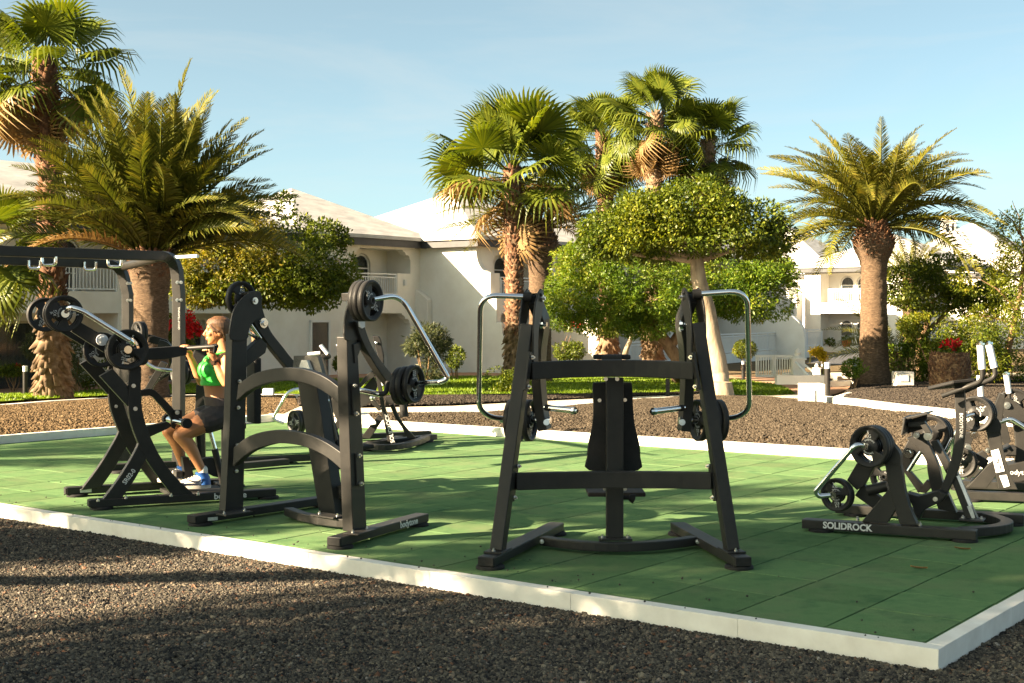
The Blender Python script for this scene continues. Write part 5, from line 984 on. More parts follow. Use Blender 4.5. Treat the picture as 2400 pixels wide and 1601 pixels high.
# ================================================== machine 3: the front press seen square on
Z3 = ZM(1080, 640, 2.178)
def q3(u, v, d): return at(*Z3(u, v), d)
root = thing('chest_press', 'black plate loaded press machine seen square on from behind at the centre of the mat', 'gym machine', (.604, 8.35, 0)); M = root
for (x0, y0, x1, y1, sgn) in ((-.128, 7.79, .305, 9.02, -1), (1.337, 7.79, 1.13, 9.02, 1)):
    a, b = Vector((x0, y0, 0)), Vector((x1, y1, 0)); d_ = (b - a).normalized(); n_ = Vector((d_.y, -d_.x, 0))
    bar(M, [a - d_ * .07 + UP * .05, b + UP * .05], .105, .056); foot(M, a); foot(M, b - d_ * .06)
    cap = MB(); cap.box(a - d_ * .074 + UP * .05, .098, .012, .05, n_, d_); cap.build('end_cap', RUBBER, M, bevel=.003)
    pb = a + d_ * .13; top = q3(345, 265, 8.12) if sgn < 0 else q3(1203, 258, 8.12)
    bar(M, [Vector((pb.x, pb.y, .085)), top], .078, .085, 'upright', up=d_); base_plate(M, Vector((pb.x, pb.y, .084)), d_, n_, .19, .115)
    pl = Plane((top.x, top.y), (d_.x, d_.y)); nn = pl.N
    horn = [(-.045, -.24), (-.047, -.05), (-.035, .06), (.0, .14), (.05, .195), (.10, .225), (.145, .215), (.165, .175), (.155, .12), (.11, .05), (.06, -.02), (.045, -.10), (.045, -.24)]
    for off in (-.050, .038):
        mb_ = MB(); mb_.prism([top + d_ * s + UP * z + nn * off for s, z in horn], nn, .012); mb_.build('pivot_plate', STEEL, M, bevel=.003)
    mb_ = MB(); mb_.box(top + d_ * .10 + UP * .19, .12, .05, .012, nn, d_); mb_.build('pivot_bridge', STEEL, M, bevel=.003)
    piv = top + d_ * .105 + UP * .165
    for sg2 in (-1, 1): bolt(M, piv + nn * .056 * sg2, nn * sg2, .022, .014)
    P3 = [(440, 130), (420, 250), (402, 380), (397, 540), (408, 680), (430, 800)] if sgn < 0 else [(1108, 125), (1128, 250), (1148, 380), (1156, 540), (1150, 680), (1138, 805)]
    dep = [8.20, 8.32, 8.43, 8.53, 8.58, 8.58]
    lp = [q3(u, v, dd) for (u, v), dd in zip(P3, dep)]; lp[0] = piv; sm = []
    for i in range(len(lp) - 1):
        for k in range(4): sm.append(lp[i].lerp(lp[i + 1], k / 4))
    sm.append(lp[-1]); sm = [sm[0]] + [(sm[i - 1] + sm[i] * 2 + sm[i + 1]) / 4 for i in range(1, len(sm) - 1)] + [sm[-1]]
    bar(M, sm, .062, .115, 'lever_arm', up=Vector((-d_.y, d_.x, 0)).cross(UP) * -1)
    for (u, v) in (((416, 275), (437, 762)) if sgn < 0 else ((1128, 285), (1130, 762))): bolt(M, q3(u, v, 8.30 if v < 400 else 8.51), (0, -1, .1), .02, .02)
    bolt(M, q3(418 if sgn < 0 else 1130, 262, 8.27), (1, -.4, 0), .03, .02, CHROME, 'stop_disc')
    axd = Vector((.95, -.31, 0)) if sgn < 0 else Vector((-.965, -.26, 0))
    for k, u in enumerate((262, 296, 352) if sgn < 0 else (1314, 1282, 1216)): wplate(M, q3(u, 752, 8.60), axd, .136, '5', .6 + k, k == 2, .95)
    mb_ = MB(); mb_.cyl(q3(330 if sgn < 0 else 1240, 750, 8.6), axd, .024, .34, 14); mb_.build('plate_peg', CHROME, M, smooth=True)
    G = [q3(340, 122, 8.16), q3(100, 112, 8.10), q3(92, 690, 8.45), q3(150, 738, 8.55), q3(250, 744, 8.62)] if sgn < 0 else [q3(1205, 108, 8.16), q3(1462, 90, 8.10), q3(1474, 690, 8.45), q3(1420, 735, 8.55), q3(1330, 744, 8.62)]
    pipe(M, G, .0165, rnd=.11)
    mb_ = MB(); e0 = G[0]; mb_.cyl(e0, (1, 0, 0), .03, .05, 16); mb_.build('collar', RUBBER, M, smooth=True)
    A_, B_ = (q3(432, 686, 8.52), q3(578, 703, 8.36)) if sgn < 0 else (q3(1138, 688, 8.52), q3(986, 706, 8.36))
    pipe(M, [A_, B_], .019, 'handle'); bolt(M, B_, B_ - A_, .024, .02, CHROME, 'handle_cap'); mb_ = MB(); mb_.cyl(A_.lerp(B_, .1), B_ - A_, .021, .03, 12); mb_.build('handle_collar', RUBBER, M, smooth=True)
    for v in (430, 580, 985, 1145): bolt(M, q3(362 - (v - 430) * .125 if sgn < 0 else 1176 + (v - 430) * .155, v, 8.02), (.6 if sgn < 0 else -.6, -.8, 0), .013, .02)
    for va, vb in ((405, 600), (975, 1165)):
        uu = (lambda v: 352 - (v - 430) * .125) if sgn < 0 else (lambda v: 1188 + (v - 430) * .155)
        bar(M, [q3(uu(va), va, 8.035), q3(uu(vb), vb, 8.0)], .016, .06, 'joint_plate', up=d_, bev=.003)
def bowed(p, q, m_, n=14): p, q, m_ = V3(p), V3(q), V3(m_); c = m_ * 2 - (p + q) / 2; return [p * (1 - t) ** 2 + c * 2 * t * (1 - t) + q * t * t for t in [i / n for i in range(n + 1)]]
bar(M, bowed(q3(355, 500, 8.06), q3(1195, 500, 8.06), q3(775, 486, 8.22)), .05, .106, 'upper_crossbar'); bar(M, bowed(q3(280, 1064, 8.0), q3(1282, 1060, 8.0), q3(780, 1054, 8.1)), .05, .103, 'lower_crossbar')
bar(M, bowed((.20, 8.47, .048), (1.17, 8.47, .048), (.66, 8.24, .048)), .07, .056, 'base_crossbar')
for x in (.19, 1.18): bolt(M, (x, 8.42, .05), (0, -1, 0), .014, .03)
pc = q3(786, 900, 8.36)
mb_ = MB(); mb_.box((pc.x, 8.38, .585), .108, .075, 1.02); mb_.build('centre_post', STEEL, M, bevel=.006, seg=2); base_plate(M, Vector((pc.x, 8.34, .082)), Vector((1, 0, 0)), Vector((0, 1, 0)), .21, .12)
P8 = Plane((0, 8.46), (1, 0)); slab(M, P8, Z3, smooth_poly([(674, 575), (700, 560), (850, 560), (874, 575), (880, 690), (890, 780), (912, 870), (917, 940), (905, 1008), (655, 1008), (646, 940), (652, 870), (672, 780), (678, 690)], 3), .045, 'back_pad', RUBBER, .01)
for u, v in ((708, 650), (838, 648)): bolt(M, q3(u, v, 8.45), (0, -1, 0), .012, .012)
sp3 = q3(787, 1115, 8.75); mb_ = MB(); mb_.box(sp3, .375, .32, .028); mb_.build('seat', RUBBER, M, bevel=.008, seg=2)
for u in (735, 838): bolt(M, q3(u, 1103, 8.585), (0, -1, 0), .012, .01)
pipe(M, [q3(825, 1148, 8.4), q3(868, 1148, 8.4)], .012, 'adjust_pin', RUBBER); mb_ = MB(); mb_.lathe([(.001, -.022), (.018, -.022), (.03, .0), (.03, .012), (.001, .02)], q3(876, 1150, 8.4), (1, 0, -.3), 14); mb_.build('adjust_knob', RUBBER, M, smooth=True)
hp = q3(770, 428, 8.5); mb_ = MB(); mb_.box(hp, .235, .12, .03); mb_.build('head_rest', RUBBER, M, bevel=.01, seg=2); mb_ = MB(); mb_.box(q3(770, 445, 8.45), .13, .05, .06); mb_.build('head_bracket', STEEL, M, bevel=.005)
for u in (740, 798): bolt(M, q3(u, 541, 8.33), (0, -1, 0), .013, .012)
s3 = MB(); s3.box((-.075, 7.82, .052), .03, .004, .03, Vector((.33, .94, 0)).normalized(), Vector((.94, -.33, 0))); s3.build('maker_plate', STICKER, M)
# ================================================== machine 2: press with arched crossbars
Z2 = ZM(440, 640, 2.306); root = thing('shoulder_press', 'black press machine with two big arched crossbars left of centre', 'gym machine', (-1.3, 9.4, 0)); M = root
PL2 = Plane((-2.18, 9.41), (.66, .80)); PR2 = Plane((-1.086, 8.5), (.42, .86)); PC2 = Plane((-2.0, 9.60), (1.0, -.82))
def q2(u, v, d): return at(*Z2(u, v), d)
for a, b in (((-2.21, 9.38), (-1.45, 10.32)), ((-1.10, 8.47), (-.66, 9.38))):
    a, b = Vector((*a, 0)), Vector((*b, 0)); d_ = (b - a).normalized(); n_ = Vector((d_.y, -d_.x, 0)); bar(M, [a - d_ * .07 + UP * .05, b + d_ * .05 + UP * .05], .105, .058); foot(M, a); foot(M, b - d_ * .03)
    cap = MB(); cap.box(a - d_ * .074 + UP * .05, .098, .012, .05, n_, d_); cap.build('end_cap', RUBBER, M, bevel=.003)
pa = gz(*Z2(252, 1297), .085); base_plate(M, pa, PL2.U, PL2.N, .24, .12); pb_ = gz(*Z2(930, 1398), .085); base_plate(M, pb_, PR2.U, PR2.N, .22, .12)
slab(M, PL2, Z2, [(203, 1297), (300, 1297), (310, 900), (318, 560), (322, 330), (240, 330), (228, 800)], .075, 'upright', off=-.01)
slab(M, PR2, Z2, [(893, 1398), (968, 1393), (955, 1100), (944, 850), (930, 600), (914, 345), (860, 345), (868, 700), (880, 1050)], .08, 'upright', off=-.01)
hornL = smooth_poly([(232, 358), (234, 262), (252, 195), (296, 135), (345, 102), (384, 98), (400, 120), (400, 165), (386, 225), (335, 298), (320, 358)], 3)
for off in (-.024, .07): slab(M, PL2, Z2, hornL, .012, 'pivot_plate', bev=.003, off=off)
slab(M, PL2, Z2, [(330, 106), (384, 96), (388, 108), (334, 122)], .09, 'pivot_bridge', bev=.002, off=-.02)
slab(M, PL2, Z2, ribbon([(338, 215), (372, 290), (412, 350), (470, 430), (545, 520), (610, 600)], [(400, 170), (418, 235), (450, 315), (515, 400), (575, 475), (660, 560)]), .05, 'lever_arm', off=.006)
slab(M, PL2, Z2, [(316, 425), (395, 352), (432, 388), (420, 432), (310, 515)], .06, 'stop_bracket', off=.0)
bolt(M, PL2.off(-.03).at(*Z2(363, 150)), PL2.N * -1, .026, .014); bolt(M, PL2.off(.0).at(*Z2(408, 270)), PL2.N * -1, .038, .02, CHROME, 'stop_disc')
for dx, dy in ((-12, -10), (10, 12)): bolt(M, PL2.off(-.012).at(*Z2(408 + dx, 270 + dy)), PL2.N * -1, .009, .008)
pipe(M, [PL2.off(.03).at(*Z2(328, 262)), PL2.off(.03).at(*Z2(392, 352))], .016, 'damper_rod'); pipe(M, [PL2.off(.06).at(*Z2(322, 320)), PL2.off(.06).at(*Z2(382, 356))], .014, 'damper_rod')
for k in range(2): wplate(M, PL2.off(.11 + .05 * k).at(*Z2(288, 140)), PL2.N * -1, .132, '5', 2.5, k == 0)
hornR = smooth_poly([(852, 358), (853, 240), (872, 165), (905, 105), (945, 112), (965, 190), (950, 290), (922, 358)], 3)
for off in (-.02, .085): slab(M, PR2, Z2, hornR, .012, 'pivot_plate', bev=.003, off=off)
slab(M, PR2, Z2, [(900, 110), (938, 104), (940, 140), (902, 150)], .1, 'pivot_bridge', bev=.002, off=-.015)
for k, (u, o_) in enumerate(((988, -.20), (958, -.15), (936, -.10))): wplate(M, PR2.off(o_).at(*Z2(u, 150)), PR2.N * -1, .131, '5', .25, k == 0)
slab(M, PR2, Z2, ribbon([(908, 262), (935, 345), (978, 435), (1042, 540), (1120, 640), (1165, 695)], [(948, 262), (985, 370), (1030, 450), (1090, 530), (1150, 600), (1185, 645)]), .055, 'lever_arm', off=-.04)
slab(M, PR2, Z2, [(897, 385), (935, 370), (940, 400), (905, 490)], .06, 'stop_bracket', off=-.02)
for k, (u, v, o_) in enumerate(((1220, 600, -.19), (1184, 606, -.15), (1156, 611, -.11))): wplate(M, PR2.off(o_ - .06).at(*Z2(u, v)), PR2.N * -1, .126, '2.5', 1.8, k == 0)
dg_ = 8.62; pipe(M, [PR2.off(-.2).at(*Z2(1000, 142)), q2(1150, 118, dg_), q2(1408, 568, dg_ + .05), q2(1368, 590, dg_ + .05), PR2.off(-.25).at(*Z2(1228, 596))], .0175, rnd=.12)
slab(M, PR2, Z2, [(928, 262), (958, 262), (960, 290), (945, 300), (930, 290)], .01, 'stop_tab', GRIP, .002, off=-.07)
pipe(M, [q2(918, 632, 8.8), q2(1038, 656, 8.75)], .019, 'handle'); pipe(M, [q2(1030, 655, 8.76), q2(1070, 652, 8.75), q2(1082, 590, 8.8)], .017, 'handle_stem', STEEL, rnd=.06)
slab(M, PC2, Z2, ribbon([(272, 602), (350, 547), (450, 518), (560, 511), (650, 525), (750, 568), (850, 645)], [(262, 692), (330, 637), (425, 597), (540, 583), (650, 602), (750, 652), (855, 742)]), .055, 'upper_arch', off=-.055)
slab(M, PC2, Z2, ribbon([(248, 942), (330, 882), (430, 853), (520, 850), (640, 870), (750, 918), (868, 1000)], [(242, 1046), (330, 972), (430, 931), (520, 921), (640, 942), (760, 1002), (878, 1108)]), .055, 'lower_arch', off=-.055)
for u, v in ((278, 585), (272, 727), (267, 930), (262, 1070)): bolt(M, PL2.off(-.02).at(*Z2(u, v)), PL2.N * -1, .014, .014)
for u, v in ((900, 608), (910, 760), (926, 986), (936, 1139)): bolt(M, PR2.off(-.03).at(*Z2(u, v)), PR2.N * -1, .015, .014)
for va, vb in ((600, 770), (975, 1150)): slab(M, PR2, Z2, [(888 + (va - 600) * .055, va), (912 + (va - 600) * .06, va), (920 + (vb - 770) * .06, vb), (895 + (vb - 770) * .055, vb)], .012, 'joint_plate', bev=.002, off=-.022)
slab(M, PC2, Z2, [(588, 560), (690, 565), (800, 1312), (712, 1312)], .10, 'centre_post', off=.5)
base_plate(M, gz(*Z2(760, 1312), .085), PC2.U, PC2.N, .24, .13)
cbp = [gz(*Z2(u, v), .05) for u, v in ((545, 1288), (620, 1315), (720, 1336), (820, 1348), (900, 1352), (960, 1352))]; bar(M, cbp, .07, .058, 'base_crossbar')
slab(M, PC2, Z2, smooth_poly([(572, 462), (585, 447), (690, 450), (706, 466), (728, 580), (650, 600), (574, 560)], 3), .035, 'head_pad', SPECK, .006, off=.42)
slab(M, PC2, Z2, [(598, 520), (612, 472), (642, 470), (668, 540), (600, 545)], .03, 'pad_bracket', STICKER, .003, off=.38)
slab(M, PC2, Z2, smooth_poly([(650, 590), (735, 610), (770, 800), (835, 1000), (840, 1050), (770, 1062), (700, 1000)], 3), .05, 'back_pad', RUBBER, .01, off=.63)
slab(M, PC2, Z2, [(722, 610), (752, 640), (808, 900), (778, 925), (750, 780)], .012, 'pad_edge', SPECK, .002, off=.61)
for u, v in ((700, 676), (757, 690), (757, 1015)): bolt(M, PC2.off(.6).at(*Z2(u, v)), PC2.N * -1, .014, .012)
sq = q2(842, 940, 9.9); mb_ = MB(); mb_.box(sq, .30, .36, .03, PC2.U, PC2.N); mb_.build('seat', RUBBER, M, bevel=.008)
slab(M, PC2, Z2, [(778, 1165), (872, 1122), (876, 1198), (784, 1240)], .07, 'seat_bracket', off=.55); slab(M, PC2, Z2, smooth_poly([(822, 1222), (872, 1195), (888, 1282), (862, 1275), (846, 1240)], 3), .05, 'seat_slider', RUBBER, .004, off=.6)
s_ = PL2.off(-.064); mb_ = MB(); mb_.prism([s_.at(*Z2(u, v)) for u, v in ((110, 1322), (162, 1318), (162, 1335), (110, 1340))], s_.N, .003); mb_.build('maker_plate', STICKER, M)
dR = Vector((.44, .91, 0)).normalized(); nR = Vector((dR.y, -dR.x, 0)); pt = Vector((-.76, 9.17, .052)) + nR * .0545
text('bodytone', M, pt, dR, UP, .062, bold=.0012)
# ================================================== machine 1: pulldown with the exercising woman
Z1 = ZM(0, 560, 2.306); root = thing('pulldown_machine', 'black pulldown machine with curved cross legs on which the woman trains', 'gym machine', (-2.9, 10.7, 0)); M = root
PN1 = Plane((-3.185, 10.13), (.896, .443)); PF1 = PN1.off(.78); PM1 = PN1.off(.40)
d1, n1 = PN1.U, PN1.N
for a, L_ in ((Vector((-3.15, 10.15, 0)), 1.36), (Vector((-3.57, 10.86, 0)), 1.36)):
    bar(M, [a - d1 * .09 + UP * .05, a + d1 * L_ + UP * .05], .105, .06); foot(M, a); foot(M, a + d1 * (L_ - .05))
    cap = MB(); cap.box(a - d1 * .094 + UP * .05, .098, .012, .05, n1, d1); cap.build('end_cap', RUBBER, M, bevel=.003)
main = ribbon([(698, 690), (694, 870), (703, 970), (738, 1080), (790, 1190), (855, 1285), (938, 1392)], [(760, 690), (766, 890), (788, 1000), (832, 1110), (882, 1200), (955, 1292), (1052, 1384)])
branch = ribbon([(752, 1098), (735, 1140), (690, 1220), (625, 1320), (545, 1425)], [(792, 1188), (772, 1222), (735, 1290), (695, 1350), (652, 1410)])
upper = [(540, 742), (610, 702), (690, 795), (705, 900), (690, 905)]
for pl, dv, du in ((PN1, 0, 0), (PF1, 0, 0)):
    sh = (lambda P: P) if pl is PN1 else (lambda P: [(u - 107, v - 66) for u, v in P])
    # far side traced with the offset it shows in the photo, thinner for distance
    slab(M, pl, Z1, sh(main), .075, 'curved_leg', off=-.0375); slab(M, pl, Z1, sh(branch), .07, 'curved_leg', off=-.035); slab(M, pl, Z1, sh(upper), .07, 'upper_brace', off=-.034)
for u, v in ((722, 794), (732, 918)): bolt(M, PN1.off(-.045).at(*Z1(u, v)), n1 * -1, .016, .014)
for u, v in ((627, 905),): bolt(M, PF1.off(-.045).at(*Z1(u, v)), n1 * -1, .014, .014)
for u, v in ((530, 1414), (680, 1400), (925, 1388), (1070, 1380)): bolt(M, gz(*Z1(u, v), .088), UP, .013, .014)
slab(M, PN1, Z1, [(545, 1420), (690, 1402), (690, 1412), (545, 1430)], .10, 'mount_plate', bev=.002, off=-.05); slab(M, PN1, Z1, [(895, 1392), (1080, 1378), (1080, 1386), (895, 1400)], .10, 'mount_plate', bev=.002, off=-.05)
text('SR02-0', M, PN1.off(-.0375).at(*Z1(698, 1285)) - n1 * .003, (PN1.at(*Z1(728, 1245)) - PN1.at(*Z1(668, 1325))), n1 * -1 if False else (PN1.at(*Z1(650, 1250)) - PN1.at(*Z1(698, 1285))), .05, squash=.9, bold=.001)
# cross pieces
slab(M, PN1, Z1, [(700, 690), (765, 690), (765, 780), (700, 780)], .80, 'cross_tube', off=.0, bev=.008)
mb_ = MB(); mb_.cyl(PM1.at(*Z1(712, 640)), n1, .05, .86, 20); mb_.build('axle', STEEL, M, smooth=True)
# lever from the far weights down to the axle and the arm to the bars
slab(M, PN1, Z1, [(385, 500), (430, 448), (600, 545), (700, 560), (720, 640), (640, 640), (560, 612)], .07, 'lever_arm', off=.12); slab(M, PN1, Z1, [(330, 505), (390, 480), (560, 585), (600, 660), (520, 620)], .07, 'lever_arm', off=.48)
slab(M, PN1, Z1, [(780, 592), (960, 580), (1012, 588), (1010, 628), (900, 650), (785, 656)], .07, 'pull_arm', off=.25)
bolt(M, PN1.off(.10).at(*Z1(552, 546)), n1 * -1, .045, .02, GRIP, 'stop_disc'); bolt(M, PN1.off(.08).at(*Z1(545, 546)), n1 * -1, .014, .014)
wplate(M, PN1.off(.02).at(*Z1(347, 404)), n1 * -1, .140, '5', .9, True); wplate(M, PN1.off(.075).at(*Z1(335, 406)), n1 * -1, .140, '5', .9, False)
wplate(M, PN1.off(.44).at(*Z1(245, 410)), n1 * -1, .134, '10', .3, True); wplate(M, PN1.off(.50).at(*Z1(240, 408)), n1 * -1, .134, '5', .3, False)
wplate(M, PN1.off(-.06).at(*Z1(690, 598)), n1 * -1, .156, '5', 2.2, True); wplate(M, PN1.off(-.005).at(*Z1(676, 602)), n1 * -1, .150, '5', 2.2, False)
wplate(M, PN1.off(.42).at(*Z1(548, 600)), n1 * -1, .140, '10', -.4, True)
pipe(M, [PN1.off(-.03).at(*Z1(352, 400)), PN1.off(-.14).at(*Z1(375, 368)), PN1.off(-.18).at(*Z1(440, 385)), PN1.off(-.2).at(*Z1(712, 555)), PN1.off(-.14).at(*Z1(722, 578)), PN1.off(-.08).at(*Z1(692, 592))], .019, rnd=.05)
for u, v, o_ in ((350, 404, -.03), (688, 598, -.12)): mb_ = MB(); mb_.cyl(PN1.off(o_).at(*Z1(u, v)), n1, .03, .07, 16); mb_.build('hub', CHROME, M, smooth=True)
pipe(M, [PM1.at(*Z1(1000, 592)), PM1.off(-.25).at(*Z1(1175, 580))], .017, 'pull_bar', STEEL); pipe(M, [PM1.at(*Z1(1010, 590)), PM1.off(-.1).at(*Z1(978, 612))], .015, 'pull_bar_end', CHROME)
slab(M, PM1, Z1, [(1160, 575), (1180, 580), (1170, 620), (1155, 615)], .02, 'bar_stop', RUBBER, .003, off=-.26)
# knee hold-down
slab(M, PM1, Z1, ribbon([(760, 818), (822, 812), (870, 848), (945, 930), (940, 968)], [(760, 850), (815, 848), (850, 880), (915, 955), (925, 975)]), .06, 'knee_arm'); slab(M, PM1, Z1, [(922, 925), (985, 925), (985, 968), (960, 980), (945, 1030), (930, 1020)], .05, 'knee_bracket')
mb_ = MB(); kc = PM1.off(-.03).at(*Z1(955, 985)); kx = (PM1.off(-.33).at(*Z1(1016, 1000)) - PM1.off(.27).at(*Z1(893, 973))).normalized(); mb_.cyl(kc, kx, .03, .50, 16); mb_.build('knee_roller', CHROME, M, smooth=True)
for s in (-1, 1): mb_ = MB(); mb_.cyl(kc + kx * .255 * s, kx, .04, .05, 16); mb_.build('roller_cap', RUBBER, M, smooth=True)
bolt(M, PM1.off(-.04).at(*Z1(958, 938)), n1 * -1, .018, .014)
slab(M, PM1, Z1, [(785, 1015), (905, 988), (930, 1010), (900, 1030), (800, 1075)], .07, 'knee_beam'); 
# seat and seat post
slab(M, PM1, Z1, [(985, 1180), (1020, 1180), (1062, 1322), (1005, 1322)], .09, 'seat_post', off=.05); slab(M, PM1, Z1, [(1060, 1040), (1082, 1040), (1100, 1260), (1078, 1260)], .06, 'seat_post', off=.2)
pipe(M, [PM1.at(*Z1(1135, 1040)), PM1.at(*Z1(1165, 1150))], .02, 'seat_damper', CHROME); pipe(M, [PM1.at(*Z1(1160, 1135)), PM1.at(*Z1(1205, 1322))], .028, 'damper_body', STEEL)
slab(M, PM1, Z1, smooth_poly([(1090, 1195), (1160, 1185), (1190, 1230), (1180, 1290), (1100, 1250)], 3), .10, 'foot_bracket', STEEL, .01)
sc1 = PM1.off(.02).at(*Z1(1185, 1008)); mb_ = MB(); mb_.box(sc1 + d1 * .02, .34, .30, .05, d1, n1); mb_.build('seat', RUBBER, M, bevel=.012, seg=2)
bp = PM1.off(.02).at(*Z1(1270, 820)); mb_ = MB(); mb_.box(bp + d1 * .16, .06, .26, .55, d1, n1); mb_.build('back_pad', RUBBER, M, bevel=.015, seg=2)
mb_ = MB(); mb_.box(PM1.at(*Z1(1080, 1352)) + UP * -.02, .55, .5, .03, d1, n1); mb_.build('foot_board', STEEL, M, bevel=.005); mb_ = MB(); mb_.box(PM1.at(*Z1(1240, 1352)) + UP * .0, .10, .76, .055, d1, n1); mb_.build('base_crossbar', STEEL, M, bevel=.006)
mb_ = MB(); mb_.box(PM1.off(.1).at(*Z1(962, 1268)), .06, .12, .05, d1, n1); mb_.build('floor_box', STEEL, M, bevel=.006)
e1 = PN1.at(536, 1182) - n1 * .0555; e1.z = 0; text('bodytone', M, e1 + UP * .05, d1, UP, .068, bold=.001)
a = Vector((-3.57, 10.86, .05)) + d1 * .06 - n1 * .055; mb_ = MB(); mb_.box(a, .09, .004, .03, d1, n1); mb_.build('maker_plate', STICKER, M)
# ================================================== machine 4: low row at the right
Z4 = ZM(1860, 760, 2.9037); root = thing('row_machine', 'black plate loaded row machine in front at the right with a tall curved mast', 'gym machine', (2.9, 9.2, 0)); M = root
P4 = Plane((2.1, 9.14), (.90, -.43)); P4f = P4.off(.80); P4m = P4.off(.42); d4, n4 = P4.U, P4.N
bar(M, [Vector((2.02, 9.165, .05)), Vector((3.05, 8.675, .05))], .11, .062); foot(M, Vector((2.13, 9.115, 0))); foot(M, Vector((2.98, 8.71, 0)))
bar(M, [Vector((2.42, 9.87, .05)), Vector((3.62, 9.35, .05))], .11, .062); foot(M, Vector((3.54, 9.385, 0))); foot(M, Vector((2.55, 9.82, 0)))
bar(M, bowed((2.98, 8.78, .05), (3.38, 9.42, .05), (3.36, 9.0, .05)), .085, .06, 'base_crossbar')
slab(M, P4, Z4, [(462, 1345), (640, 1352), (742, 1180), (690, 1060), (640, 1130)], .085, 'cross_leg', off=-.04)
slab(M, P4, Z4, ribbon([(722, 1362), (690, 1262), (645, 1100), (622, 960), (600, 905)], [(842, 1368), (795, 1260), (755, 1120), (735, 985), (700, 860)]), .085, 'main_leg', off=-.045)
slab(M, P4, Z4, ribbon([(605, 935), (618, 880), (640, 830)], [(728, 960), (722, 880), (668, 808)]), .10, 'pivot_plate', off=-.055, bev=.003)
slab(M, P4, Z4, [(430, 945), (552, 965), (480, 1100), (430, 1130), (362, 1062)], .06, 'lever_arm', off=.07); slab(M, P4, Z4, [(470, 1088), (605, 1188), (565, 1272), (415, 1165)], .07, 'lever_arm', off=.10)
pipe(M, [P4.off(.06).at(*Z4(505, 1133)), P4.off(.06).at(*Z4(640, 1100))], .036, 'lever_tube', STEEL)
for k, o_ in enumerate((-.12, -.07, -.02)): wplate(M, P4.off(o_).at(*Z4(518 + 16 * k, 832 - 2 * k)), n4 * -1 + Vector((-.45, 0, .0)), .141, '5', -.5, k == 0)
for k, o_ in enumerate((-.05, .0)): wplate(M, P4.off(o_).at(*Z4(292 + 14 * k, 1160)), n4 * -1 + Vector((-.35, 0, 0)), .113, '2.5', -1.3, k == 0)
pipe(M, [P4.off(-.14).at(*Z4(505, 830)), P4.off(-.22).at(*Z4(425, 815)), P4.off(-.16).at(*Z4(148, 1140)), P4.off(-.15).at(*Z4(172, 1172)), P4.off(-.10).at(*Z4(275, 1160))], .0175, rnd=.08)
for u, v, o_ in ((500, 832, -.15), (285, 1160, -.10)): mb_ = MB(); mb_.cyl(P4.off(o_).at(*Z4(u, v)), n4 + Vector((.4, 0, 0)), .024, .07, 16); mb_.build('hub', CHROME, M, smooth=True)
slab(M, P4m, Z4, ribbon([(1092, 405), (1098, 560), (1100, 740), (1075, 900), (1035, 1030), (968, 1190)], [(1160, 400), (1168, 600), (1166, 760), (1146, 900), (1100, 1040), (1018, 1205)]), .07, 'mast')
slab(M, P4m, Z4, [(1052, 1005), (1100, 985), (1252, 1330), (1180, 1345)], .085, 'mast_leg', off=.02); slab(M, P4m, Z4, [(1108, 1035), (1128, 1028), (1212, 1230), (1192, 1240)], .004, 'warning_strip', GRIP, .0005, off=.012); slab(M, P4m, Z4, [(1180, 1240), (1208, 1230), (1236, 1318), (1214, 1326)], .004, 'warning_strip', STICKER, .0005, off=.012)
text('BODYTONE', M, P4m.off(-.004).at(*Z4(1140, 690)), UP * -1, d4, .032, PAINT, squash=1.0)
bm4 = P4m.at(*Z4(1215, 1342)); base_plate(M, Vector((bm4.x, bm4.y, .085)), d4, n4, .16, .16)
slab(M, P4m, Z4, [(768, 1150), (850, 1172), (985, 1135), (1045, 1160), (990, 1215), (882, 1268), (850, 1335), (785, 1190)], .14, 'seat_frame', off=-.1)
slab(M, P4f, Z4, ribbon([(765, 775), (845, 850), (900, 930), (912, 1010), (935, 1120), (985, 1260)], [(880, 745), (935, 850), (985, 960), (1010, 1060), (1050, 1150), (1110, 1285)]), .085, 'main_leg', off=-.2)
slab(M, P4f, Z4, [(700, 940), (790, 770), (872, 830), (760, 1000)], .06, 'lever_arm', off=-.12); slab(M, P4f, Z4, [(740, 990), (780, 985), (890, 1110), (850, 1150)], .06, 'lever_arm', off=-.1)
slab(M, P4f, Z4, [(930, 800), (975, 790), (1060, 940), (1040, 1020)], .09, 'brace', off=-.25)
slab(M, P4f, Z4, [(835, 1140), (905, 1060), (960, 1090), (900, 1150)], .07, 'cross_leg', off=-.1)
pipe(M, [P4f.off(-.2).at(*Z4(780, 1000)), P4f.off(-.2).at(*Z4(866, 868))], .015, 'damper_rod'); pipe(M, [P4f.off(-.1).at(*Z4(1035, 870)), P4f.off(-.1).at(*Z4(1082, 775))], .015, 'damper_rod')
bolt(M, P4f.off(-.22).at(*Z4(915, 762)), n4 * -1, .03, .02); bolt(M, P4f.off(-.22).at(*Z4(836, 755)), n4 * -1, .022, .02); bolt(M, P4f.off(-.14).at(*Z4(780, 876)), n4 * -1, .038, .012, CHROME, 'stop_disc')
for k in range(3): wplate(M, P4f.off(.02 + .05 * k).at(*Z4(930 + 14 * k, 745)), n4 * -1, .135, '5', 1, False)
for k in range(2): wplate(M, P4f.off(-.02 + .05 * k).at(*Z4(620 + 10 * k, 1040)), n4 * -1 + Vector((-.4, 0, 0)), .11, '2.5', 1, k == 0)
slab(M, P4m, Z4, [(748, 632), (762, 640), (742, 752), (728, 758)], .30, 'foot_rest', off=-.12); slab(M, P4m, Z4, [(735, 642), (908, 603), (912, 615), (740, 655)], .30, 'chest_plate', off=-.1, bev=.003); slab(M, P4m, Z4, [(745, 660), (908, 615), (905, 705), (740, 756)], .02, 'chest_plate', off=.14, bev=.003)
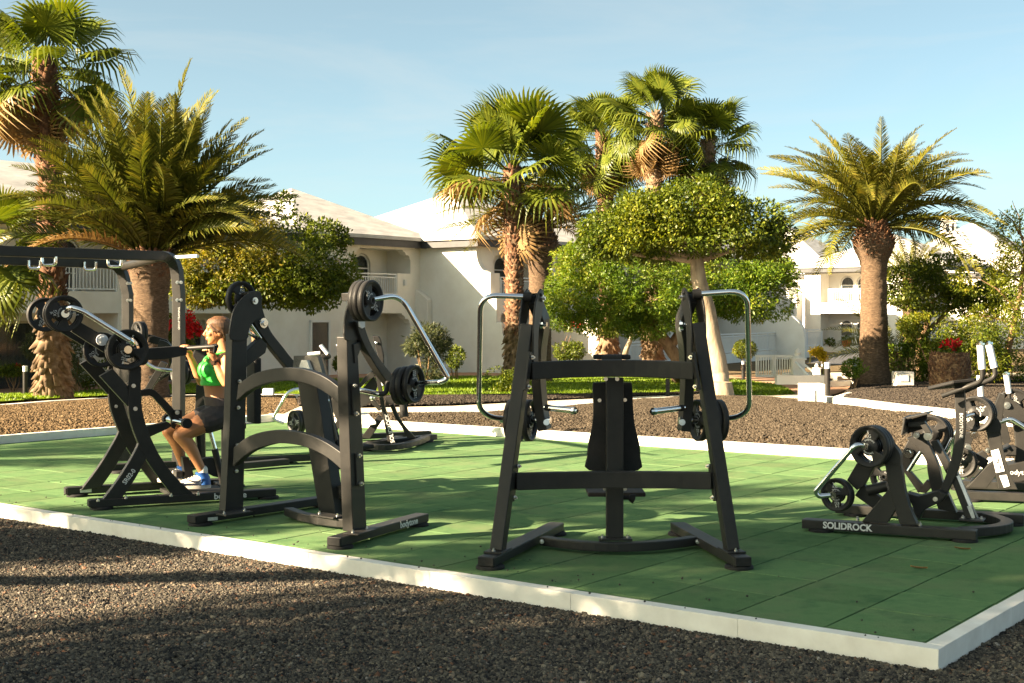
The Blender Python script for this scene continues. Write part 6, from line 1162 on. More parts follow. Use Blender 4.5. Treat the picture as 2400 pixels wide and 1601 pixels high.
slab(M, P4m, Z4, [(775, 665), (890, 660), (940, 740), (895, 740), (870, 700), (775, 700)], .06, 'chest_arm', off=-.02)
mp = MB(); tp = [P4m.off(o_).at(*Z4(u, v)) for u, v, o_ in ((912, 424, -.1), (1085, 382, -.18), (1235, 366, -.1), (1230, 380, .1), (1100, 410, .16), (930, 424, .1))]; mp.prism(tp, (0, 0, -1), .025); mp.build('chest_pad', RUBBER, M, bevel=.006)
pipe(M, [P4m.off(-.12).at(*Z4(1008, 490)), P4m.off(-.1).at(*Z4(1165, 432)), P4m.off(-.16).at(*Z4(1285, 385)), P4m.off(-.16).at(*Z4(1284, 290))], .017, 'row_handle', STEEL, rnd=.06); pipe(M, [P4m.off(.06).at(*Z4(1165, 455)), P4m.off(.1).at(*Z4(1372, 362)), P4m.off(.1).at(*Z4(1368, 285))], .017, 'row_handle', STEEL, rnd=.06)
for (a, b, o_) in (((1283, 305), (1271, 135), -.16), ((1366, 296), (1328, 132), .1)):
    A_, B_ = P4m.off(o_).at(*Z4(*a)), P4m.off(o_).at(*Z4(*b)); pipe(M, [A_, B_], .024, 'white_grip', GRIP); bolt(M, B_, B_ - A_, .028, .012, CHROME, 'grip_cap')
for u, v in ((435, 1328), (860, 1362)): bolt(M, gz(*Z4(u, v), .09), UP, .013, .014)
bolt(M, P4m.off(-.1).at(*Z4(965, 1190)), n4 * -1, .016, .014); bolt(M, P4f.off(-.15).at(*Z4(1062, 1245)), n4 * -1, .018, .014)
text('SOLIDROCK', M, Vector((2.30, 9.03, .052)) - n4 * .0595, d4, UP, .062, squash=.95, bold=.002)
# ================================================== machine 5 and 6: two more row machines behind it
def rear_row(name, label, d, Zs, dx, dv, du=0.0):
    r_ = thing(name, label, 'gym machine', (3.9 + dx, d, 0)); P = Plane((3.3 + dx, d), (.90, -.43)); n5 = P.N
    return r_, P, n5
M, P5, n5 = rear_row('row_machine', 'second row machine standing behind the front right one with a white info plate', 10.75, Z4, 0, 0)
pb5 = gz(*Z4(1165, 1160), .05); P5 = Plane((pb5.x, pb5.y), (.96, -.28)); n5 = P5.N; d5 = P5.U
bar(M, [pb5 - d5 * .05, pb5 + d5 * 1.5], .11, .064); foot(M, pb5 * 1.0 - UP * .05 + d5 * .05); bar(M, [pb5 + n5 * .7 - d5 * .1, pb5 + n5 * .7 + d5 * 1.3], .11, .064); foot(M, pb5 - UP * .05 + n5 * .7)
slab(M, P5, Z4, [(1178, 1112), (1312, 1116), (1395, 1010), (1370, 930), (1320, 960)], .085, 'cross_leg', off=-.04); slab(M, P5, Z4, ribbon([(1395, 1120), (1372, 1000), (1335, 850), (1312, 720)], [(1525, 1126), (1470, 1000), (1425, 840), (1405, 690)]), .085, 'main_leg', off=-.045); slab(M, P5, Z4, ribbon([(1310, 735), (1330, 690), (1345, 660)], [(1410, 740), (1412, 680), (1372, 620)]), .10, 'pivot_plate', off=-.055)
slab(M, P5, Z4, [(1342, 862), (1395, 848), (1436, 1000), (1378, 1012)], .004, 'info_plate', GRIP, .0005, off=-.052); slab(M, P5, Z4, [(1400, 1032), (1450, 1025), (1472, 1100), (1432, 1112)], .004, 'info_plate', GRIP, .0005, off=-.052)
for k, s in enumerate(('1', '2', '3')): text(s, M, P5.off(-.056).at(*Z4(1375 + 14 * k, 885 + 45 * k)), d5, UP, .05, STEEL, name='info_figure')
slab(M, P5, Z4, [(1165, 740), (1245, 730), (1195, 850), (1150, 900), (1130, 860)], .06, 'lever_arm', off=.05); slab(M, P5, Z4, [(1190, 850), (1330, 930), (1300, 990), (1160, 900)], .07, 'lever_arm', off=.08); slab(M, P5, Z4, [(1160, 930), (1290, 860), (1330, 900), (1200, 1060), (1160, 1030)], .06, 'brace', off=.3)
for k, o_ in enumerate((-.10, -.05, .0)): wplate(M, P5.off(o_).at(*Z4(1232 + 14 * k, 610)), n5 * -1 + Vector((-.2, 0, 0)), .140, '5', -1.5, k == 0)
for k, o_ in enumerate((-.04, .01)): wplate(M, P5.off(o_).at(*Z4(1132 + 12 * k, 940)), n5 * -1 + Vector((-.2, 0, 0)), .122, '2.5', -1.3, k == 0)
pipe(M, [P5.off(-.14).at(*Z4(1222, 612)), P5.off(-.2).at(*Z4(1165, 625)), P5.off(-.2).at(*Z4(1092, 760)), P5.off(-.15).at(*Z4(1080, 900)), P5.off(-.06).at(*Z4(1130, 940))], .0175, rnd=.1)
bolt(M, P5.off(.03).at(*Z4(1228, 752)), n5 * -1, .034, .02, CHROME, 'stop_disc'); bolt(M, P5.off(.0).at(*Z4(1180, 840)), n5 * -1, .034, .025); bolt(M, P5.off(.1).at(*Z4(1320, 860)), n5 * -1, .02, .02)
A_, B_ = P5.off(.3).at(*Z4(1275, 500)), P5.off(.3).at(*Z4(1264, 350)); pipe(M, [A_, B_], .024, 'white_grip', GRIP); pipe(M, [P5.off(.3).at(*Z4(1276, 540)), A_], .016, 'row_handle', STEEL)
slab(M, P5, Z4, [(1330, 640), (1400, 470), (1440, 480), (1420, 660)], .07, 'mast', off=.34); slab(M, P5, Z4, [(1420, 860), (1480, 830), (1500, 860), (1440, 900)], .3, 'seat_frame', off=.2)
M = thing('row_machine', 'row machine cut off by the right edge with a big round weight and white grip', 'gym machine', (4.7, 11.6, 0)); pb6 = gz(2420, 1135, .05); P6 = Plane((pb6.x, pb6.y), (.96, -.28)); n6 = P6.N; d6 = P6.U
bar(M, [pb6 - d6 * .55, pb6 + d6 * 1.0], .11, .064); foot(M, pb6 - d6 * .45 - UP * .05); bar(M, [pb6 - d6 * .5 + n6 * .7, pb6 + d6 * 1.0 + n6 * .7], .11, .064); foot(M, pb6 + d6 * .9 - UP * .05)
slab(M, P6, Z4, ribbon([(1480, 640), (1505, 740), (1510, 900), (1470, 1100)], [(1640, 660), (1640, 760), (1640, 900), (1640, 1100)]), .085, 'main_leg'); slab(M, P6, Z4, smooth_poly([(1392, 560), (1420, 515), (1470, 505), (1560, 570), (1580, 650), (1520, 690), (1440, 640)], 3), .05, 'pivot_plate', off=-.06); bolt(M, P6.off(-.065).at(*Z4(1452, 552)), n6 * -1, .03, .02)
for k in range(2): wplate(M, P6.off(.02 + .05 * k).at(*Z4(1500 + 10 * k, 560)), n6 * -1, .150, '5', -.6, k == 0)
slab(M, P6, Z4, [(1430, 600), (1400, 660), (1395, 760), (1440, 830), (1480, 800)], .05, 'lever_arm', off=.05); pipe(M, [P6.off(-.1).at(*Z4(1405, 665)), P6.off(-.1).at(*Z4(1480, 640)), P6.off(-.14).at(*Z4(1600, 720))], .022, 'guard_tube', rnd=.06)
A_, B_ = P6.off(.0).at(*Z4(1466, 470)), P6.off(.0).at(*Z4(1446, 338)); pipe(M, [A_, B_], .024, 'white_grip', GRIP); pipe(M, [P6.at(*Z4(1470, 515)), A_], .016, 'row_handle', STEEL); bolt(M, B_, B_ - A_, .028, .012, CHROME, 'grip_cap')
slab(M, P6, Z4, [(1450, 960), (1640, 920), (1640, 1050), (1500, 1080)], .3, 'seat_frame', off=-.1); text('bodytone', M, P6.off(-.104).at(*Z4(1545, 1010)), d6, UP, .06); mb_ = MB(); mb_.box(P6.off(-.05).at(*Z4(1460, 860)), .14, .2, .08, d6, n6); mb_.build('knee_pad', RUBBER, M, bevel=.015)
# ================================================== machine 7: leg press behind the arched machine
Z6 = ZM(660, 780, 5.2275); root = thing('leg_press', 'black machine with a perforated foot plate at the back of the mat behind the arches', 'gym machine', (-1.2, 15, 0)); M = root
fl, fr_ = gz(856, 1056, 0), gz(1000, 1036, 0); P7 = Plane((fl.x, fl.y), (fr_.x - fl.x, fr_.y - fl.y)); d7, n7 = P7.U, P7.N; K7 = Plane((fl.x, fl.y + .35), (1, 0))
bar(M, bowed(fl + UP * .05, fr_ + UP * .05, gz(935, 1046, .05)), .09, .06, 'base_crossbar'); bar(M, [fl + UP * .05 - d7 * .1, fl + UP * .05 + Vector((.3, .9, 0))], .10, .06); bar(M, [fr_ + UP * .05 + d7 * .15, fr_ + UP * .05 - d7 * .95 + n7 * .1], .10, .06); bar(M, [fl + Vector((-.9, .7, .05)), fr_ + Vector((.0, .6, .05))], .10, .06)
for p in (fl, fr_, fl + Vector((-.8, .7, 0))): foot(M, p)
slab(M, K7, Z6, [(1140, 440), (1185, 440), (1262, 900), (1385, 1335), (1300, 1335), (1215, 900)], .08, 'mast'); text('SOLIDROCK', M, K7.off(-.004).at(*Z6(1322, 1170)), K7.at(*Z6(1340, 1260)) - K7.at(*Z6(1304, 1080)), Vector((1, 0, .2)), .055, bold=.001, name='lettering') if False else text('SOLIDROCK', M, K7.off(-.004).at(*Z6(1325, 1170)), K7.at(*Z6(1304, 1080)) - K7.at(*Z6(1344, 1260)), Vector((-1, 0, .2)), .06, bold=.001)
slab(M, K7, Z6, ribbon([(1325, 890), (1390, 1040), (1470, 1160), (1540, 1290)], [(1370, 870), (1430, 1020), (1520, 1160), (1640, 1285)]), .08, 'curved_leg', off=.1)
slab(M, K7, Z6, [(965, 1290), (1080, 1300), (1240, 1060), (1180, 1010)], .08, 'curved_leg', off=.15); slab(M, K7, Z6, ribbon([(940, 640), (1020, 540), (1120, 455)], [(950, 690), (1040, 600), (1140, 540)]), .07, 'upper_brace', off=.05); slab(M, K7, Z6, [(935, 740), (1130, 540), (1180, 640), (1120, 800), (1225, 940), (1190, 960), (1090, 850), (950, 930)], .05, 'side_plate', off=.1)
slab(M, K7, Z6, [(1270, 785), (1445, 765), (1445, 855), (1275, 885)], .08, 'roller_beam', off=-.02); mb_ = MB(); mb_.cyl(K7.off(-.05).at(*Z6(1492, 900)), (.12, -.1, -1), .045, .24, 18); mb_.build('shin_roller', RUBBER, M, smooth=True)
bolt(M, K7.off(-.03).at(*Z6(1113, 800)), n7 * -1, .03, .03)
fp = MB(); fq = [K7.off(o_).at(*Z6(u, v)) for u, v, o_ in ((940, 1130, -.1), (1158, 1090, -.1), (1060, 985, .35), (930, 975, .35))]; fp.prism(fq, (0, 0, -1), .03); fp.build('foot_plate', STICKER, M, bevel=.004)
slab(M, K7, Z6, [(1110, 40), (1190, 40), (1215, 90), (1252, 290), (1250, 420), (1180, 300)], .06, 'back_pad', RUBBER, .01, off=.3); bolt(M, K7.off(.29).at(*Z6(1158, 122)), n7 * -1, .014, .012)
slab(M, K7, Z6, [(1185, 500), (1212, 490), (1250, 640), (1230, 650)], .004, 'info_plate', GRIP, .0005, off=-.01)
slab(M, K7, Z6, [(480, 265), (520, 262), (550, 520), (620, 780), (780, 1120), (720, 1180), (560, 800), (500, 480)], .08, 'mast', off=.45); slab(M, K7, Z6, [(590, 860), (640, 760), (775, 960), (750, 1090), (640, 1260), (590, 1250), (680, 1060)], .05, 'side_plate', off=.4)
for a, b in (((478, 150), (565, 262)), ((685, 135), (740, 215)), ((320, 266), (470, 250))):
    A_, B_ = K7.off(.5).at(*Z6(*a)), K7.off(.5).at(*Z6(*b)); pipe(M, [A_, B_], .022, 'white_grip', GRIP)
pipe(M, [K7.off(.5).at(*Z6(565, 262)), K7.off(.5).at(*Z6(598, 300)), K7.off(.5).at(*Z6(500, 322))], .017, 'grip_arm', STEEL, rnd=.04)
slab(M, K7, Z6, smooth_poly([(400, 320), (460, 290), (520, 330), (560, 520), (480, 480)], 3), .05, 'side_plate', off=.42)
for k in range(2): wplate(M, gz(691, 990, .36) + Vector((.03 * k, .05 * k, 0)), (-.75, -.65, 0), .125, '2.5', .3, k == 0)
pw_ = gz(691, 990, .36); pipe(M, [pw_ + Vector((-.1, -.1, 0)), pw_ + Vector((-.22, -.1, .04)), pw_ + Vector((-.05, -.1, .34)), pw_ + Vector((.1, .0, .36))], .016, rnd=.08)
# ================================================== machine 8: weights rack machine behind the woman
root = thing('curl_machine', 'machine with pale sunlit bars and round weights behind the pulldown machine', 'gym machine', (-4.4, 13.5, 0)); M = root
K8 = Plane((-4.4, 13.4), (1, .15)); n8 = K8.N
slab(M, K8, Z1, [(758, 850), (870, 660), (905, 675), (800, 850)], .08, 'diagonal_beam'); slab(M, K8, Z1, ribbon([(860, 545), (905, 560), (960, 620)], [(850, 590), (890, 605), (930, 640)]), .07, 'curved_beam', off=-.05); slab(M, K8, Z1, [(700, 855), (765, 850), (740, 1000), (690, 1235), (630, 1235), (690, 1000)], .08, 'upright'); slab(M, K8, Z1, [(800, 515), (900, 545), (940, 590), (800, 560)], .06, 'lever_arm', off=.1)
for k in range(3): wplate(M, K8.off(-.16 + .05 * k).at(*Z1(958 + 22 * k, 720)), Vector((-.75, -.65, 0)), .125, '2.5', .4, k == 0)
for k in range(2): wplate(M, K8.off(-.05 + .05 * k).at(*Z1(745 + 18 * k, 512)), Vector((-.75, -.65, 0)), .125, '5', .4, False)
pipe(M, [K8.off(-.25).at(*Z1(772, 655)), K8.off(-.25).at(*Z1(835, 702)), K8.off(-.2).at(*Z1(950, 712))], .018, rnd=.1)
slab(M, K8, Z1, [(800, 745), (900, 700), (915, 735), (830, 790)], .06, 'side_arm', off=.1); text('bodytone', M, K8.off(.095).at(*Z1(862, 742)), K8.at(*Z1(900, 725)) - K8.at(*Z1(820, 765)), UP, .05)
b8 = gz(281, 1096, .05); bar(M, [b8 - Vector((.15, 0, 0)), b8 + Vector((1.9, 1.0, 0))], .10, .06); foot(M, b8 - UP * .05); bar(M, [gz(560, 1092, .05), gz(672, 1082, .05)], .10, .06); foot(M, gz(668, 1084, 0)); bar(M, [gz(574, 1079, .05), b8 + Vector((1.7, .9, 0))], .10, .06)
slab(M, K8, Z1, smooth_poly([(1050, 600), (1240, 570), (1245, 700), (1070, 720)], 3), .06, 'back_pad', RUBBER, .01, off=.3); slab(M, K8, Z1, [(1060, 790), (1105, 790), (1110, 1240), (1080, 1250), (1050, 1000)], .08, 'upright', off=.2); slab(M, K8, Z1, [(1195, 1010), (1235, 1010), (1235, 1240), (1195, 1240)], .08, 'upright', off=.1)
# ================================================== training rig
root = thing('training_rig', 'tall black training rig frame with chrome grips under its top beams at left', 'gym machine', (-4.0, 12.8, 0)); M = root
def q7(u, v, d): return at(*Z1(u, v), d)
A_ = q7(-120, 62, 11.3); Bc = q7(905, 94, 12.75); C_ = q7(965, 160, 12.75); bar(M, round_path([A_, q7(950, 96, 12.75), Vector((Vector(q7(967, 300, 12.75))))], .26, 7) + [Vector((C_.x, C_.y, .03))], .09, .108, 'front_frame', up=Vector((.2, 1, 0)))
A2 = q7(-120, 110, 13.0); d2_ = 14.2; pb2 = q7(690, 140, d2_); bar(M, round_path([A2, q7(655, 140, d2_), q7(690, 300, d2_)], .2, 6) + [Vector((q7(690, 300, d2_).x, d2_, .03))], .09, .10, 'rear_frame', up=Vector((.2, 1, 0)))
pipe(M, [q7(668, 150, 14.1), q7(850, 100, 12.8)], .045, 'link_tube', STEEL); pipe(M, [q7(940, 100, 12.7), q7(1068, 93, 12.2)], .016, 'band_peg', GRIP)
for u, v, dd in ((265, 118, 11.75), (620, 128, 12.35), (186, 138, 13.3), (487, 146, 13.8)):
    w_ = 36 if v < 130 else 31; pipe(M, [q7(u - w_, v - 22, dd), q7(u - w_, v + 22, dd), q7(u + w_, v + 22, dd), q7(u + w_, v - 22, dd)], .014, 'grip_loop', rnd=.04)
for v in (235, 330): bolt(M, q7(958, v, 12.69), (0, -1, 0), .016, .014); bolt(M, q7(978, v, 12.69), (0, -1, 0), .016, .014)
for v in (240, 332): bolt(M, q7(706, v, 14.14), (0, -1, 0), .016, .014); bolt(M, q7(690, v, 14.14), (0, -1, 0), .016, .014)
for X_, Y_ in ((C_.x, C_.y), (q7(690, 300, d2_).x, d2_)): mb_ = MB(); mb_.box((X_, Y_, .012), .26, .26, .02); mb_.build('floor_plate', STEEL, M, bevel=.004)
u7 = (q7(950, 96, 12.75) - A_); u7.z = 0; u7.normalize(); n7 = Vector((u7.y, -u7.x, 0)); lp7 = A_.lerp(q7(950, 96, 12.75), (455 + 120) / 1070 * .97) + n7 * .048; lp7.z -= .002; mb_ = MB(); mb_.box(lp7, .21, .006, .052, u7, n7); mb_.build('name_plate', STICKER, M); text('bodytone', M, lp7 + n7 * .004, u7, UP, .044, STEEL, bold=.0008); text('GROUP TRAINING', M, q7(968, 430, 12.688), UP, Vector((-1, 0, 0)), .026)
# ------------------------------------------------------------------ the woman training on the pulldown machine
SKIN = mat('skin', [(.36, .155, .068), (.44, .20, .09)], rough=.5, scale=7, bump=.04, bscale=120, spec=.4)
HAIR = mat('hair', [(.035, .014, .005), (.10, .043, .014), (.19, .088, .028)], rough=.5, scale=6, stretch=(16, 16, 2.0), bump=.5, bscale=18, bdist=.01)
TOPM = mat('green_fabric', [(.03, .50, .045), (.04, .58, .06)], rough=.45, scale=30, bump=.08, bscale=200)
SHORTM = mat('black_fabric', [(.022, .018, .02), (.045, .036, .036)], rough=.75, scale=12, bump=.3, bscale=30, bdist=.01)
SHOEW = mat('white_leather', [(.6, .58, .53), (.7, .68, .63)], rough=.5, scale=20); SHOEB = mat('blue_leather', [(.012, .07, .26), (.02, .10, .34)], rough=.45, scale=20); SHOEK = mat('navy_leather', (.012, .016, .035), rough=.45)
LIP = mat('lip', (.42, .12, .09), rough=.45); EYEW = mat('eye', (.05, .03, .02), rough=.2)
ZP = ZM(440, 720, 7.84)
dC = PM1.at(*Z1(1185, 900)).y
def w1(u, v, dd=0.0): return at(*Z1(u, v), dC + dd)
def wp(u, v, dd=0.0): return at(*ZP(u, v), dC + dd)
FW = Vector((-.93, -.36, 0)).normalized(); LF = Vector((-FW.y, FW.x, 0))
if LF.y > 0: LF = -LF
person = thing('person', 'woman in green sports top, black shorts and blue white high trainers pulling the bar', 'woman', (w1(1185, 1350).x, dC, 0.0))
def loft(mb_, secs, n=22, f=None, l=None):                # secs: centre, half width sideways, half depth front, half depth back
    f = f or FW; l = l or LF; vs = []; fs = []
    for c, hw, hf_, hb_ in secs:
        for k in range(n):
            a = 2 * math.pi * k / n; cs, sn = math.cos(a), math.sin(a); vs.append(V3(c) + l * hw * cs + f * (hf_ if sn > 0 else hb_) * sn)
    m_ = len(secs)
    for i in range(m_ - 1):
        for k in range(n): fs.append((i * n + k, i * n + (k + 1) % n, (i + 1) * n + (k + 1) % n, (i + 1) * n + k))
    fs += [tuple(range(n))[::-1], tuple((m_ - 1) * n + k for k in range(n))]; mb_.add(vs, fs)
def ball(mb_, c, rx, ry, rz, X=FW, Y=LF, Z=UP, n=12):
    vs = []; fs = []; c = V3(c)
    for i in range(n + 1):
        t = math.pi * i / n
        for k in range(2 * n): a = math.pi * k / n; vs.append(c + X * (rx * math.sin(t) * math.cos(a)) + Y * (ry * math.sin(t) * math.sin(a)) + Z * (rz * math.cos(t)))
    for i in range(n):
        for k in range(2 * n): fs.append((i * 2 * n + k, i * 2 * n + (k + 1) % (2 * n), (i + 1) * 2 * n + (k + 1) % (2 * n), (i + 1) * 2 * n + k))
    mb_.add(vs, fs)
def limb_r(mb_, pts, rs, seg=14, sub=5):
    P = [V3(p) for p in pts]; P = [P[0] * 2 - P[1]] + P + [P[-1] * 2 - P[-2]]; R = [rs[0]] + list(rs) + [rs[-1]]; o = []; ro = []
    for i in range(1, len(P) - 2):
        for q in range(sub):
            t = q / sub; o.append(.5 * ((2 * P[i]) + (P[i + 1] - P[i - 1]) * t + (2 * P[i - 1] - 5 * P[i] + 4 * P[i + 1] - P[i + 2]) * t * t + (3 * P[i] - P[i - 1] - 3 * P[i + 1] + P[i + 2]) * t ** 3)); ro.append(R[i] * (1 - t) + R[i + 1] * t)
    o.append(P[-2]); ro.append(R[-2]); mb_.tube(o, ro, seg)
    ball(mb_, o[0], ro[0], ro[0], ro[0], n=8); ball(mb_, o[-1], ro[-1], ro[-1], ro[-1], n=8)
def fuse(mb_, name, m, parent, voxel=.006, smooth=3):
    me = bpy.data.meshes.new(name); me.from_pydata(mb_.v, [], mb_.f); bm = bmesh.new(); bm.from_mesh(me); bmesh.ops.remove_doubles(bm, verts=bm.verts, dist=1e-5); bmesh.ops.recalc_face_normals(bm, faces=bm.faces); bm.to_mesh(me); bm.free()
    ob = bpy.data.objects.new('tmp', me); COL.objects.link(ob); r_ = ob.modifiers.new('r', 'REMESH'); r_.mode = 'VOXEL'; r_.voxel_size = voxel; s_ = ob.modifiers.new('s', 'SMOOTH'); s_.iterations = smooth; s_.factor = .5
    dg = bpy.context.evaluated_depsgraph_get(); me2 = bpy.data.meshes.new_from_object(ob.evaluated_get(dg)); bpy.data.objects.remove(ob); o0 = wloc(parent)
    for v in me2.vertices: v.co -= o0
    for p in me2.polygons: p.use_smooth = True
    me2.name = name; me2.materials.clear(); return link_mesh(name, me2, m, parent)
# joints
hipN, hipF = w1(1185, 955, -.08), w1(1175, 945, .10); kneeN, kneeF = w1(972, 1062, -.22), w1(912, 1040, -.02); ankN, ankF = w1(1098, 1262, -.14), w1(996, 1238, .06)
pel = w1(1190, 940); waist = w1(1172, 838); ribs = w1(1165, 770); chest = w1(1172, 700); shl = w1(1205, 628); neck0 = w1(1212, 610); neck1 = w1(1204, 560); hc = wp(560, 425)
shN, shF = w1(1228, 655, -.155), w1(1152, 640, .17); elN, elF = w1(1222, 782, -.20), w1(1088, 772, .20); wrN, wrF = w1(1158, 662, -.17), w1(1030, 640, .12); haN, haF = w1(1135, 606, -.17), w1(1012, 598, .10)
B = MB()
loft(B, [(pel + UP * -.10, .145, .10, .12), (pel + UP * -.02, .172, .112, .125), (pel + UP * .06, .165, .11, .115), (waist + UP * .01, .128, .098, .095), (ribs, .132, .104, .10), (chest + UP * .02, .150, .112, .105), (chest + UP * .07, .150, .095, .10), (shl + UP * -.005, .135, .065, .085), (shl + UP * .03, .085, .052, .06)])
limb_r(B, [neck0 + UP * -.02 - FW * .01, neck1 + UP * .02 + FW * .005], [.058, .05])
for s, sh, el, wr, ha in ((1, shN, elN, wrN, haN), (-1, shF, elF, wrF, haF)):
    limb_r(B, [shl + LF * s * .12 + UP * -.02, sh, sh.lerp(el, .5) + FW * -.0, el], [.05, .053, .042, .037]); limb_r(B, [el, el.lerp(wr, .35), wr], [.037, .040, .026]); 
    ha2 = ha; limb_r(B, [wr, wr.lerp(ha2, .55), ha2], [.026, .032, .03], sub=3)
    bd = (PM1.off(-.25).at(*Z1(1175, 580)) - PM1.at(*Z1(1000, 592))).normalized(); up_ = (ha - wr).normalized(); cr = bd.cross(up_).normalized()
    if cr.dot(FW) < 0: cr = -cr
    for k in range(4):
        b0 = ha + bd * (.021 * (k - 1.5)) + up_ * .010; L_ = (.030, .034, .032, .026)[k]
        limb_r(B, [b0 - cr * .006, b0 + up_ * L_ * .8 - cr * .002, b0 + up_ * L_ + cr * L_ * .8, b0 + up_ * .004 + cr * (L_ + .014)], [.0105, .010, .0095, .008], 8, 3)
    t0 = wr.lerp(ha, .55) + bd * .03; limb_r(B, [t0, t0 + up_ * .03 + cr * .02 + bd * .012, t0 + up_ * .035 + cr * .045 - bd * .005], [.014, .011, .009], 8, 3)
for s, hp_, kn, an in ((1, hipN, kneeN, ankN), (-1, hipF, kneeF, ankF)):
    limb_r(B, [hp_, hp_.lerp(kn, .35) + UP * .006, hp_.lerp(kn, .75), kn], [.098, .090, .068, .056]); cf = FW * -.022
    limb_r(B, [kn, kn.lerp(an, .28) + cf, kn.lerp(an, .6) + cf * .6, an], [.055, .056, .043, .033]); limb_r(B, [an, an + UP * -.03], [.034, .036])
# head: skull, jaw, nose, brow, lips, ear
HX = Vector((-.97, -.24, 0)).normalized(); HL = Vector((-HX.y, HX.x, 0)); HL = HL if HL.y < 0 else -HL
hz = lambda f_, l_, u_: hc + HX * f_ + HL * l_ + UP * u_
loft(B, [(hz(.052, 0, -.112), .018, .016, .02), (hz(.042, 0, -.10), .034, .036, .04), (hz(.022, 0, -.075), .052, .066, .058), (hz(.01, 0, -.045), .064, .082, .078), (hz(.0, 0, -.01), .071, .093, .092), (hz(-.004, 0, .03), .075, .097, .098), (hz(-.008, 0, .065), .068, .088, .09), (hz(-.01, 0, .09), .048, .062, .064), (hz(-.01, 0, .102), .02, .03, .03)], 24, HX, HL)
limb_r(B, [hz(.090, 0, .006), hz(.104, 0, -.018), hz(.112, 0, -.034)], [.010, .012, .014], 8, 3); ball(B, hz(.100, 0, -.042), .016, .018, .010, HX, HL)
ball(B, hz(.084, 0, -.066), .016, .024, .008, HX, HL); ball(B, hz(.080, 0, -.078), .016, .021, .008, HX, HL); ball(B, hz(.068, 0, -.106), .018, .02, .014, HX, HL)
for s in (-1, 1): ball(B, hz(.076, .032 * s, .022), .014, .022, .007, HX, HL); ball(B, hz(.066, .040 * s, -.03), .02, .02, .018, HX, HL); ball(B, hz(-.012, .072 * s, -.02), .020, .009, .032, HX, HL)
body = fuse(B, 'body', SKIN, person, .0062, 3)
for s in (-1, 1):
    e = MB(); ball(e, hz(.083, .030 * s, .004), .009, .014, .006, HX, HL, n=8); e.build('eye', EYEW, body, smooth=True); e = MB(); ball(e, hz(.090, .034 * s, .021), .006, .018, .003, HX, HL, n=6); e.build('eyebrow', HAIR, body, smooth=True)
e = MB(); ball(e, hz(.094, 0, -.068), .0085, .020, .005, HX, HL, n=8); ball(e, hz(.090, 0, -.077), .009, .018, .005, HX, HL, n=8); e.build('lips', LIP, body, smooth=True)
Hh = MB(); loft(Hh, [(hz(-.05, 0, -.10), .05, .012, .045), (hz(-.045, 0, -.06), .074, .022, .062), (hz(-.036, 0, -.02), .082, .034, .078), (hz(-.024, 0, .025), .088, .092, .092), (hz(-.014, 0, .062), .085, .112, .10), (hz(-.012, 0, .092), .068, .090, .082), (hz(-.012, 0, .118), .03, .042, .04)], 24, HX, HL)
for s in (-1, 1): limb_r(Hh, [hz(.074, .008 * s, .082), hz(.072, .046 * s, .052), hz(.042, .068 * s, .010), hz(.004, .074 * s, -.010)], [.013, .0125, .012, .012], 8)
ball(Hh, hz(-.115, 0, -.01), .04, .045, .045, HX, HL); limb_r(Hh, [hz(-.12, 0, -.02), hz(-.14, 0, -.09), hz(-.125, 0, -.16)], [.036, .032, .016], 10)
for s in (-1, 1): limb_r(Hh, [hz(.045, .072 * s, .0), hz(.035, .078 * s, -.05), hz(.022, .075 * s, -.085)], [.006, .005, .003], 6)
fuse(Hh, 'hair', HAIR, body, .005, 2)
# sports top
T_ = MB(); g8 = .009
loft(T_, [(ribs + UP * -.022, .134 + g8, .108 + g8, .102 + g8), (ribs + UP * .03, .140 + g8, .112 + g8, .104 + g8), (chest + UP * .0, .150 + g8, .113 + g8, .106 + g8), (chest + UP * .045, .140 + g8, .106 + g8, .103 + g8)])
for s in (-1, 1):
    ball(T_, chest + UP * -.012 + FW * .082 + LF * s * .068, .066, .070, .074)
    limb_r(T_, [chest + UP * .03 + FW * .095 + LF * s * .072, chest + UP * .09 + FW * .07 + LF * s * .082, shl + UP * .022 + LF * s * .085, shl + UP * -.03 - FW * .085 + LF * s * .08, chest - FW * .108 + LF * s * .05], [.020, .014, .012, .014, .018], 8)
fuse(T_, 'sports_top', TOPM, body, .006, 3)
band = MB(); loft(band, [(ribs + UP * -.030, .139 + g8, .113 + g8, .107 + g8), (ribs + UP * .002, .142 + g8, .115 + g8, .109 + g8)]); band.build('hem', TOPM, body, bevel=.004, smooth=True)
# shorts
S_ = MB(); loft(S_, [(pel + UP * -.075, .165, .112, .128), (pel + UP * -.02, .180, .120, .134), (pel + UP * .05, .175, .120, .126), (pel + UP * .10, .150, .112, .112), (waist + UP * -.02, .138, .108, .105)])
for hp_, kn in ((hipN, kneeN), (hipF, kneeF)): limb_r(S_, [hp_ + UP * .0, hp_.lerp(kn, .13), hp_.lerp(kn, .30) + UP * .004], [.106, .109, .102])
sh = fuse(S_, 'shorts', SHORTM, body, .007, 2)
wbm = MB(); loft(wbm, [(pel + UP * .068, .172, .122, .124), (waist + UP * -.022, .142, .112, .109)]); wbm.build('waistband', mat('waistband', [(.05, .035, .03), (.07, .05, .045)], rough=.7, scale=20), body, smooth=True)
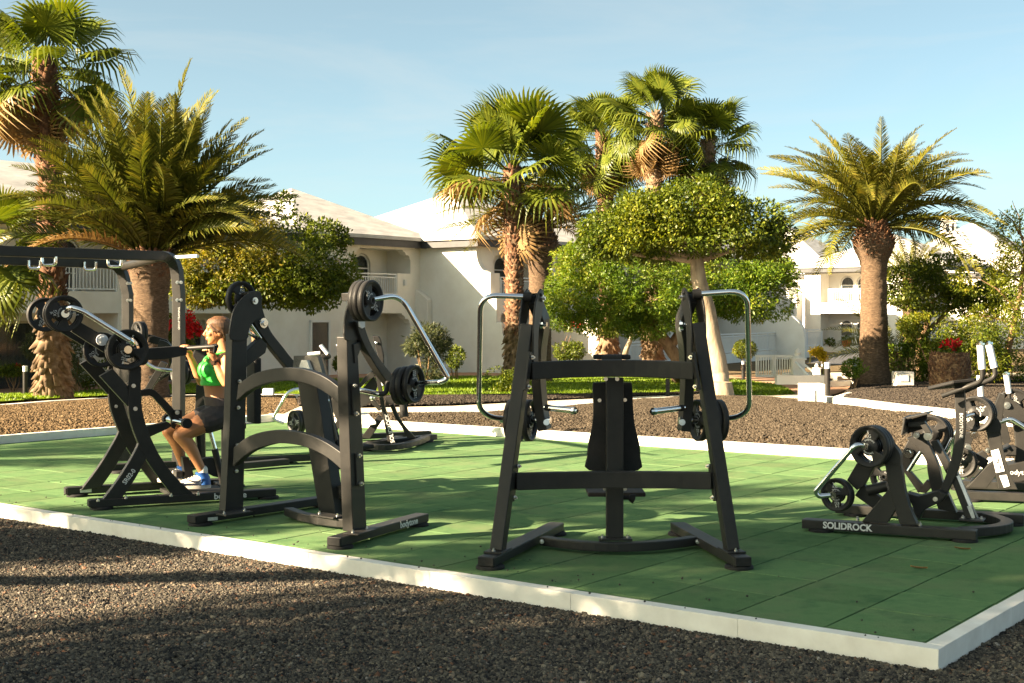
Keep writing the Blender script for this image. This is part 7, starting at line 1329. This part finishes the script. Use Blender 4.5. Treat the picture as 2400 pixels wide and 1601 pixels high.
# watch and wristband
wt = MB(); wd_ = (haN - wrN).normalized(); wt.cyl(wrN - wd_ * .012, wd_, .032, .024, 18); wt.build('watch_strap', RUBBER, body, smooth=True); wt = MB(); wt.box(wrN - wd_ * .012 + Vector((-.2, -.9, 0)).normalized() * .032, .034, .012, .038, Vector((.97, -.2, 0)).normalized(), Vector((.2, .97, 0)).normalized(), UP); wt.build('watch', EYEW, body, bevel=.004)
wt = MB(); wt.cyl(wrN - wd_ * .046, wd_, .031, .012, 18); wt.build('bracelet', RUBBER, body, smooth=True)
# shoes
def shoe(an, toe, s):
    f = (toe - an); f.z = 0; f.normalize(); l = Vector((-f.y, f.x, 0)); l = l if l.y < 0 else -l; z0 = toe.z
    hp_ = Vector((an.x, an.y, z0)) - f * .055
    c = lambda x, u_: hp_ + f * x + UP * u_
    up_ = MB(); loft(up_, [(c(.13, .022), .047, .135, .13), (c(.13, .05), .047, .130, .13), (c(.115, .072), .043, .10, .112), (c(.085, .092), .040, .065, .080), (c(.08, .104), .030, .05, .06)], 20, f, l)
    root_ = up_.build('shoe', SHOEW, body, smooth=True)
    so_ = MB(); loft(so_, [(c(.13, .0), .050, .142, .138), (c(.13, .026), .052, .146, .140)], 22, f, l); so_.build('sole', mat('sole', [(.55, .5, .42), (.62, .58, .5)], rough=.7), root_, smooth=True)
    he = MB(); loft(he, [(c(.045, .03), .0492, .05, .052), (c(.045, .065), .0465, .045, .050), (c(.055, .095), .043, .05, .053), (c(.066, .115), .042, .05, .052), (c(.068, .128), .0425, .05, .050), (c(.068, .129), .036, .042, .042)], 20, f, l); he.build('collar', SHOEB, root_, smooth=True)
    for x, u_, wx, hz_ in ((.245, .05, .03, .034),): to_ = MB(); loft(to_, [(c(.225, .026), .049, .045, .03), (c(.222, .054), .043, .040, .03)], 16, f, l); to_.build('toe_panel', SHOEW, root_, smooth=True)
    st = MB(); P = [(.045, .085), (.085, .05), (.12, .048), (.205, .085), (.125, .065), (.09, .064)]; st.prism([c(x, u_) + l * .0515 for x, u_ in P], l * -1, .006); st.build('side_mark', SHOEK, root_)
    q = MB(); P = [(.06, .03), (.16, .03), (.25, .03), (.25, .045), (.17, .046), (.10, .044)]; q.prism([c(x, u_) + l * .0508 for x, u_ in P], l * -1, .004); q.build('side_panel', SHOEK, root_)
    for k in range(5): la = MB(); la.tube([c(.115 + .022 * k, .108 - .011 * k) + l * .03, c(.122 + .022 * k, .115 - .011 * k), c(.115 + .022 * k, .108 - .011 * k) - l * .03], .004, 6); la.build('lace', SHOEK, root_, smooth=True)
    so2 = MB(); limb_r(so2, [an + UP * .02, an + UP * -.03], [.0385, .0385], 14); so2.build('sock', SHOEW, root_, smooth=True)
shoe(ankN, w1(1010, 1348, -.16), 1); shoe(ankF, w1(900, 1312, .04), -1)
